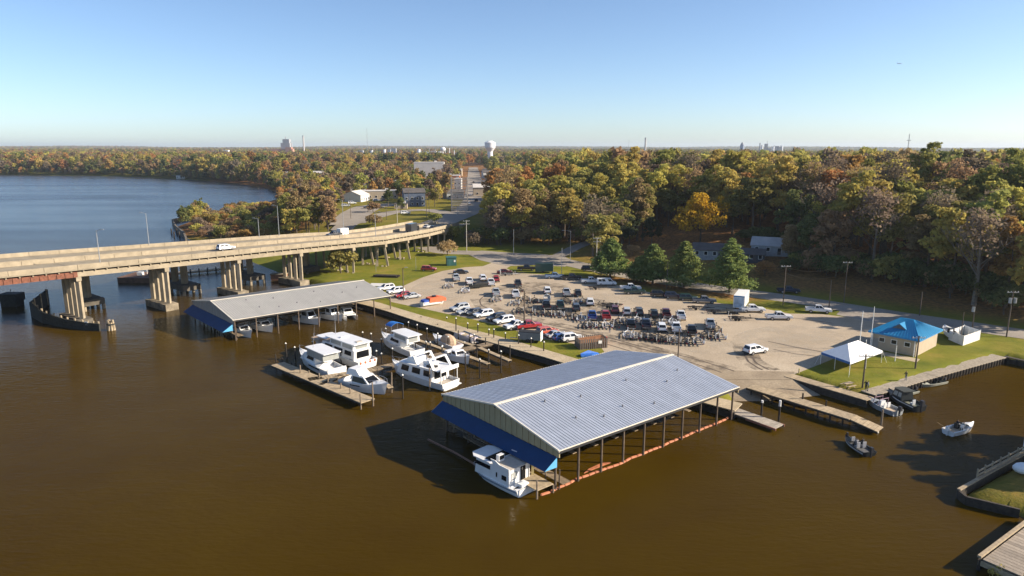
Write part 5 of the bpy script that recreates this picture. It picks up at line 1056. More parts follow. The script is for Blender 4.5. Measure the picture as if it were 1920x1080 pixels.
VEH = [
 ('sedan', 'black', 864, 513, 10, 'black car parked across at the upper left of the lot'),
 ('pickup', 'silver', 855, 525, 75, 'silver pickup below the black car with an empty trailer'),
 ('pickup', 'white', 880, 532, 84, 'white pickup with dark rear window second from the left in the upper rows'),
 ('suv', 'white', 905, 525, 95, 'white SUV behind the black trailer'),
 ('pickup', 'white', 921, 534, 100, 'white pickup just left below the red SUV'),
 ('suv', 'red', 930, 527, 100, 'red SUV in the upper left rows of the lot'),
 ('sedan', 'maroon', 946, 513, 5, 'dark maroon car beside the grass wedge at the top of the lot'),
 ('pickup', 'silver', 930, 553, 98, 'silver pickup standing alone beside the curved tyre track'),
 ('pickup', 'dark grey', 971, 536, 100, 'charcoal pickup casting a long shadow above the white pickup with pole in front'),
 ('pickup', 'white', 967, 556, 100, 'white pickup left of the tall wooden pole'),
 ('suv', 'white', 1026, 549, 96, 'white SUV towing a grey boat in the middle of the lot'),
 ('pickup', 'silver', 1062, 553, 96, 'silver pickup left of the black SUV in the middle rows'),
 ('suv', 'black', 1083, 554, 98, 'black SUV right of the silver pickup in the middle rows'),
 ('pickup', 'black', 1024, 577, 96, 'black pickup behind the white SUV with the grey boat'),
 ('pickup', 'dark green', 1050, 577, 98, 'dark green pickup with white load between black pickups'),
 ('suv', 'dark grey', 1080, 581, 98, 'charcoal SUV left of the blue pickup'),
 ('pickup', 'black', 987, 507, 2, 'black pickup parked along the top edge before the box trailer'),
 ('pickup', 'pale blue', 1040, 522, 2, 'pale blue pickup parked along the top grass edge'),
 ('pickup', 'black', 1072, 524, 2, 'black pickup right beside the pale blue pickup'),
 ('pickup', 'white', 1108, 531, 2, 'white pickup parked just left of the white van'),
 ('van', 'white', 1137, 535, 0, 'white van with side windows in front of the leftmost pine'),
 ('pickup', 'white', 1182, 544, 358, 'white pickup under the pines right of the van'),
 ('pickup', 'dark green', 1189, 551, 0, 'dark green pickup in the shade in front of the white pickup'),
 ('suv', 'black', 1237, 556, 354, 'black SUV in the pine shade, first of the dark row'),
 ('suv', 'navy', 1262, 559, 354, 'navy SUV in the pine shade, second of the dark row'),
 ('suv', 'dark green', 1290, 563, 354, 'dark green SUV in the pine shade, third of the dark row'),
 ('pickup', 'grey', 1320, 568, 354, 'grey pickup at the right end of the dark shaded row'),
 ('suv', 'white', 1106, 571, 98, 'white SUV above the blue pickup'),
 ('pickup', 'blue', 1110, 597, 100, 'blue pickup left of the red pickup'),
 ('pickup', 'red', 1135, 597, 104, 'bright red pickup right of the blue pickup'),
 ('suv', 'maroon', 1152, 585, 108, 'maroon SUV among the trailers above the red pickup'),
 ('suv', 'silver', 1175, 589, 100, 'silver SUV right of the maroon SUV'),
 ('suv', 'dark grey', 1197, 589, 102, 'charcoal SUV right of the white SUV in the long row'),
 ('suv', 'black', 1225, 593, 104, 'black SUV with dark roof in the long row'),
 ('pickup', 'maroon', 1248, 593, 104, 'maroon pickup with pale bed cover in the long row'),
 ('pickup', 'white', 1276, 597, 110, 'white pickup with dark bed at the right end of the long row'),
 ('pickup', 'black', 1182, 614, 103, 'black pickup at the left end of the nearest row'),
 ('pickup', 'navy', 1210, 613, 108, 'navy pickup beside the black pickup in the nearest row'),
 ('suv', 'white', 1240, 619, 108, 'white SUV third in the nearest row'),
 ('pickup', 'white', 1267, 620, 110, 'white pickup with black bed fourth in the nearest row'),
 ('pickup', 'black', 1296, 625, 112, 'black pickup with trailer at the right end of the nearest row'),
 ('pickup', 'silver', 1331, 613, 112, 'silver pickup standing alone right of the rows'),
 ('pickup', 'white', 1410, 585, 0, 'white crew cab pickup in front of the white box trailer'),
 ('pickup', 'white', 1460, 599, 356, 'white pickup crossing the open asphalt'),
 ('pickup', 'white', 1534, 586, 342, 'white pickup near the road by the utility poles'),
 ('suv', 'white', 1416, 662, 25, 'white SUV turning above the boat ramp with tyre marks behind'),
 ('suv', 'silver', 862, 582, 215, 'silver SUV first in the row along the grass'), ('sedan', 'silver', 874, 588, 213, 'silver sedan second in the row along the grass'), ('hatch', 'dark grey', 889, 590, 213, 'charcoal hatchback third in the row along the grass'), ('suv', 'white', 907, 594, 210, 'large white SUV in the middle of the row along the grass'),
 ('suv', 'black', 931, 601, 213, 'black SUV right of the gap in the row along the grass'), ('suv', 'white', 945, 606, 211, 'white SUV beside the black SUV along the grass'), ('pickup', 'white', 968, 616, 211, 'white pickup behind the tall pole beside the red pickup'), ('pickup', 'red', 991, 616, 20, 'red pickup parked by the covered trailer on the grass'),
 ('suv', 'orange red', 1026, 627, 28, 'orange red SUV right of the red pickup'), ('sedan', 'silver', 1043, 632, 28, 'silver car beside the orange red SUV'), ('hatch', 'blue', 1055, 638, 25, 'blue hatchback half hidden beside the white SUV'), ('suv', 'white', 1072, 639, 22, 'white SUV beside the timber dumpster enclosure'),
 ('suv', 'white', 724, 544, 215, 'white SUV at the corner of the grey shed roof'), ('suv', 'white', 742, 550, 213, 'white SUV right of the shed corner beside the red car'), ('hatch', 'red', 755, 557, 214, 'red hatchback between the white SUV and silver sedan'), ('sedan', 'silver', 772, 559, 212, 'silver sedan at the end of the short row by the grey shed'),
 ('suv', 'red', 804, 508, 355, 'red SUV parked on the grass near the bridge columns'),
]
def radial(x, y, hd):
    g = G(x, y, LZ); return math.degrees(math.atan2(g.y, g.x)) + 5 + (hd * 7.3 % 5) - 2.5 if 70 < hd < 118 else hd
for kd, co, x, y, hd, lab in VEH:
    hd = radial(x, y, hd); putv(kd, co, x, y, hd, lab, GL_)
for kd, co, x, y, hd, lab in (('suv', 'black', 1104, 508, 352, 'dark SUV driving on the road behind the lot'), ('pickup', 'navy', 1478, 549, 352, 'dark blue pickup driving on the road in the shade')):
    p = G(x, y, LZ + .07); putv(kd, co, 0, 0, hd, lab, None, base=p)
# on the bridge
def onbridge(f, o): i = int(f); return bpt(i, f - i, o, .325)
dirb = lambda f: math.degrees(math.atan2(NBv[int(f) + 1].y - NBv[int(f)].y, NBv[int(f) + 1].x - NBv[int(f)].x))
putv('suv', 'white', 0, 0, dirb(6.0), 'white car on the near carriageway of the bridge', base=onbridge(6.05, .3)); putv('pickup', 'dark grey', 0, 0, dirb(8.2) + 180, 'dark pickup towing a white box on the far carriageway', base=onbridge(8.6, .72))
p0 = onbridge(8.95, .74); t = thing('box_trailer', 'small white box trailer behind the dark pickup on the bridge', 'trailer', p0, R(dirb(8.6) + 180)); MB().box((0, 0, 1.55), (3.6, 2.0, 2.1)).build('box', WHITE, t, world=False); MB().tube((0, -1, .35), (0, 1, .35), .35, .35, 10).build('wheel', TYRE, t, world=False); MB().bar((1.8, 0, .5), (3.0, 0, .45), .1).build('tongue', TRIMB, t, world=False)
p0 = onbridge(10.7, .2); t = thing('box_truck', 'dark box truck on the bridge near its land end', 'truck', p0, R(dirb(10.5))); MB().box((-1.0, 0, 2.0), (5.2, 2.4, 2.7)).build('cargo_box', PC['dark grey'], t, world=False); MB().side([(1.7, .5), (3.6, .5), (3.6, 1.4), (3.1, 2.2), (1.7, 2.3)], -1.1, 1.1).build('cab', PC['black'], t, world=False)
MB().quad((3.12, -.95, 2.18), (3.12, .95, 2.18), (3.605, .95, 1.45), (3.605, -.95, 1.45)).build('windscreen', AUTOG, t, world=False)
for x in (-2.2, 2.6):
    for s in (-1, 1): MB().tube((x, s * 1.05 - .14, .45), (x, s * 1.05 + .14, .45), .45, .45, 12).build('wheel', TYRE, t, world=False)
for f, o, co, lab in ((11.5, .1, 'dark grey', 'charcoal car at the land end of the bridge'), (11.75, .3, 'silver', 'silver car at the land end of the bridge')): putv('sedan', co, 0, 0, dirb(11.2), lab, base=onbridge(f, o))
TC = [(660, 383, 'white'), (690, 391, 'black'), (700, 391, 'dark grey'), (712, 391, 'black'), (706, 378, 'silver'), (720, 378, 'maroon'), (648, 388, 'silver'), (735, 367, 'red'), (760, 402, 'white'), (880, 384, 'white'), (893, 378, 'black'), (882, 368, 'silver'), (895, 352, 'red'), (888, 343, 'black')]
for i, (x, y, co) in enumerate(TC):
    p = Gt(x, y); p.z += .16; putv('sedan' if i % 2 else 'suv', co, 0, 0, (20 if i < 9 else 92), f'{co} car ' + ('in the town car park beyond the bridge' if i < 9 else 'on the main street beyond the bridge'), 'cars in the town', base=p)
# ---------------------------------------------------------------- boat trailers
GALV = M('galvanised_steel', (.42, .43, .44), .5, .15, 4, metal=.4); BUNK = M('bunk_carpet', (.05, .045, .04), .95, .3, 4)
def trailer(mat, tandem=False, guides=True):
    t = thing('boat_trailer', 'trailer', 'trailer', (0, 0, 0)); f = MB()
    for s in (-1, 1): f.bar((-2.6, s * .85, .52), (1.2, s * .75, .52), .1, .14).bar((1.2, s * .75, .52), (3.0, 0, .50), .1, .14)
    f.bar((3.0, 0, .5), (3.9, 0, .48), .1, .12)
    for x in (-2.5, -1.2, .1, 1.2): f.bar((x, -.84, .48), (x, .84, .48), .09, .1)
    f.build('frame', mat, t, world=False)
    for s in (-1, 1): MB().bar((-2.6, s * .45, .75), (.9, s * .38, .72), .1, .12).bar((-2.2, s * .45, .5), (-2.2, s * .45, .72), .07).bar((.5, s * .38, .5), (.5, s * .38, .7), .07).build('bunk', BUNK, t, world=False)
    for x in ((-1.0,) if not tandem else (-1.35, -.6)):
        for s in (-1, 1): MB().tube((x, s * 1.05 - .1, .33), (x, s * 1.05 + .1, .33), .33, .33, 12).build('wheel', TYRE, t, world=False)
    for s in (-1, 1):
        xs = -.45 if not tandem else -.2; xe = -1.55 if not tandem else -1.85; MB().side([(xe, .5), (xe + .2, .74), (xs - .2, .74), (xs, .5), (xs - .22, .69), (xe + .22, .69)], s * 1.05 - .14, s * 1.05 + .14).build('fender', mat, t, world=False)
        if guides: MB().bar((-2.45, s * .9, .5), (-2.45, s * 1.1, .6), .05).tube((-2.45, s * 1.1, .55), (-2.45, s * 1.1, 1.75), .05, .05, 6).build('guide_post', WHITE, t, world=False)
    MB().bar((2.4, 0, .5), (2.1, 0, 1.2), .09).box((2.1, 0, 1.2), (.22, .25, .2)).build('winch_post', mat, t, world=False); MB().bar((-1.0, -1.0, .34), (-1.0, 1.0, .34), .07).build('axle', TRIMB, t, world=False)
    for s in (-1, 1): MB().box((-2.66, s * .75, .55), (.06, .22, .12)).build('tail_light', TAIL, t, world=False)
    return t
TP = [trailer(GALV), trailer(M('black_trailer_paint', (.02, .02, .022), .5, .2, 3), True), trailer(PC['white'], False), trailer(M('black_trailer_paint', (.02, .02, .022)), False, False)]
for q in TP: KIDS[q.name] = [(c, list(c.children)) for c in q.children]
TN = ['galvanised boat trailer with white guide posts', 'black tandem boat trailer with white guide posts', 'white boat trailer with guide posts', 'plain black boat trailer']
used_ = set()
TRL = [(842, 538, 80, 0, 'behind the leftmost white pickup'), (872, 547, 84, 2, 'behind the second white pickup'), (899, 539, 20, 1, 'standing alone in the upper left rows'), (931, 563, 98, 0, 'behind the lone silver pickup'), (973, 546, 100, 3, 'behind the charcoal pickup'), (966, 570, 100, 0, 'left of the tall wooden pole'),
 (985, 562, 100, 1, 'right of the tall wooden pole'), (975, 585, 95, 3, 'in the row below the tall wooden pole'), (990, 584, 96, 1, 'second in the row below the tall wooden pole'), (953, 516, 5, 0, 'along the top grass edge'), (965, 514, 2, 3, 'behind the black pickup at the top edge'), (1062, 566, 97, 3, 'behind the silver pickup in the middle rows'), (1083, 567, 98, 0, 'behind the black SUV in the middle rows'),
 (1010, 588, 97, 1, 'left of the striped trailer below the black pickup'), (1024, 590, 97, 3, 'straight behind the black pickup in the middle rows'), (1049, 592, 98, 0, 'behind the dark green pickup'), (1080, 597, 98, 1, 'behind the charcoal SUV'), (1090, 600, 98, 2, 'beside the blue pickup'), (1108, 612, 100, 0, 'behind the blue pickup'), (1122, 612, 102, 1, 'between blue and red pickups'), (1137, 613, 104, 2, 'behind the red pickup'),
 (1151, 613, 104, 3, 'right of the red pickup\'s trailer'), (1138, 576, 145, 1, 'turned askew beside the maroon SUV'), (1147, 574, 150, 3, 'turned askew behind the maroon SUV'), (1170, 603, 102, 0, 'behind the silver SUV in the long row'), (1196, 603, 104, 2, 'behind the charcoal SUV in the long row'), (1224, 606, 106, 1, 'behind the black SUV in the long row'), (1248, 607, 108, 0, 'behind the maroon pickup'), (1262, 606, 108, 2, 'between the maroon and white pickups'),
 (1178, 630, 104, 2, 'first in the nearest trailer row'), (1190, 632, 104, 0, 'second in the nearest trailer row'), (1203, 633, 106, 1, 'third in the nearest trailer row'), (1216, 634, 107, 3, 'fourth in the nearest trailer row'), (1238, 638, 110, 1, 'fifth in the nearest trailer row'), (1252, 639, 111, 3, 'sixth in the nearest trailer row'), (1265, 640, 112, 0, 'seventh in the nearest trailer row'), (1279, 641, 112, 1, 'eighth in the nearest trailer row'), (1294, 643, 114, 3, 'ninth in the nearest trailer row'), (1308, 643, 114, 0, 'last in the nearest trailer row'),
 (1336, 632, 112, 1, 'behind the lone silver pickup on the right'), (1350, 634, 113, 0, 'right end below the lone silver pickup'), (1310, 580, 3, 3, 'on the open asphalt right of the dark row'), (1345, 587, 357, 3, 'on open asphalt left of the crew cab pickup'), (1388, 600, 357, 1, 'on the open asphalt below the crew cab pickup'), (1122, 542, 2, 3, 'in front of the white van'), (1002, 566, 98, 1, 'in the gap right of the pole trailers'), (1040, 590, 97, 1, 'left of the dark green pickup\'s trailer'), (1066, 592, 98, 3, 'left of the charcoal SUV\'s trailer'), (1094, 567, 98, 3, 'right of the black SUV\'s trailer'), (1184, 602, 103, 3, 'between silver and charcoal SUV trailers'), (1210, 604, 105, 1, 'left of the black SUV\'s trailer in the long row'), (1236, 606, 107, 3, 'right of the black SUV\'s trailer in the long row'), (1228, 636, 108, 3, 'squeezed between fourth and fifth of the nearest row'), (1322, 632, 112, 3, 'left below the lone silver pickup'), (1343, 620, 112, 1, 'beside the lone silver pickup'), (1100, 612, 100, 3, 'left of the blue pickup\'s trailer'), (1160, 606, 103, 1, 'left end of the long row trailers')]
for i, (x, y, hd, k, where) in enumerate(TRL):
    hd = radial(x, y, hd) + random.uniform(-4, 4); p = G(x, y, LZ + .022); lab = ' '.join(f'{TN[k]} {where}'.replace('with white guide posts ', '' if len(where.split()) > 7 else 'with white guide posts ').split()[:16])
    if k not in used_: used_.add(k); o = TP[k]; o.location = p; o.rotation_euler = (0, 0, R(hd)); tag(o, lab, None, 'boat trailers in the lot')
    else: dup(TP[k], p, R(hd), lab, 'boat trailers in the lot')
# ---------------------------------------------------------------- other things on wheels and in the lot
p = G(1389, 577, LZ + .02); t = thing('box_trailer', 'tall white box trailer parked beside the rightmost pine', 'trailer', p, R(64)); MB().box((0, 0, 2.35), (8.5, 2.6, 3.0)).build('box', WHITE, t, world=False); MB().box((-4.27, 0, 2.2), (.06, 2.2, 2.3)).build('rear_door', M('pale_blue_print', (.38, .46, .54), .6, .3, .8), t, world=False); MB().box((-4.29, 0, 3.66), (.05, 2.5, .3)).build('blue_band', M('blue_print', (.05, .2, .4)), t, world=False)
for s in (-1, 1):
    MB().bar((-4.2, s * 1.31, .9), (4.2, s * 1.31, .9), .05, .12).build('rail', GALV, t, world=False)
    for k in range(9): MB().box((-3.8 + k * .95, s * 1.315, 2.35), (.06, .04, 2.8)).build('rib', GALV, t, world=False)
    for x in (-1.6, -.6): MB().tube((x, s * 1.1 - .13, .45), (x, s * 1.1 + .13, .45), .45, .45, 12).build('wheel', TYRE, t, world=False)
MB().bar((4.2, 0, .7), (5.6, 0, .6), .12).build('tongue', TRIMB, t, world=False)
p = G(1373, 588, LZ + .02); t = thing('flatbed_trailer', 'dark flatbed trailer in front of the white box trailer', 'trailer', p, R(0)); MB().box((0, 0, .75), (6.0, 2.2, .14)).build('deck', PC['dark grey'], t, world=False); MB().bar((3, 0, .6), (4.2, 0, .55), .1).build('tongue', TRIMB, t, world=False)
for x in (-.8, .2):
    for s in (-1, 1): MB().tube((x, s * 1.0 - .1, .38), (x, s * 1.0 + .1, .38), .38, .38, 12).build('wheel', TYRE, t, world=False)
p = G(1020, 511, LZ + .02); t = thing('enclosed_trailer', 'dark green enclosed trailer at the top edge of the lot', 'trailer', p, R(2)); MB().box((0, 0, 1.75), (5.6, 2.3, 2.5)).build('box', PC['dark green'], t, world=False); MB().box((2.83, 0, 1.7), (.05, 2.2, 2.4)).build('white_end', WHITE, t, world=False)
for s in (-1, 1): MB().tube((-.4, s * 1.05 - .1, .38), (-.4, s * 1.05 + .1, .38), .38, .38, 12).build('wheel', TYRE, t, world=False)
p = G(994, 640, LZ + .0); t = thing('dump_trailer', 'grey high-sided trailer with white rear frame on the grass by the promenade', 'trailer', p, R(-14)); MB().box((0, 0, 1.3), (4.6, 2.0, 1.5)).build('side_box', M('slate_panel', (.14, .165, .185), .6, .15, .8), t, world=False); MB().box((0, 0, 2.12), (4.5, 1.9, .1)).build('cover', TRIMB, t, world=False); MB().box((2.36, 0, 1.3), (.08, 2.1, 1.9)).build('rear_frame', WHITE, t, world=False); MB().bar((-2.3, 0, .6), (-4.2, 0, .5), .12).build('tongue', GALV, t, world=False); MB().bar((-2.9, -.3, .5), (-2.5, -.3, 2.4), .1).build('jack', PALEW, t, world=False)
for x in (-.3, .6):
    for s in (-1, 1): MB().tube((x, s * 1.05 - .1, .38), (x, s * 1.05 + .1, .38), .38, .38, 12).build('wheel', TYRE, t, world=False)
# ================================================================ BOATS
GEL = M('white_gelcoat', (.70, .70, .69), .35, .05, .8, coat=.3); GELS = M('shaded_bluewhite_gelcoat', (.55, .60, .66), .35, .05, .8); DARKH = M('dark_hull', (.02, .024, .026), .35, .15, 1); TANC = M('tan_canvas', (.42, .30, .20), .8, .12, 1.5); CLEAR = M('clear_curtain', (.30, .31, .29), .2, .1, 1.5); TINT = M('tinted_window', (.008, .009, .011), .15, .1, 1, spec=.2); TEAK = M('cockpit_sole', (.45, .40, .34), .7, .12, 2); STS = M('stainless', (.6, .6, .62), .25, .05, 2, metal=.8); OUTB = M('outboard_cowl', (.03, .03, .034), .35, .1, 2)  # GELS is white gelcoat with bluish shade put into its colour
def boat(name, label, cat, a, b, group=None, z=0.0):
    v = b - a; t = thing(name, label, cat, ((a.x + b.x) / 2, (a.y + b.y) / 2, z), math.atan2(v.y, v.x), group); return t, Vector((v.x, v.y)).length
def hull(t, L, B, D, mat=GEL, sheer=.5, sole=.5, fore=.45, full=2.2, deckm=TEAK, draft=.35, stripe=None):
    n = 12; rows = []
    def hb(u): return B / 2 * (1 - max(0, (u - .4) / .6) ** full) * (.93 + .07 * min(1, u / .3))
    for i in range(n + 1):
        u = i / n; x = -L / 2 + L * u; b = max(hb(u), .02); zd = D + sheer * u * u; rows.append((x, b, zd, u))
    m = MB(); vs = []
    for x, b, zd, u in rows:
        rk = -.10 * L * max(0, (u - .7) / .3) ** 1.5
        vs += [(x, -b, zd), (x + rk * .6, -b * (.86 - .25 * u * u), .12), (x + rk, 0, -draft), (x + rk * .6, b * (.86 - .25 * u * u), .12), (x, b, zd)]
    fs = []
    for i in range(n):
        for k in range(4): fs.append((i * 5 + k, (i + 1) * 5 + k, (i + 1) * 5 + k + 1, i * 5 + k + 1))
    fs.append((4, 3, 2, 1, 0)); m.add(vs, fs)
    for s in (-1, 1):                                              # gunwale and inner side
        for (x0, b0, z0, u0), (x1, b1, z1, u1) in zip(rows, rows[1:]):
            i0, i1 = max(b0 - .16, .01), max(b1 - .16, .01); m.quad(*[(x0, s * b0, z0), (x0, s * i0, z0 + .01), (x1, s * i1, z1 + .01), (x1, s * b1, z1)][::s])
            if u1 <= fore + .01: m.quad(*[(x0, s * i0, z0 + .01), (x0, s * i0, z0 - sole), (x1, s * i1, z1 - sole), (x1, s * i1, z1 + .01)][::s])
    m.build('hull', mat, t, world=False)
    d = MB(); f = MB()
    for (x0, b0, z0, u0), (x1, b1, z1, u1) in zip(rows, rows[1:]):
        i0, i1 = max(b0 - .16, .01), max(b1 - .16, .01); tgt, dz = (f, .05) if u0 >= fore - .01 else (d, -sole)
        c = .10 if tgt is f else 0
        tgt.add([(x0, -i0, z0 + min(dz, .01)), (x1, -i1, z1 + min(dz, .01)), (x1, 0, z1 + dz + c), (x1, i1, z1 + min(dz, .01)), (x0, i0, z0 + min(dz, .01)), (x0, 0, z0 + dz + c)], [(0, 1, 2, 5), (5, 2, 3, 4)])
    if fore < 1: 
        i = round(fore * n); x, b, z, u = rows[i]; f.quad((x, -b + .16, z - sole), (x, b - .16, z - sole), (x, b - .16, z + .01), (x, -b + .16, z + .01)); f.build('foredeck', mat, t, world=False)
    if d.v: d.quad((-L / 2 + .02, -B * .44, D - sole), (-L / 2 + .02, B * .44, D - sole), (-L / 2 + .02, B * .44, D), (-L / 2 + .02, -B * .44, D)); d.build('cockpit_sole', deckm, t, world=False)
    if stripe:
        for s in (-1, 1):
            q = MB()
            for (x0, b0, z0, u0), (x1, b1, z1, u1) in list(zip(rows, rows[1:]))[:-1]: q.quad(*[(x0, s * (b0 + .012), z0 - .28), (x1, s * (b1 + .012), z1 - .28), (x1, s * (b1 + .016), z1 - .12), (x0, s * (b0 + .016), z0 - .12)][::s])
            q.build('hull_stripe', stripe, t, world=False)
    return rows
def house_(t, x0, x1, w, z0, z1, rf=.5, ra=.1, ins=.12, mat=GEL, name='cabin', win=TINT, sides=((.08, .9),), v=(.35, .85), front=True, rear=False):
    B0, B1, B2, B3 = (x0, -w / 2, z0), (x1, -w / 2, z0), (x1, w / 2, z0), (x0, w / 2, z0); T0, T1, T2, T3 = (x0 + ra, -w / 2 + ins, z1), (x1 - rf, -w / 2 + ins, z1), (x1 - rf, w / 2 - ins, z1), (x0 + ra, w / 2 - ins, z1)
    c = MB().add([B0, B1, B2, B3, T0, T1, T2, T3], [(4, 5, 6, 7), (0, 1, 5, 4), (1, 2, 6, 5), (2, 3, 7, 6), (3, 0, 4, 7)]).build(name, mat, t, world=False)
    for pl, fl in (((B0, B1, T1, T0), 0), ((B2, B3, T3, T2), 1)):
        for a, b in sides:
            if fl: a, b = 1 - b, 1 - a
            MB().quad(*quadin(pl, a, b, v[0], v[1], .015)).build('window', win, c, world=False)
    if front: MB().quad(*quadin((B1, B2, T2, T1), .08, .92, v[0], v[1], .015)).build('windscreen', win, c, world=False)
    if rear: MB().quad(*quadin((B3, B0, T0, T3), .15, .85, .1, v[1], .015)).build('rear_glass', win, c, world=False)
    return c
def slabz(t, name, x0, x1, w, z, th, mat, nose=.25):
    MB().prism([(x0, -w / 2), (x1 - nose, -w / 2), (x1, -w * .32), (x1, w * .32), (x1 - nose, w / 2), (x0, w / 2)], z, z + th).build(name, mat, t, world=False)
def rails(t, rows, u0, h=.7, mat=STS):
    for s in (-1, 1):
        pts = [(x, s * (b - .06), z + h) for x, b, z, u in rows if u >= u0]; m = MB().path([Vector(p) for p in pts], .022, 5)
        for p in pts[::2]: m.tube((p[0], p[1], p[2] - h), p, .02, .02, 5)
        m.build('bow_rail', mat, t, world=False)
def outboard(t, x, y, z, s=1.0, mat=OUTB):
    o = MB().box((x - .22 * s, y, z + .45 * s), (.5 * s, .38 * s, .55 * s), 0, .75).build('outboard_motor', mat, t, world=False); MB().box((x - .2 * s, y, z - .15 * s), (.18 * s, .14 * s, .75 * s)).build('leg', mat, o, world=False)
def seat(t, x, y, z, mat=None, back=True):
    m = MB().box((x, y, z + .22), (.5, .5, .3))
    if back: m.box((x - .22, y, z + .6), (.12, .5, .6))
    m.build('seat', mat or TANC, t, world=False)
# sport fisher, far left of the T dock
t, L = boat('sport_cruiser', 'white flybridge cruiser moored stern-to at the left end of the T dock', 'boat', G(633, 707), G(563, 674)); r = hull(t, L, 4.1, 1.35, GEL, .9, .6, .34, deckm=GEL); rails(t, r, .6)
house_(t, -L * .14, L * .26, 3.3, 1.5, 2.9, 1.5, .1, .2, sides=((.1, .62),)); house_(t, -L * .36, L * .08, 3.2, 2.7, 4.0, .35, .2, .1, CLEAR, 'bridge_enclosure', CLEAR, ()); slabz(t, 'hard_top', -L * .40, L * .11, 3.4, 4.0, .14, GEL)
MB().box((-L / 2 + .15, 0, 1.0), (.2, 3.7, 1.4)).build('transom', GEL, t, world=False); MB().tube((-L * .1, 1.5, 4.5), (-L * .25, 2.0, 9.5), .03, .015, 5).build('antenna', STS, t, world=False); MB().box((-L * .49 - .01, .3, 1.2), (.04, .7, .25)).build('transom_mark', TINT, t, world=False)
for s in (-1, 1): MB().quad(*[(-L * .3, s * 1.99, .95), (-L * .02, s * 2.04, 1.0), (-L * .02, s * 2.05, 1.25), (-L * .3, s * 2.0, 1.2)][::s]).build('hull_window', TINT, t, world=False)
t, L = boat('trawler_yacht', 'large white trawler yacht with long flat hard top behind the flybridge cruiser', 'boat', G(690, 690), G(590, 653)); r = hull(t, L, 4.6, 1.5, GEL, 1.0, .5, .1); rails(t, r, .62)
house_(t, -L * .42, L * .20, 4.0, 1.6, 3.3, .8, .0, .12, sides=((.08, .28), (.34, .6), (.66, .9)), rear=True); house_(t, -L * .40, L * .02, 3.7, 3.3, 4.4, .3, .0, .05, GEL, 'aft_enclosure', CLEAR, ((.04, .46), (.52, .96)), (.15, .85), True, True); slabz(t, 'hard_top', -L * .44, L * .10, 4.1, 4.4, .14, GEL); slabz(t, 'fore_top', L * .10, L * .30, 3.6, 3.7, .12, GEL)
MB().box((L * .36, 0, 2.6), (L * .16, 2.6, .5)).build('tan_cover', TANC, t, world=False); MB().tube((L * .06, 0, 4.5), (L * .06, 0, 9.5), .06, .03, 6).build('mast', STS, t, world=False); MB().box((-L * .1, 0, 4.65), (.5, 1.8, .2)).build('radar', GEL, t, world=False); MB().box((-L * .36, 0, 4.6), (.8, 1.2, .12)).build('hatch', TEAK, t, world=False)
for k in range(4): MB().ball((-L * .49, -1.6 + k * 1.05, 1.2), .32, 8, 5).build('orange_fender', M('orange_fender', (.55, .13, .05), .6, .1, 2), t, world=False)
t, L = boat('express_cruiser', 'white express cruiser with dark wraparound windscreen, bow out beside the T dock', 'boat', G(648, 721), G(727, 741)); r = hull(t, L, 3.7, 1.35, GEL, .75, .6, .42, 2.6, deckm=GEL); rails(t, r, .62)
house_(t, -L * .20, L * .24, 3.0, 1.45, 2.75, 1.9, .1, .35, sides=((.04, .9),), v=(.12, .8)); house_(t, -L * .34, L * .0, 2.5, 2.6, 3.6, 1.2, .4, .25, GEL, 'white_enclosure', GEL, (), front=False); MB().tube((L * .46, 0, 2.1), (L * .53, 0, 2.05), .07).build('anchor_roller', STS, t, world=False)
for s in (-1, 1): MB().quad(*[(-L * .2, s * 1.84, 1.0), (L * .05, s * 1.84, 1.1), (L * .02, s * 1.86, 1.28), (-L * .2, s * 1.86, 1.2)][::s]).build('hull_window', TINT, t, world=False)
t, L = boat('motor_yacht', 'long white motor yacht with three dark side windows and white radar arches', 'boat', G(846, 729), G(736, 697)); r = hull(t, L, 4.6, 1.3, GEL, 1.0, .5, .2); rails(t, r, .68)
house_(t, -L * .33, L * .26, 4.3, 1.3, 3.3, .7, .0, .12, GEL, sides=((.04, .24), (.34, .58), (.68, .90)), v=(.34, .86), rear=True); slabz(t, 'boat_deck', -L * .44, L * .22, 4.4, 3.3, .12, GEL); house_(t, -L * .02, L * .16, 3.0, 3.42, 4.3, .9, .1, .2, GEL, 'helm', CLEAR, (), v=(.3, .9))
for x in (-.30, -.05):
    m = MB()
    for s in (-1, 1): m.bar((L * x - .9, s * 2.0, 3.4), (L * x + .2, s * 1.9, 5.0), .5, .14)
    m.bar((L * x + .2, -1.95, 5.0), (L * x + .2, 1.95, 5.0), .5, .14).build('radar_arch', GEL, t, world=False)
for k in range(6): MB().tube((L * (.02 + .022 * k), -2.0, 3.4), (L * (.02 + .022 * k), -2.0, 4.2), .03).build('stanchion', STS, t, world=False)
MB().box((-L * .18, 0, 3.75), (2.2, 1.6, .6)).build('deck_locker', GEL, t, world=False); MB().box((-L * .26, .9, 3.55), (1.6, 1.2, .3)).build('dark_cushion', TINT, t, world=False); slabz(t, 'swim_platform', -L * .53, -L * .47, 4.2, .45, .14, GEL); MB().box((-L * .48, 0, 3.6), (.14, 4.4, .7)).build('stern_coaming', GEL, t, world=False)
for s in (-1, 1): MB().tube((-L * .47, s * 2.0, .6), (-L * .47, s * 2.0, 3.4), .09).build('stern_post', GEL, t, world=False)
t, L = boat('flybridge_boat', 'white flybridge boat with bright blue canvas top on the inner pier', 'boat', G(783, 669), G(716, 641)); r = hull(t, L, 3.8, 1.4, GEL, .8, .6, .36, deckm=GEL); rails(t, r, .62)
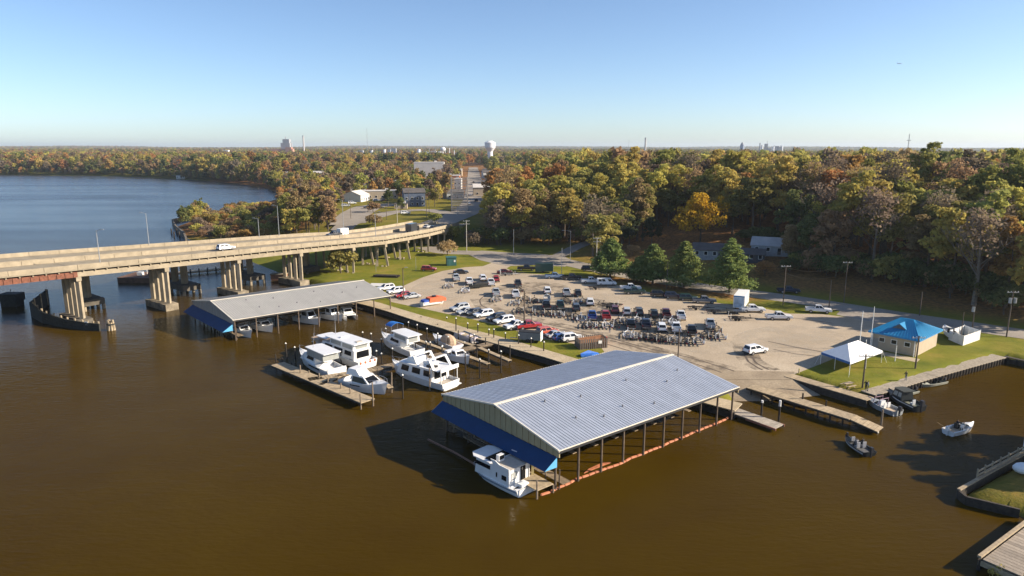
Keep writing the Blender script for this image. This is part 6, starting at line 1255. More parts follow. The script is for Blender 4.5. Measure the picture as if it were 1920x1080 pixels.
house_(t, -L * .22, L * .22, 3.1, 1.5, 2.9, 1.3, .1, .2, sides=((.12, .7),)); house_(t, -L * .40, -L * .02, 3.0, 2.6, 4.0, .2, .1, .08, GEL, 'aft_shelter', CLEAR, ((.1, .9),), (.3, .85), False, True); slabz(t, 'hard_top', -L * .45, L * .02, 3.3, 4.0, .12, GEL)
m = MB(); n_ = 7
for i in range(n_):
    a0, a1 = -1 + 2 * i / n_, -1 + 2 * (i + 1) / n_; z = lambda q: 4.9 + .55 * (1 - q * q)
    m.slab([(L * .02, a0 * 1.5, z(a0)), (L * .20, a0 * 1.4, z(a0) - .15), (L * .20, a1 * 1.4, z(a1) - .15), (L * .02, a1 * 1.5, z(a1))], .05)
m.build('bimini_top', M('sky_blue_canvas', (.02, .16, .50), .7, .1, 1), t, world=False)
for x in (.03, .19):
    for s in (-1, 1): MB().tube((L * x, s * 1.3, 2.8), (L * x, s * 1.4, 4.95), .025).build('bimini_pole', STS, t, world=False)
t, L = boat('cuddy_boat', 'white boat under a tan canvas cover on the inner finger docks', 'boat', G(859, 657), G(812, 638)); hull(t, L, 3.0, 1.0, GEL, .5, .4, .55, deckm=GEL); MB().ball((-L * .12, 0, 1.0), 1.5, 12, 8, (1.5, .95, 1.05)).build('canvas_cover', TANC, t, world=False); MB().box((-L * .49, 0, .9), (.1, 2.5, .5)).build('striped_transom', M('lilac_canvas', (.5, .42, .45), .7, .2, 6), t, world=False)
t, L = boat('pontoon_boat', 'grey pontoon boat with pale covers alongside the promenade', 'boat', G(896, 648), G(858, 632)); c = M('pontoon_grey', (.40, .41, .42), .5, .15, 2)
for s in (-1, 1): MB().tube((-L / 2, s * .9, .2), (L / 2, s * .9, .2), .35, .3, 10).build('pontoon', c, t, world=False)
MB().box((0, 0, .65), (L * .95, 2.5, .12)).build('deck', TEAK, t, world=False)
for s in (-1, 1): MB().bar((-L * .45, s * 1.2, 1.1), (L * .42, s * 1.2, 1.1), .05, .75).build('fence_panel', c, t, world=False)
for x in (-.3, -.05, .25): MB().box((L * x, .3 if x > 0 else -.3, 1.05), (1.1, 1.5, .65), .3, .8).build('covered_seat', M('pink_grey_cover', (.5, .44, .46), .8, .15, 2), t, world=False)
t, L = boat('cabin_boat', 'small white cabin boat with bow pointing right on the inner dock', 'boat', G(838, 668), G(881, 684)); r = hull(t, L, 2.9, 1.1, GEL, .6, .5, .45, deckm=GEL); house_(t, -L * .12, L * .16, 2.3, 1.15, 2.1, .7, .1, .18, sides=((.15, .8),)); rails(t, r, .6, .5); MB().box((-L * .36, 0, 1.3), (1.0, 1.9, .5)).build('engine_box', GEL, t, world=False)
# boats in the grey shed
for a, b, k, lab in (((438, 620), (473, 635), 0, 'white cabin boat nose out under the near corner of the grey shed'), ((478, 614), (513, 624), 1, 'white boat second from the left under the grey shed'), ((557, 600), (602, 610), 2, 'white cruiser with dark windscreen nose out under the middle of the grey shed'), ((604, 594), (643, 603), 3, 'white boat under the grey shed nearest its right half')):
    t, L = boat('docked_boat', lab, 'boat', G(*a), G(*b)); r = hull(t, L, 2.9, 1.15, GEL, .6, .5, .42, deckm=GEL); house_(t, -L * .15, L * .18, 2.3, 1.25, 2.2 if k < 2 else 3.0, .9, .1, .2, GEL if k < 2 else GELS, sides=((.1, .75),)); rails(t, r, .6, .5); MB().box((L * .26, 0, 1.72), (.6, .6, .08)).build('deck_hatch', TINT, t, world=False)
t, L = boat('catamaran', 'white twin-hulled boat at the right end under the grey shed', 'boat', G(644, 588), G(661, 601)); 
for s in (-1, 1): MB().prism([(-L / 2, s * 1.3 - .3), (L * .3, s * 1.3 - .3), (L / 2, s * 1.3), (L * .3, s * 1.3 + .3), (-L / 2, s * 1.3 + .3)], -.2, .9).build('hull', GEL, t, world=False)
MB().box((-L * .05, 0, 1.0), (L * .7, 2.9, .2)).build('bridge_deck', GEL, t, world=False); house_(t, -L * .3, L * .1, 2.2, 1.1, 2.2, .6, .1, .1)
# the houseboat at the corner of the big shed
t, L = boat('houseboat', 'white houseboat with black roof panel moored at the big shed\'s front corner', 'boat', G(989, 926), G(898, 882)); hull(t, L, 3.9, .95, GEL, .12, .1, .02, 4.5, deckm=GEL, stripe=M('grey_blue_stripe', (.16, .22, .30), .4, .1, 1))
c = house_(t, -L * .33, L * .36, 3.5, .95, 2.95, .3, .0, .03, GEL, 'deck_house', TINT, ((.06, .2), (.33, .37)), (.3, .6), True, False); MB().box((L * .19, -1.76, 2.35), (2.6, .05, .5)).build('long_window', TINT, c, world=False); MB().box((L * .19, 1.76, 2.35), (2.6, .05, .5)).build('long_window', TINT, c, world=False)
slabz(t, 'fore_roof', L * .02, L * .47, 3.9, 2.98, .12, GEL, .9); MB().box((L * .10, 0, 3.13), (1.3, 3.0, .05)).build('solar_panel', TINT, t, world=False)
for s in (-1, 1): MB().side([(-L * .35, 2.9), (-L * .05, 2.9), (L * .02, 3.6), (-L * .08, 3.62), (-L * .16, 3.3), (-L * .35, 3.25)], s * 1.78 - .05, s * 1.78 + .05).build('sun_deck_side', GEL, t, world=False)
MB().box((-L * .17, 0, 2.99), (L * .34, 3.4, .06)).build('sun_deck', TEAK, t, world=False); MB().box((-L * .02, .5, 3.4), (.5, .9, .9)).build('helm_console', GEL, t, world=False); MB().box((-L * .02 - .28, .5, 3.55), (.04, .7, .5)).build('helm_panel', TINT, t, world=False)
MB().box((-L * .335, -.7, 2.0), (.04, .8, 1.7)).build('rear_door', TINT, t, world=False); MB().box((-L * .335, .8, 2.1), (.04, .9, .9)).build('rear_window', CLEAR, t, world=False)
for k in range(6): MB().bar((-L * .36, 1.55, 1.05 + k * .32), (-L * .36, 1.2, 1.05 + k * .32), .05).build('ladder_rung', STS, t, world=False)
for s in (-1, 1): MB().bar((-L * .34, s * 1.7, 1.0), (-L * .34, s * 1.7, 3.2), .08).build('rear_post', GEL, t, world=False)
MB().box((-L * .43, .2, 1.15), (.9, 1.2, .35)).build('deck_box', GEL, t, world=False)
for s in (-1, 1): MB().path([Vector((L * .36, s * 1.7, 1.7)), Vector((L * .45, s * 1.2, 1.7)), Vector((L * .48, 0, 1.7))], .03, 5).tube((L * .45, s * 1.2, 1.0), (L * .45, s * 1.2, 1.7), .025).build('bow_rail', STS, t, world=False)
# small craft on the right
t, L = boat('deck_boat', 'grey and tan open fishing boat nosed against the launch walkway end', 'boat', G(1683, 780), G(1626, 757)); hull(t, L, 2.5, .85, M('grey_hull', (.30, .32, .33), .4, .1, 1), .35, .35, .62, deckm=M('tan_deck', (.46, .36, .25), .8, .1, 2)); house_(t, -L * .02, L * .12, 1.1, .6, 1.5, .3, 0, .1, GEL, 'console', CLEAR, ()); seat(t, -L * .1, .4, .55, GEL); seat(t, -L * .1, -.4, .55, GEL); outboard(t, -L / 2, 0, .75, 1.2)
for x in (0.0, .18): MB().path([Vector((L * x, -1.0, .8)), Vector((L * x - .2, -.9, 1.9)), Vector((L * x - .2, .9, 1.9)), Vector((L * x, 1.0, .8))], .05, 6).build('folded_top_bow', M('plum_canvas', (.30, .20, .24), .8, .2, 3), t, world=False)
t, L = boat('canopy_boat', 'black pilot boat with dark canopy and big outboard beside the grey fishing boat', 'boat', G(1724, 772), G(1664, 743)); hull(t, L, 2.6, .95, DARKH, .4, .4, .6, deckm=M('olive_deck', (.16, .17, .13), .8, .2, 2), stripe=M('pale_line', (.5, .5, .48))); house_(t, -L * .12, L * .22, 2.2, .9, 2.35, .5, .15, .2, DARKH, 'wheelhouse', CLEAR, ((.08, .42), (.5, .9)), (.3, .8)); slabz(t, 'canopy_top', -L * .16, L * .18, 2.1, 2.35, .1, M('dark_canvas', (.04, .045, .04), .8, .15, 1)); outboard(t, -L / 2, 0, .85, 1.5); seat(t, -L * .28, 0, .55, GEL)
for a, b, lab in (((1668, 747), (1716, 736), 'low grey skiff tied along the pile bulkhead beside the black boat'), ((1727, 727), (1770, 718), 'low olive skiff with dark motor tied further along the pile bulkhead')):
    t, L = boat('skiff', lab, 'boat', G(*b), G(*a)); hull(t, L, 1.7, .5, M('skiff_grey', (.30, .30, .24), .6, .15, 1), .15, .3, .75, 3.5, deckm=M('olive_deck', (.16, .17, .13))); seat(t, -L * .1, 0, .25, DARKH); seat(t, -L * .28, 0, .25, DARKH); outboard(t, -L / 2, 0, .4, .8)
t, L = boat('bass_boat', 'black fishing boat crossing open water with two people aboard', 'boat', G(1630, 856), G(1584, 826)); hull(t, L, 2.2, .62, DARKH, .2, .25, .66, deckm=M('charcoal_deck', (.09, .09, .09), .8, .3, 2), stripe=M('pale_line', (.5, .5, .48))); house_(t, L * .0, L * .08, .8, .4, 1.0, .15, 0, .1, DARKH, 'console', CLEAR, ()); outboard(t, -L / 2, 0, .55, 1.2); BASS = t; LB = L; MB().box((L * .42, 0, 1.1), (.25, .2, .5)).build('trolling_motor', OUTB, t, world=False)
for k in range(3): MB().tube((-L * .2 + k * .5, .8, .5), (-L * .3 + k * .5, 1.0, 2.0), .015, .01, 4).build('fishing_rod', STS, t, world=False)
for x, y in ((-.12, .45), (-.12, -.45), (.22, 0)): seat(t, L * x, y, .38, M('grey_seat', (.32, .32, .33), .7, .1, 2))
t, L = boat('runabout', 'small white runabout drifting in open water on the right with two people', 'boat', G(1777, 816), G(1824, 804)); hull(t, L, 2.1, .75, GEL, .3, .35, .56, deckm=M('tan_deck', (.46, .36, .25))); seat(t, -L * .05, .45, .4, DARKH); seat(t, -L * .05, -.45, .4, GEL); outboard(t, -L / 2, 0, .6, 1.1, GEL); MB().quad((L * .10, -.9, .95), (L * .10, .9, .95), (L * .05, .8, 1.35), (L * .05, -.8, 1.35)).build('windscreen', CLEAR, t, world=False); MB().tube((-L * .45, .5, .8), (-L * .75, .9, 1.9), .02, .01, 4).build('fishing_rod', PALEW, t, world=False); RUN = t; LR = L
# boat on trailer by the enclosure, orange covered boat, grey hull on trailer
t, L = boat('trailered_boat', 'white open boat on a trailer between the block building and white enclosure', 'boat', G(1790, 642, LZ), G(1766, 622, LZ), z=LZ + .55); hull(t, 6.5, 2.2, 1.0, GEL, .3, .35, .6, deckm=M('grey_deck', (.3, .3, .3), .8, .2, 2)); seat(t, -1.0, .4, .6, DARKH); seat(t, -1.0, -.4, .6, DARKH); outboard(t, -3.25, 0, .8, 1.1)
t, L = boat('covered_boat_shape', 'boat under bright orange tarpaulin with blue cover, parked on the lot edge', 'boat', G(792, 575, LZ), G(832, 569, LZ), z=LZ + .3); OT = M('orange_tarp', (.62, .13, .05), .7, .12, 1); hull(t, 6.6, 2.2, .9, GEL, .2, .3, .3, 3); MB().side([(-1.6, .7), (3.2, .7), (3.1, 1.5), (1.4, 1.9), (-1.4, 1.75)], -1.15, 1.15).build('orange_tarpaulin', OT, t, world=False); MB().side([(-3.2, .6), (-1.7, .6), (-1.75, 1.45), (-2.9, 1.3)], -1.0, 1.0).build('blue_cover', M('cobalt_tarp', (.03, .08, .36), .7, .1, 1), t, world=False); MB().box((.3, 0, 2.0), (.8, .8, .3)).build('dark_bundle', TINT, t, world=False)
t, L = boat('small_boat', 'small grey boat on a trailer behind the white SUV in the middle of the lot', 'boat', G(1026, 571, LZ), G(1025, 559, LZ), z=LZ + .5); hull(t, 5.2, 1.9, .8, M('grey_hull', (.30, .32, .33)), .2, .3, .6)
t, L = boat('covered_boat_shape', 'dark boat shape added for a pickup shadow between white pickups in the upper left rows', 'boat', G(886, 541, LZ), G(912, 538, LZ), z=LZ + .35); hull(t, 6.0, 2.0, .8, DARKH, .2, .3, .3); MB().side([(-2.6, .7), (2.4, .7), (1.0, 1.35), (-1.5, 1.2)], -.85, .85).build('shadow_shape', TRIMB, t, world=False)  # dark boat shape added where a pickup's shadow falls beside the trailer
# people
SKIN = M('skin', (.42, .25, .17), .6, .08, 5); HAIR = M('dark_hair', (.03, .02, .015), .8, .1, 5)
def person(label, p, hd, top, bot, pose='stand', arms=0.3):
    t = thing('person', label, 'person', p, R(hd)); sit = pose == 'sit'; hz_ = .48 if sit else .92
    V = {'pel': (0, 0, hz_), 'wst': (0, 0, hz_ + .18), 'chs': (.02, 0, hz_ + .42), 'nek': (.02, 0, hz_ + .58), 'hed': (.05, 0, hz_ + .68), 'top': (.04, 0, hz_ + .82)}
    for s, n_ in ((-1, 'r'), (1, 'l')):
        V['sho' + n_] = (.02, s * .19, hz_ + .5); V['elb' + n_] = (.02 + arms * .6, s * .26, hz_ + .24); V['wri' + n_] = (.10 + arms, s * .2, hz_ + .08 + arms * .5); V['han' + n_] = (.14 + arms * 1.15, s * .19, hz_ + .02 + arms * .55)
        V['hip' + n_] = (0, s * .10, hz_ - .05)
        if sit: V['kne' + n_] = (.42, s * .13, .46); V['ank' + n_] = (.46, s * .13, .08); V['toe' + n_] = (.62, s * .14, .05)
        else: V['kne' + n_] = (.03, s * .11, .48); V['ank' + n_] = (-.02, s * .12, .08); V['toe' + n_] = (.16, s * .14, .05)
    rad = {'pel': .14, 'wst': .13, 'chs': .15, 'nek': .06, 'hed': .10, 'top': .085, 'sho': .075, 'elb': .05, 'wri': .035, 'han': .045, 'hip': .10, 'kne': .065, 'ank': .045, 'toe': .045}
    K = list(V); E = [('pel', 'wst'), ('wst', 'chs'), ('chs', 'nek'), ('nek', 'hed'), ('hed', 'top')]
    for n_ in 'rl': E += [('chs', 'sho' + n_), ('sho' + n_, 'elb' + n_), ('elb' + n_, 'wri' + n_), ('wri' + n_, 'han' + n_), ('pel', 'hip' + n_), ('hip' + n_, 'kne' + n_), ('kne' + n_, 'ank' + n_), ('ank' + n_, 'toe' + n_)]
    me = bpy.data.meshes.new('body'); me.from_pydata([V[k] for k in K], [(K.index(a), K.index(b)) for a, b in E], [])
    o = bpy.data.objects.new('tmp', me); COL.objects.link(o); o.modifiers.new('s', 'SKIN'); 
    for i, k in enumerate(K): rr = rad[k[:3]]; me.skin_vertices[0].data[i].radius = (rr, rr * (1.2 if k in ('chs', 'wst', 'pel') else 1)); 
    me.skin_vertices[0].data[0].use_root = True; sb = o.modifiers.new('u', 'SUBSURF'); sb.levels = 1; sb.render_levels = 1
    dg = bpy.context.evaluated_depsgraph_get(); m2 = bpy.data.meshes.new_from_object(o.evaluated_get(dg)); bpy.data.objects.remove(o); m2.name = 'body'
    m2.materials.clear()
    for q in (top, bot, SKIN, HAIR): m2.materials.append(q)
    for f in m2.polygons:
        c = f.center; z = c.z; r_ = math.hypot(c.x, c.y); f.use_smooth = True
        f.material_index = 3 if z > hz_ + .76 or (z > hz_ + .66 and c.x < 0) else 2 if z > hz_ + .585 or (abs(c.y) > .15 and c.x > .07 + arms and z < hz_ + .6 and z > hz_ - .1) else 0 if z > hz_ + .02 else 1
    b = bpy.data.objects.new('body', m2); b.parent = t; COL.objects.link(b); MB().ball((.155, 0, hz_ + .69), .02, 6, 4).build('nose', SKIN, t, world=False)
    return t
CL = {k: M('cloth_' + k, c, .85, .12, 6) for k, c in dict(black=(.015, .015, .018), white=(.6, .6, .6), grey=(.2, .2, .21), navy=(.02, .03, .07), olive=(.10, .10, .05), denim=(.05, .08, .16), pale=(.45, .42, .36)).items()}
person('person in olive jacket standing on the lawn by the pile bulkhead', G(1698, 714, LZ), 200, CL['olive'], CL['grey']); person('person in black standing near the tent pole on the lawn edge', G(1623, 732, LZ), 190, CL['black'], CL['black']); person('person in grey standing beside the person in black on the lawn edge', G(1627, 733, LZ), 150, CL['grey'], CL['navy'])
person('person in dark clothes walking alone below the trailer rows', G(1143, 624, LZ + .03), 230, CL['black'], CL['denim']); person('person in white shirt standing on the shed dock under the blue awning', Vector((A_.x, A_.y, 1.0)).lerp(Vector((B_.x, B_.y, 1.0)), .5), 250, CL['white'], CL['navy'])
def aboard(t, x, y, z, hd, lab, a, b, pose): q = Matrix.Rotation(t.rotation_euler.z, 4, 'Z') @ Vector((x, y, z)); person(lab, t.location + q, math.degrees(t.rotation_euler.z) + hd, CL[a], CL[b], pose)
aboard(BASS, -LB * .10, .45, .42, 0, 'person in grey sitting at the console of the black fishing boat', 'grey', 'black', 'sit'); aboard(BASS, -LB * .10, -.45, .42, 0, 'person in black sitting beside the driver of the black fishing boat', 'black', 'navy', 'sit')
aboard(RUN, -LR * .03, -.45, .45, 180, 'person in pale shirt sitting in the white runabout', 'pale', 'olive', 'sit'); aboard(RUN, -LR * .03, .45, .45, 0, 'person in black sitting in the white runabout', 'black', 'black', 'sit')
# ================================================================ DOCKS OF THE OPEN BASIN
def dockz(name, label, a, b, w, z=1.05, mat=PALEW, step=.6):
    A, B = G(*a, z), G(*b, z); return plankdeck(name, label, 'dock', A, B, w, mat, .12, step)
dockz('tee_dock', 'long weathered dock across the outer end of the open basin', (520, 682), (690, 752), 2.6, step=.62)
dockz('main_dock', 'main walkway of the open basin running out from the promenade', (928, 642), (700, 692), 1.9, mat=BROWNW)
dockz('main_dock', 'outer part of the basin walkway joining the T dock behind the cruisers', (702, 692), (578, 712), 1.8, mat=PALEW)
for a, b, lab in (((783, 637), (845, 660), 'left inner finger dock between the blue-topped boat and tan covered boat'), ((850, 636), (895, 650), 'short finger dock by the grey pontoon boat'), ((890, 648), (956, 676), 'thin finger dock nearest the promenade on the right'), ((868, 664), (916, 682), 'thin finger dock beside the small cabin boat'), ((690, 696), (733, 727), 'finger dock right of the express cruiser'), ((640, 703), (600, 722), 'short finger dock between flybridge cruiser and express cruiser')): dockz('finger_dock', lab, a, b, .9, mat=PALEW)
PCAP = M('pile_cap_white', (.70, .68, .62), .5, .05, 2)
pile0 = {}
def pile(bx, by, ty, lab, cap=True, wt=.125, pale=False, z0=0.0):
    p = G(bx, by, z0); hh = max(1.2, ztop(ty, p.y) - z0); key = (round(hh * 2) / 2, pale)
    if key not in pile0: h_ = key[0]; pile0[key] = (MB().tube((0, 0, -1.3), (0, 0, h_), wt, wt * .88, 8).mesh('mooring_pile', PILEL if pale else PILEM), MB().tube((0, 0, h_), (0, 0, h_ + .05), .19, .19, 8).tube((0, 0, h_ + .05), (0, 0, h_ + .26), .19, .03, 8).mesh('cap', PCAP))
    o = bpy.data.objects.new('mooring_pile', pile0[key][0]); o.location = p; COL.objects.link(o); tag(o, lab, 'piling', 'mooring piles of the open basin')
    o.rotation_euler = (random.uniform(-.025, .025), random.uniform(-.025, .025), random.random() * 6)
    if cap: c = bpy.data.objects.new('cap', pile0[key][1]); c.parent = o; COL.objects.link(c)
random.seed(3)
P4 = [(152, 335, 250, 0), (198, 340, 275, 0), (232, 290, 185, 1), (298, 300, 215, 1), (270, 375, 310, 0), (335, 440, 345, 0), (402, 440, 370, 0), (478, 480, 400, 0), (543, 520, 435, 0), (640, 560, 480, 0), (710, 600, 515, 0), (788, 670, 550, 0), (880, 645, 475, 0), (430, 235, 155, 1), (617, 200, 120, 1), (803, 200, 90, 1), (870, 230, 110, 1), (975, 150, 60, 1), (945, 235, 140, 1), (908, 330, 230, 1), (945, 330, 245, 1), (920, 440, 350, 0), (1018, 545, 385, 0), (1103, 590, 420, 1), (1024, 330, 215, 1), (1145, 120, 25, 1), (1212, 140, 45, 1), (1285, 170, 70, 1), (1362, 210, 95, 1), (1198, 240, 130, 1), (1278, 255, 160, 1), (1310, 260, 175, 1), (1398, 270, 200, 1), (640, 330, 240, 1), (720, 330, 270, 1), (760, 250, 175, 1), (833, 280, 200, 1), (692, 220, 150, 1), (1304, 530, 370, 0), (1205, 470, 330, 1)]
P6 = [(135, 510, 345, 1), (335, 540, 410, 1), (410, 440, 285, 1), (395, 120, 30, 1), (515, 280, 60, 1), (665, 255, 100, 1), (795, 300, 140, 1), (935, 340, 180, 1), (1000, 370, 190, 1), (545, 350, 195, 0), (685, 395, 235, 0), (750, 410, 260, 1), (625, 420, 350, 1), (1150, 390, 230, 1), (1315, 450, 275, 1), (1475, 495, 315, 1), (1640, 545, 360, 1), (1060, 500, 345, 0), (1205, 620, 385, 0), (895, 450, 310, 0), (935, 690, 440, 1), (1095, 750, 490, 1), (785, 600, 400, 0), (490, 890, 630, 0), (640, 760, 500, 1), (820, 820, 570, 1), (65, 100, 15, 0), (280, 200, 115, 0), (490, 560, 450, 0), (180, 620, 525, 1)]
def pl(px, py, ty, c):
    up_ = py < 610 + (px - 780) * .33 and px > 780; front = py > 676 + (px - 517) * .40 and px < 705
    if front: w_ = [q for e, q in ((535, 'at the left end of the T dock'), (560, 'near the left end of the T dock'), (590, 'left of the flybridge cruiser on the T dock'), (612, 'below the flybridge cruiser on the T dock'), (632, 'in the middle of the T dock'), (655, 'below the express cruiser on the T dock'), (672, 'towards the right end of the T dock'), (999, 'at the right end of the T dock')) if px < e][0]
    elif up_: w_ = [q for e, q in ((800, 'at the left of the promenade edge'), (850, 'on the promenade above the tan covered boat'), (890, 'on the promenade above the pontoon boat'), (920, 'where the main walkway meets the promenade'), (955, 'on the promenade by the covered trailer'), (999, 'on the promenade below the covered trailer'), (2000, 'on the promenade nearest the big shed')) if px < e][0]
    else: w_ = [q for e, q in ((560, 'off the left end of the T dock'), (610, 'behind the flybridge cruiser'), (650, 'behind the trawler yacht'), (675, 'between trawler yacht and express cruiser'), (700, 'right of the trawler yacht'), (720, 'left of the blue-topped boat'), (740, 'at the bow of the motor yacht'), (765, 'in front of the motor yacht'), (790, 'right of the blue-topped boat'), (815, 'on the left inner finger dock'), (840, 'by the tan covered boat'), (860, 'by the small cabin boat'), (880, 'at the bow of the small cabin boat'), (905, 'by the finger dock of the cabin boat'), (930, 'along the thin finger dock'), (950, 'near the outer end of the thin finger dock'), (2000, 'at the tip of the thin finger dock')) if px < e][0]
    return ('tall ' if py - ty > 26 else 'short ' if py - ty < 19 else '') + ('white-capped' if c else 'bare') + ' mooring pile ' + w_
for x, y, ty, c in P4:
    px, py = 480 + x / 4, 600 + y / 4; wh = 'along the T dock' if px < 700 and py > 670 + (px - 517) * .25 else 'around the white cruisers' if px < 760 else 'by the inner finger docks'; pile(px, py, 600 + ty / 4, pl(px, py, ty / 4 + 600, c), bool(c), pale=not c and py > 700)
for x, y, ty, c in P6:
    px, py = 780 + x / 6.857, 590 + y / 6.857; land = py < 590 + 8 + (px - 780) * .33; wh = 'along the promenade edge' if py < 610 + (px - 780) * .32 else 'in the right half of the open basin'; pile(px, py, 590 + ty / 6.857, pl(px, py, ty / 6.857 + 590, c), bool(c))
# ================================================================ POLES, WIRES
WOODP = M('utility_pole_wood', (.11, .085, .065), .9, .3, 1); PALEP = M('pale_pole', (.45, .42, .37), .6, .1, 1); GREYP = M('grey_lamp_pole', (.34, .35, .36), .45, .1, 1, metal=.4)
def pole(bx, by, ty, label, cat='pole', name='utility_pole', mat=WOODP, arms=0, r=.15, lamp=False, xform=False, base=None, group=None):
    p = base if base is not None else Gt(bx, by); zt = ztop(ty, p.y); t = thing(name, label, cat, p, 0, group); MB().tube((p.x, p.y, p.z - .3), (p.x, p.y, zt), r, r * .7, 8).build('shaft', mat, t)
    for k in range(arms): z = zt - .35 - k * 1.1; MB().bar((p.x - 1.2, p.y, z), (p.x + 1.2, p.y, z), .1, .14).build('crossarm', mat if mat is not WOODP else PALEP, t); [MB().tube((p.x + s, p.y, z), (p.x + s, p.y, z + .28), .05).build('insulator', WHITE, t) for s in (-1.05, -.4, .4, 1.05)]
    if xform:
        for s in xform: MB().tube((p.x + s, p.y - .2, zt - 2.6), (p.x + s, p.y - .2, zt - 1.5), .3, .3, 10).build('transformer', GREYP, t)
    if lamp:
        m = MB().tube((p.x, p.y, zt - .1), (p.x + lamp, p.y, zt + .25), .06, .05, 6); m.build('lamp_arm', mat, t); MB().box((p.x + lamp * 1.1, p.y, zt + .22), (.7, .3, .14)).build('lamp_head', GREYP, t)
    return Vector((p.x, p.y, zt))
w = {}
w['a'] = pole(1887, 632, 545, 'tall utility pole with transformers at the right edge lawn', arms=1, xform=(-.5, .5)); w['b'] = pole(1822, 622, 562, 'utility pole with one grey transformer behind the white enclosure', xform=(-.45,)); w['c'] = pole(1724, 592, 547, 'bare utility pole behind the blue roof by the road'); w['d'] = pole(1582, 568, 490, 'utility pole with crossarm in the shade across the road', arms=1); w['e'] = pole(1468, 572, 497, 'utility pole by the road left of the parked white pickup', arms=1); w['f'] = pole(1554, 578, 525, 'bare wooden pole beside the road behind the white pickup')
pole(1610, 662, 583, 'tall white pole left of the blue-roofed building', name='flag_pole', mat=WHITE, r=.09); pole(1631, 655, 575, 'tall white pole at the left corner of the block building', name='flag_pole', mat=WHITE, r=.09); pole(1716, 691, 630, 'dark lamp pole in front of the block building corner', name='lamp_pole', r=.16, arms=1); pole(1617, 727, 664, 'dark pole with crossbar in front of the white tent', name='lamp_pole', r=.15, arms=1); pole(1678, 677, 648, 'short white post on the paving before the block building', name='marker_post', mat=WHITE, r=.1); pole(1622, 660, 637, 'white stub post between tent and block building', name='marker_post', mat=WHITE, r=.1)
pole(1800, 642, 585, 'thin wooden pole inside the white enclosure', r=.1)
w['g'] = pole(875, 472, 413, 'pale power pole with double crossarms at the bridge end', arms=2, mat=PALEP); pole(963, 478, 430, 'slim metal pole at the wood edge by the road', mat=GREYP, r=.1, name='lamp_pole'); pole(1069, 490, 433, 'street lamp with curved arm at the lane junction', name='street_lamp', cat='street lamp', mat=GREYP, r=.1, lamp=-2.4); w['h'] = pole(1118, 505, 445, 'pole with white floodlights beside the leftmost pine', mat=PALEP, arms=2); pole(1053, 516, 465, 'slim grey pole at the top edge of the lot', mat=GREYP, r=.09, name='lamp_pole'); pole(1250, 541, 490, 'wooden pole between the second and third pines'); w['i'] = pole(983, 616, 545, 'tall dark wooden pole standing in the lot behind the red pickup', r=.2); pole(997, 617, 588, 'thin pole beside the tall dark pole in the lot', r=.08); w['j'] = pole(1271, 676, 616, 'dark pole rising behind the ridge of the big shed', r=.14)
pole(757, 563, 503, 'wooden lamp pole by the cars at the grey shed corner', name='lamp_pole', lamp=.8); pole(780, 508, 482, 'thin post on the grass near the red SUV', mat=GREYP, r=.06, name='marker_post')
pole(705, 510, 490, 'thin post on the grass near the timber stack', mat=GREYP, r=.06, name='marker_post'); pole(972, 493, 484, 'small road sign post in the grass wedge', mat=GREYP, r=.06, name='marker_post')
for f, o, ty, lab in ((4.25, .02, 432, 'tall grey lamp post on the near bridge parapet at the left'), (5.45, .99, 400, 'tall lamp post on the far bridge parapet over the open river'), (7.15, .99, 410, 'lamp post on the far bridge parapet in front of the river point shrubs'), (7.52, .99, 386, 'lamp post on the far bridge parapet before the thicket'), (9.6, .99, 375, 'lamp post on the far bridge parapet near the land end'), (8.7, .02, 398, 'lamp post on the near bridge parapet over the grass')):
    i = int(f); p = bpt(i, f - i, o, 1.2); pole(0, 0, ty, lab, 'street lamp', 'street_lamp', GREYP, 0, .11, 1.3 if o < .5 else -1.3, base=p)
for x, y, ty, lab in ((805, 412, 372, 'utility pole behind the bridge near its land end'), (800, 408, 368, 'second utility pole just left of the pair behind the bridge'), (767, 392, 358, 'utility pole beside the slate blue house'), (725, 412, 385, 'pole on the traffic island behind the bridge'), (745, 418, 383, 'pale lamp pole on the traffic island behind the bridge'), (690, 398, 375, 'pole at the edge of the town car park'), (658, 410, 372, 'pole at the left of the town car park'), (858, 405, 385, 'white sign post beside the slatted tower')): pole(x, y, ty, lab, r=.14, mat=PALEP if 'pale' in lab or 'white' in lab else WOODP)
def wire(a, b, sag, label):
    pts = [a.lerp(b, k / 10) - Vector((0, 0, sag * 4 * (k / 10) * (1 - k / 10))) for k in range(11)]; o = MB().path(pts, .03, 4).build('power_line', PILEM); tag(o, label, 'cable', 'overhead power lines')
dn = Vector((0, 0, .5))
wire(w['a'] - dn, w['b'] - dn, 2.2, 'power line sagging between the two transformer poles'); wire(w['b'] - dn, w['c'] - dn, 1.6, 'power line from the transformer pole to the bare pole behind the blue roof'); wire(w['d'] - dn, w['e'] - dn, 1.6, 'upper power line between the crossarm poles across the road'); wire(w['d'] - dn * 5, w['e'] - dn * 4, 1.8, 'lower power line between the crossarm poles across the road'); wire(w['e'] - dn, w['h'] - dn, 3, 'power line running along the pines to the floodlight pole'); wire(w['d'] - dn, w['c'] - dn, 2.5, 'power line running right from the shaded crossarm pole'); wire(w['a'] - dn, w['a'] + Vector((40, -12, 0)), 1.5, 'power line leaving the picture at the right edge')
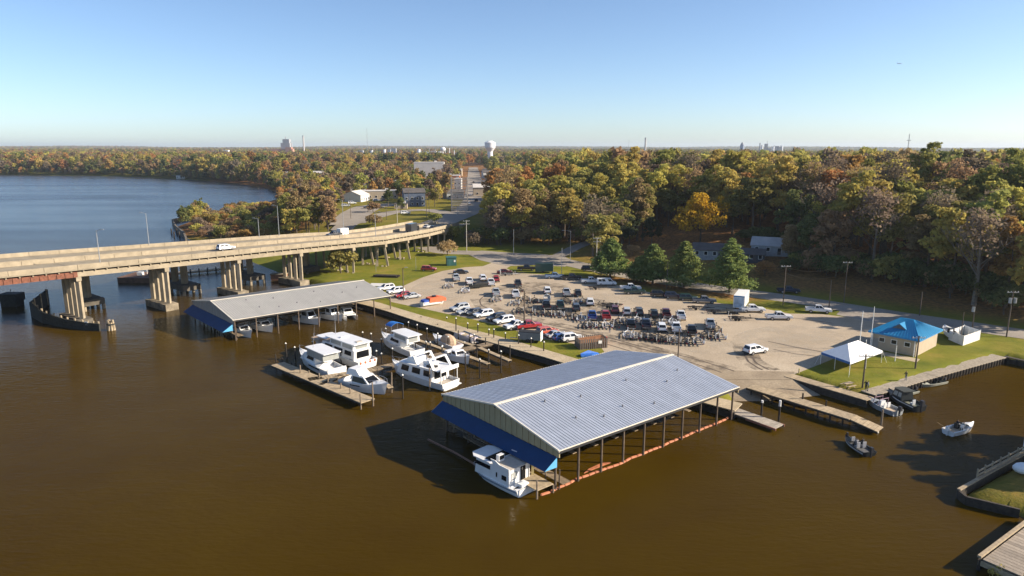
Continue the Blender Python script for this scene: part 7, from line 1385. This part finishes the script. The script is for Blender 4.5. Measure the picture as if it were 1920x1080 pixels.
# ================================================================ THINGS ON THE GRASS AND IN THE LOT
p = G(846, 497, LZ); t = thing('utility_cabin', 'dark green utility cabin at the corner of the grass beside the lot entrance', 'cabin', p, R(12)); GRN = M('cabin_green', (.03, .11, .10), .6, .1, 1); MB().box((0, 0, 1.35), (3.2, 3.0, 2.7)).build('body', GRN, t, world=False); MB().box((0, 0, 2.78), (3.5, 3.3, .16)).build('roof', GRN, t, world=False); MB().box((1.0, -1.53, 1.6), (.55, .05, .7)).build('notice', WHITE, t, world=False); MB().box((-.6, -1.52, 1.1), (1.0, .04, 2.1)).build('door', M('cabin_door', (.045, .14, .13), .6, .1, 1), t, world=False)
p = G(1108, 650, LZ); t = thing('dumpster_enclosure', 'slatted timber dumpster enclosure filled with rust brown debris', 'enclosure', p, R(14)); WS = M('grey_slat', (.13, .11, .095), .85, .25, 1, objvar=.2)
for (x0, y0, x1, y1) in ((-2.9, -1.5, 2.9, -1.5), (2.9, -1.5, 2.9, 1.5), (-2.9, 1.5, 2.9, 1.5), (-2.9, -1.5, -2.9, 1.5)):
    n_ = int(math.hypot(x1 - x0, y1 - y0) / .42)
    for k in range(n_): f = (k + .5) / n_; MB().box((x0 + (x1 - x0) * f, y0 + (y1 - y0) * f, 1.0), (.26 if y0 == y1 else .07, .07 if y0 == y1 else .26, 2.0)).build('slat', WS, t, world=False)
MB().prism([(-2.8, -1.4), (2.8, -1.4), (2.8, 1.4), (-2.8, 1.4)], .1, [.9, 1.2, 1.9, 1.5]).build('debris', M('rusty_debris', (.26, .12, .055), .9, .35, 1.5, bump=.6), t, world=False); MB().box((1.3, -1.57, 1.3), (.7, .04, .6)).build('notice', WHITE, t, world=False)
p = G(1135, 643, LZ); t = thing('barrel', 'bright red barrel beside the timber dumpster enclosure', 'barrel', p); RB = M('red_barrel', (.62, .03, .02), .5, .08, 1); MB().tube((0, 0, 0), (0, 0, 1.2), .36, .36, 12).tube((0, 0, 1.2), (0, 0, 1.25), .38, .38, 12).build('drum', RB, t, world=False); MB().tube((0, 0, .5), (0, 0, .55), .385, .385, 12).build('hoop', RB, t, world=False)
p = G(1106, 667, LZ); t = thing('tarp_heap', 'crumpled blue tarpaulin heap on the grass behind the big shed', 'tarpaulin', p, R(20)); MB().prism([(-2.0, -.5), (0, -.8), (2.1, -.4), (1.9, .4), (0, .7), (-1.8, .4)], 0, [.3, .5, .15, .3, .9, .5]).build('sheet', M('blue_tarp', (.03, .14, .48), .6, .2, 2, bump=.4), t, world=False)
p = G(725, 519, LZ); t = thing('timber_stack', 'dark stack of old timbers lying on the grass left of the lot', 'timber stack', p, R(-8))
for k in range(9): MB().bar((-4 + .3 * (k % 3), -1.2 + .55 * (k % 5), .2 + .3 * (k // 5)), (4 - .5 * (k % 2), -1.2 + .55 * (k % 5), .2 + .3 * (k // 5)), .42, .28).build('timber', BULK, t, world=False)
p = G(712, 535, LZ); t = thing('concrete_pad', 'pale flat slab lying on the grass beside the grey shed', 'slab', p, R(-5)); MB().box((0, 0, .1), (6.0, 4.2, .2)).build('slab', M('pale_slab', (.55, .54, .52), .8, .06, 1), t, world=False)
p = G(1590, 726, LZ); t = thing('picnic_table', 'grey picnic table on the lawn corner near the launch walkway', 'table', p, R(25)); MB().box((0, 0, .75), (1.8, .8, .06)).build('tabletop', PALEW, t, world=False)
for s in (-1, 1): MB().box((0, s * .75, .45), (1.8, .28, .05)).build('bench', PALEW, t, world=False); MB().bar((s * .7, -.8, 0), (s * .7, .3, .75), .08).bar((s * .7, .8, 0), (s * .7, -.3, .75), .08).build('leg_frame', PALEW, t, world=False)
p = G(1498, 700, LZ); tag(MB().tube((p.x, p.y, LZ), (p.x, p.y, LZ + .9), .12, .12, 8).build('bollard', M('yellow_post', (.62, .5, .22))), 'short yellow bollard at the corner of the boat ramp and lawn', 'bollard')
pd = [G(560, 498, .8), G(516, 512, .8)]; p = G(524, 525); t = thing('brick_outfall', 'low orange brick structure at the water edge beside the bridge columns', 'structure', p); MB().box((p.x, p.y, 1.0), (4.5, 2.5, 1.8)).build('brick_wall', M('outfall_brick', (.30, .15, .09), .9, .2, 1), t); MB().box((p.x, p.y, 1.98), (4.9, 2.9, .18)).build('coping', BCON, t)
p = G(1917, 885, 1.2); t = thing('tarp_cover', 'small white covered object on the grassy spit at the right edge', 'cover', p); MB().ball((0, 0, .5), .9, 12, 7, (1.3, 1, .75)).build('sheet', TENT, t, world=False)
# aeroplane far off
Yp = 6000.0; fwd = F * CP - (119 - 540) * SP; xp = (1687 - 960) * Yp / fwd; zp = ztop(119, Yp); t = thing('aeroplane', 'tiny distant aeroplane in the clear sky at the upper right', 'aeroplane', (xp, Yp, zp)); DK = M('aeroplane_grey', (.25, .26, .28), .4, .05, .1)
MB().tube((-17, 0, 0), (14, 0, .5), 1.9, 1.9, 10).tube((14, 0, .5), (19, 0, 0), 1.9, .3, 10).tube((-17, 0, 0), (-22, 0, 1), 1.9, .4, 10).build('fuselage', DK, t, world=False); MB().prism([(2, -1.5), (-4, -1.5), (-10, -17), (-7, -17)], -.5, 0).build('wing', DK, t, world=False); MB().prism([(2, 1.5), (-4, 1.5), (-10, 17), (-7, 17)], -.5, 0).build('wing', DK, t, world=False); MB().side([(-16, 1), (-21, 1), (-23, 7), (-20, 7)], -.3, .3).build('tail_fin', DK, t, world=False); MB().prism([(-18, -6), (-21, -6), (-21, 6), (-18, 6)], .8, 1.2).build('tailplane', DK, t, world=False)
for s in (-1, 1): MB().tube((-3, s * 6, -1.8), (1, s * 6, -1.8), 1.0, 1.0, 8).build('engine', DK, t, world=False)
# ================================================================ AIR
hzb = MB().prism([(-13500, -70), (13500, -70), (13500, 15500), (-13500, 15500)], -3.0, 120.0).mesh('haze', None)
hzb.materials.clear(); m = bpy.data.materials.new('haze_air'); m.use_nodes = True; nt_ = m.node_tree; nt_.nodes.remove(nt_.nodes['Principled BSDF']); pv = nt_.nodes.new('ShaderNodeVolumePrincipled'); pv.inputs['Color'].default_value = (.74, .84, .97, 1); pv.inputs['Density'].default_value = 6.5e-5; pv.inputs['Anisotropy'].default_value = 0.2
nt_.links.new(pv.outputs[0], nt_.nodes['Material Output'].inputs['Volume']); hzb.materials.append(m); hb = bpy.data.objects.new('haze', hzb); COL.objects.link(hb); tag(hb, 'thin pale autumn haze over the far woods', 'haze', kind='stuff')
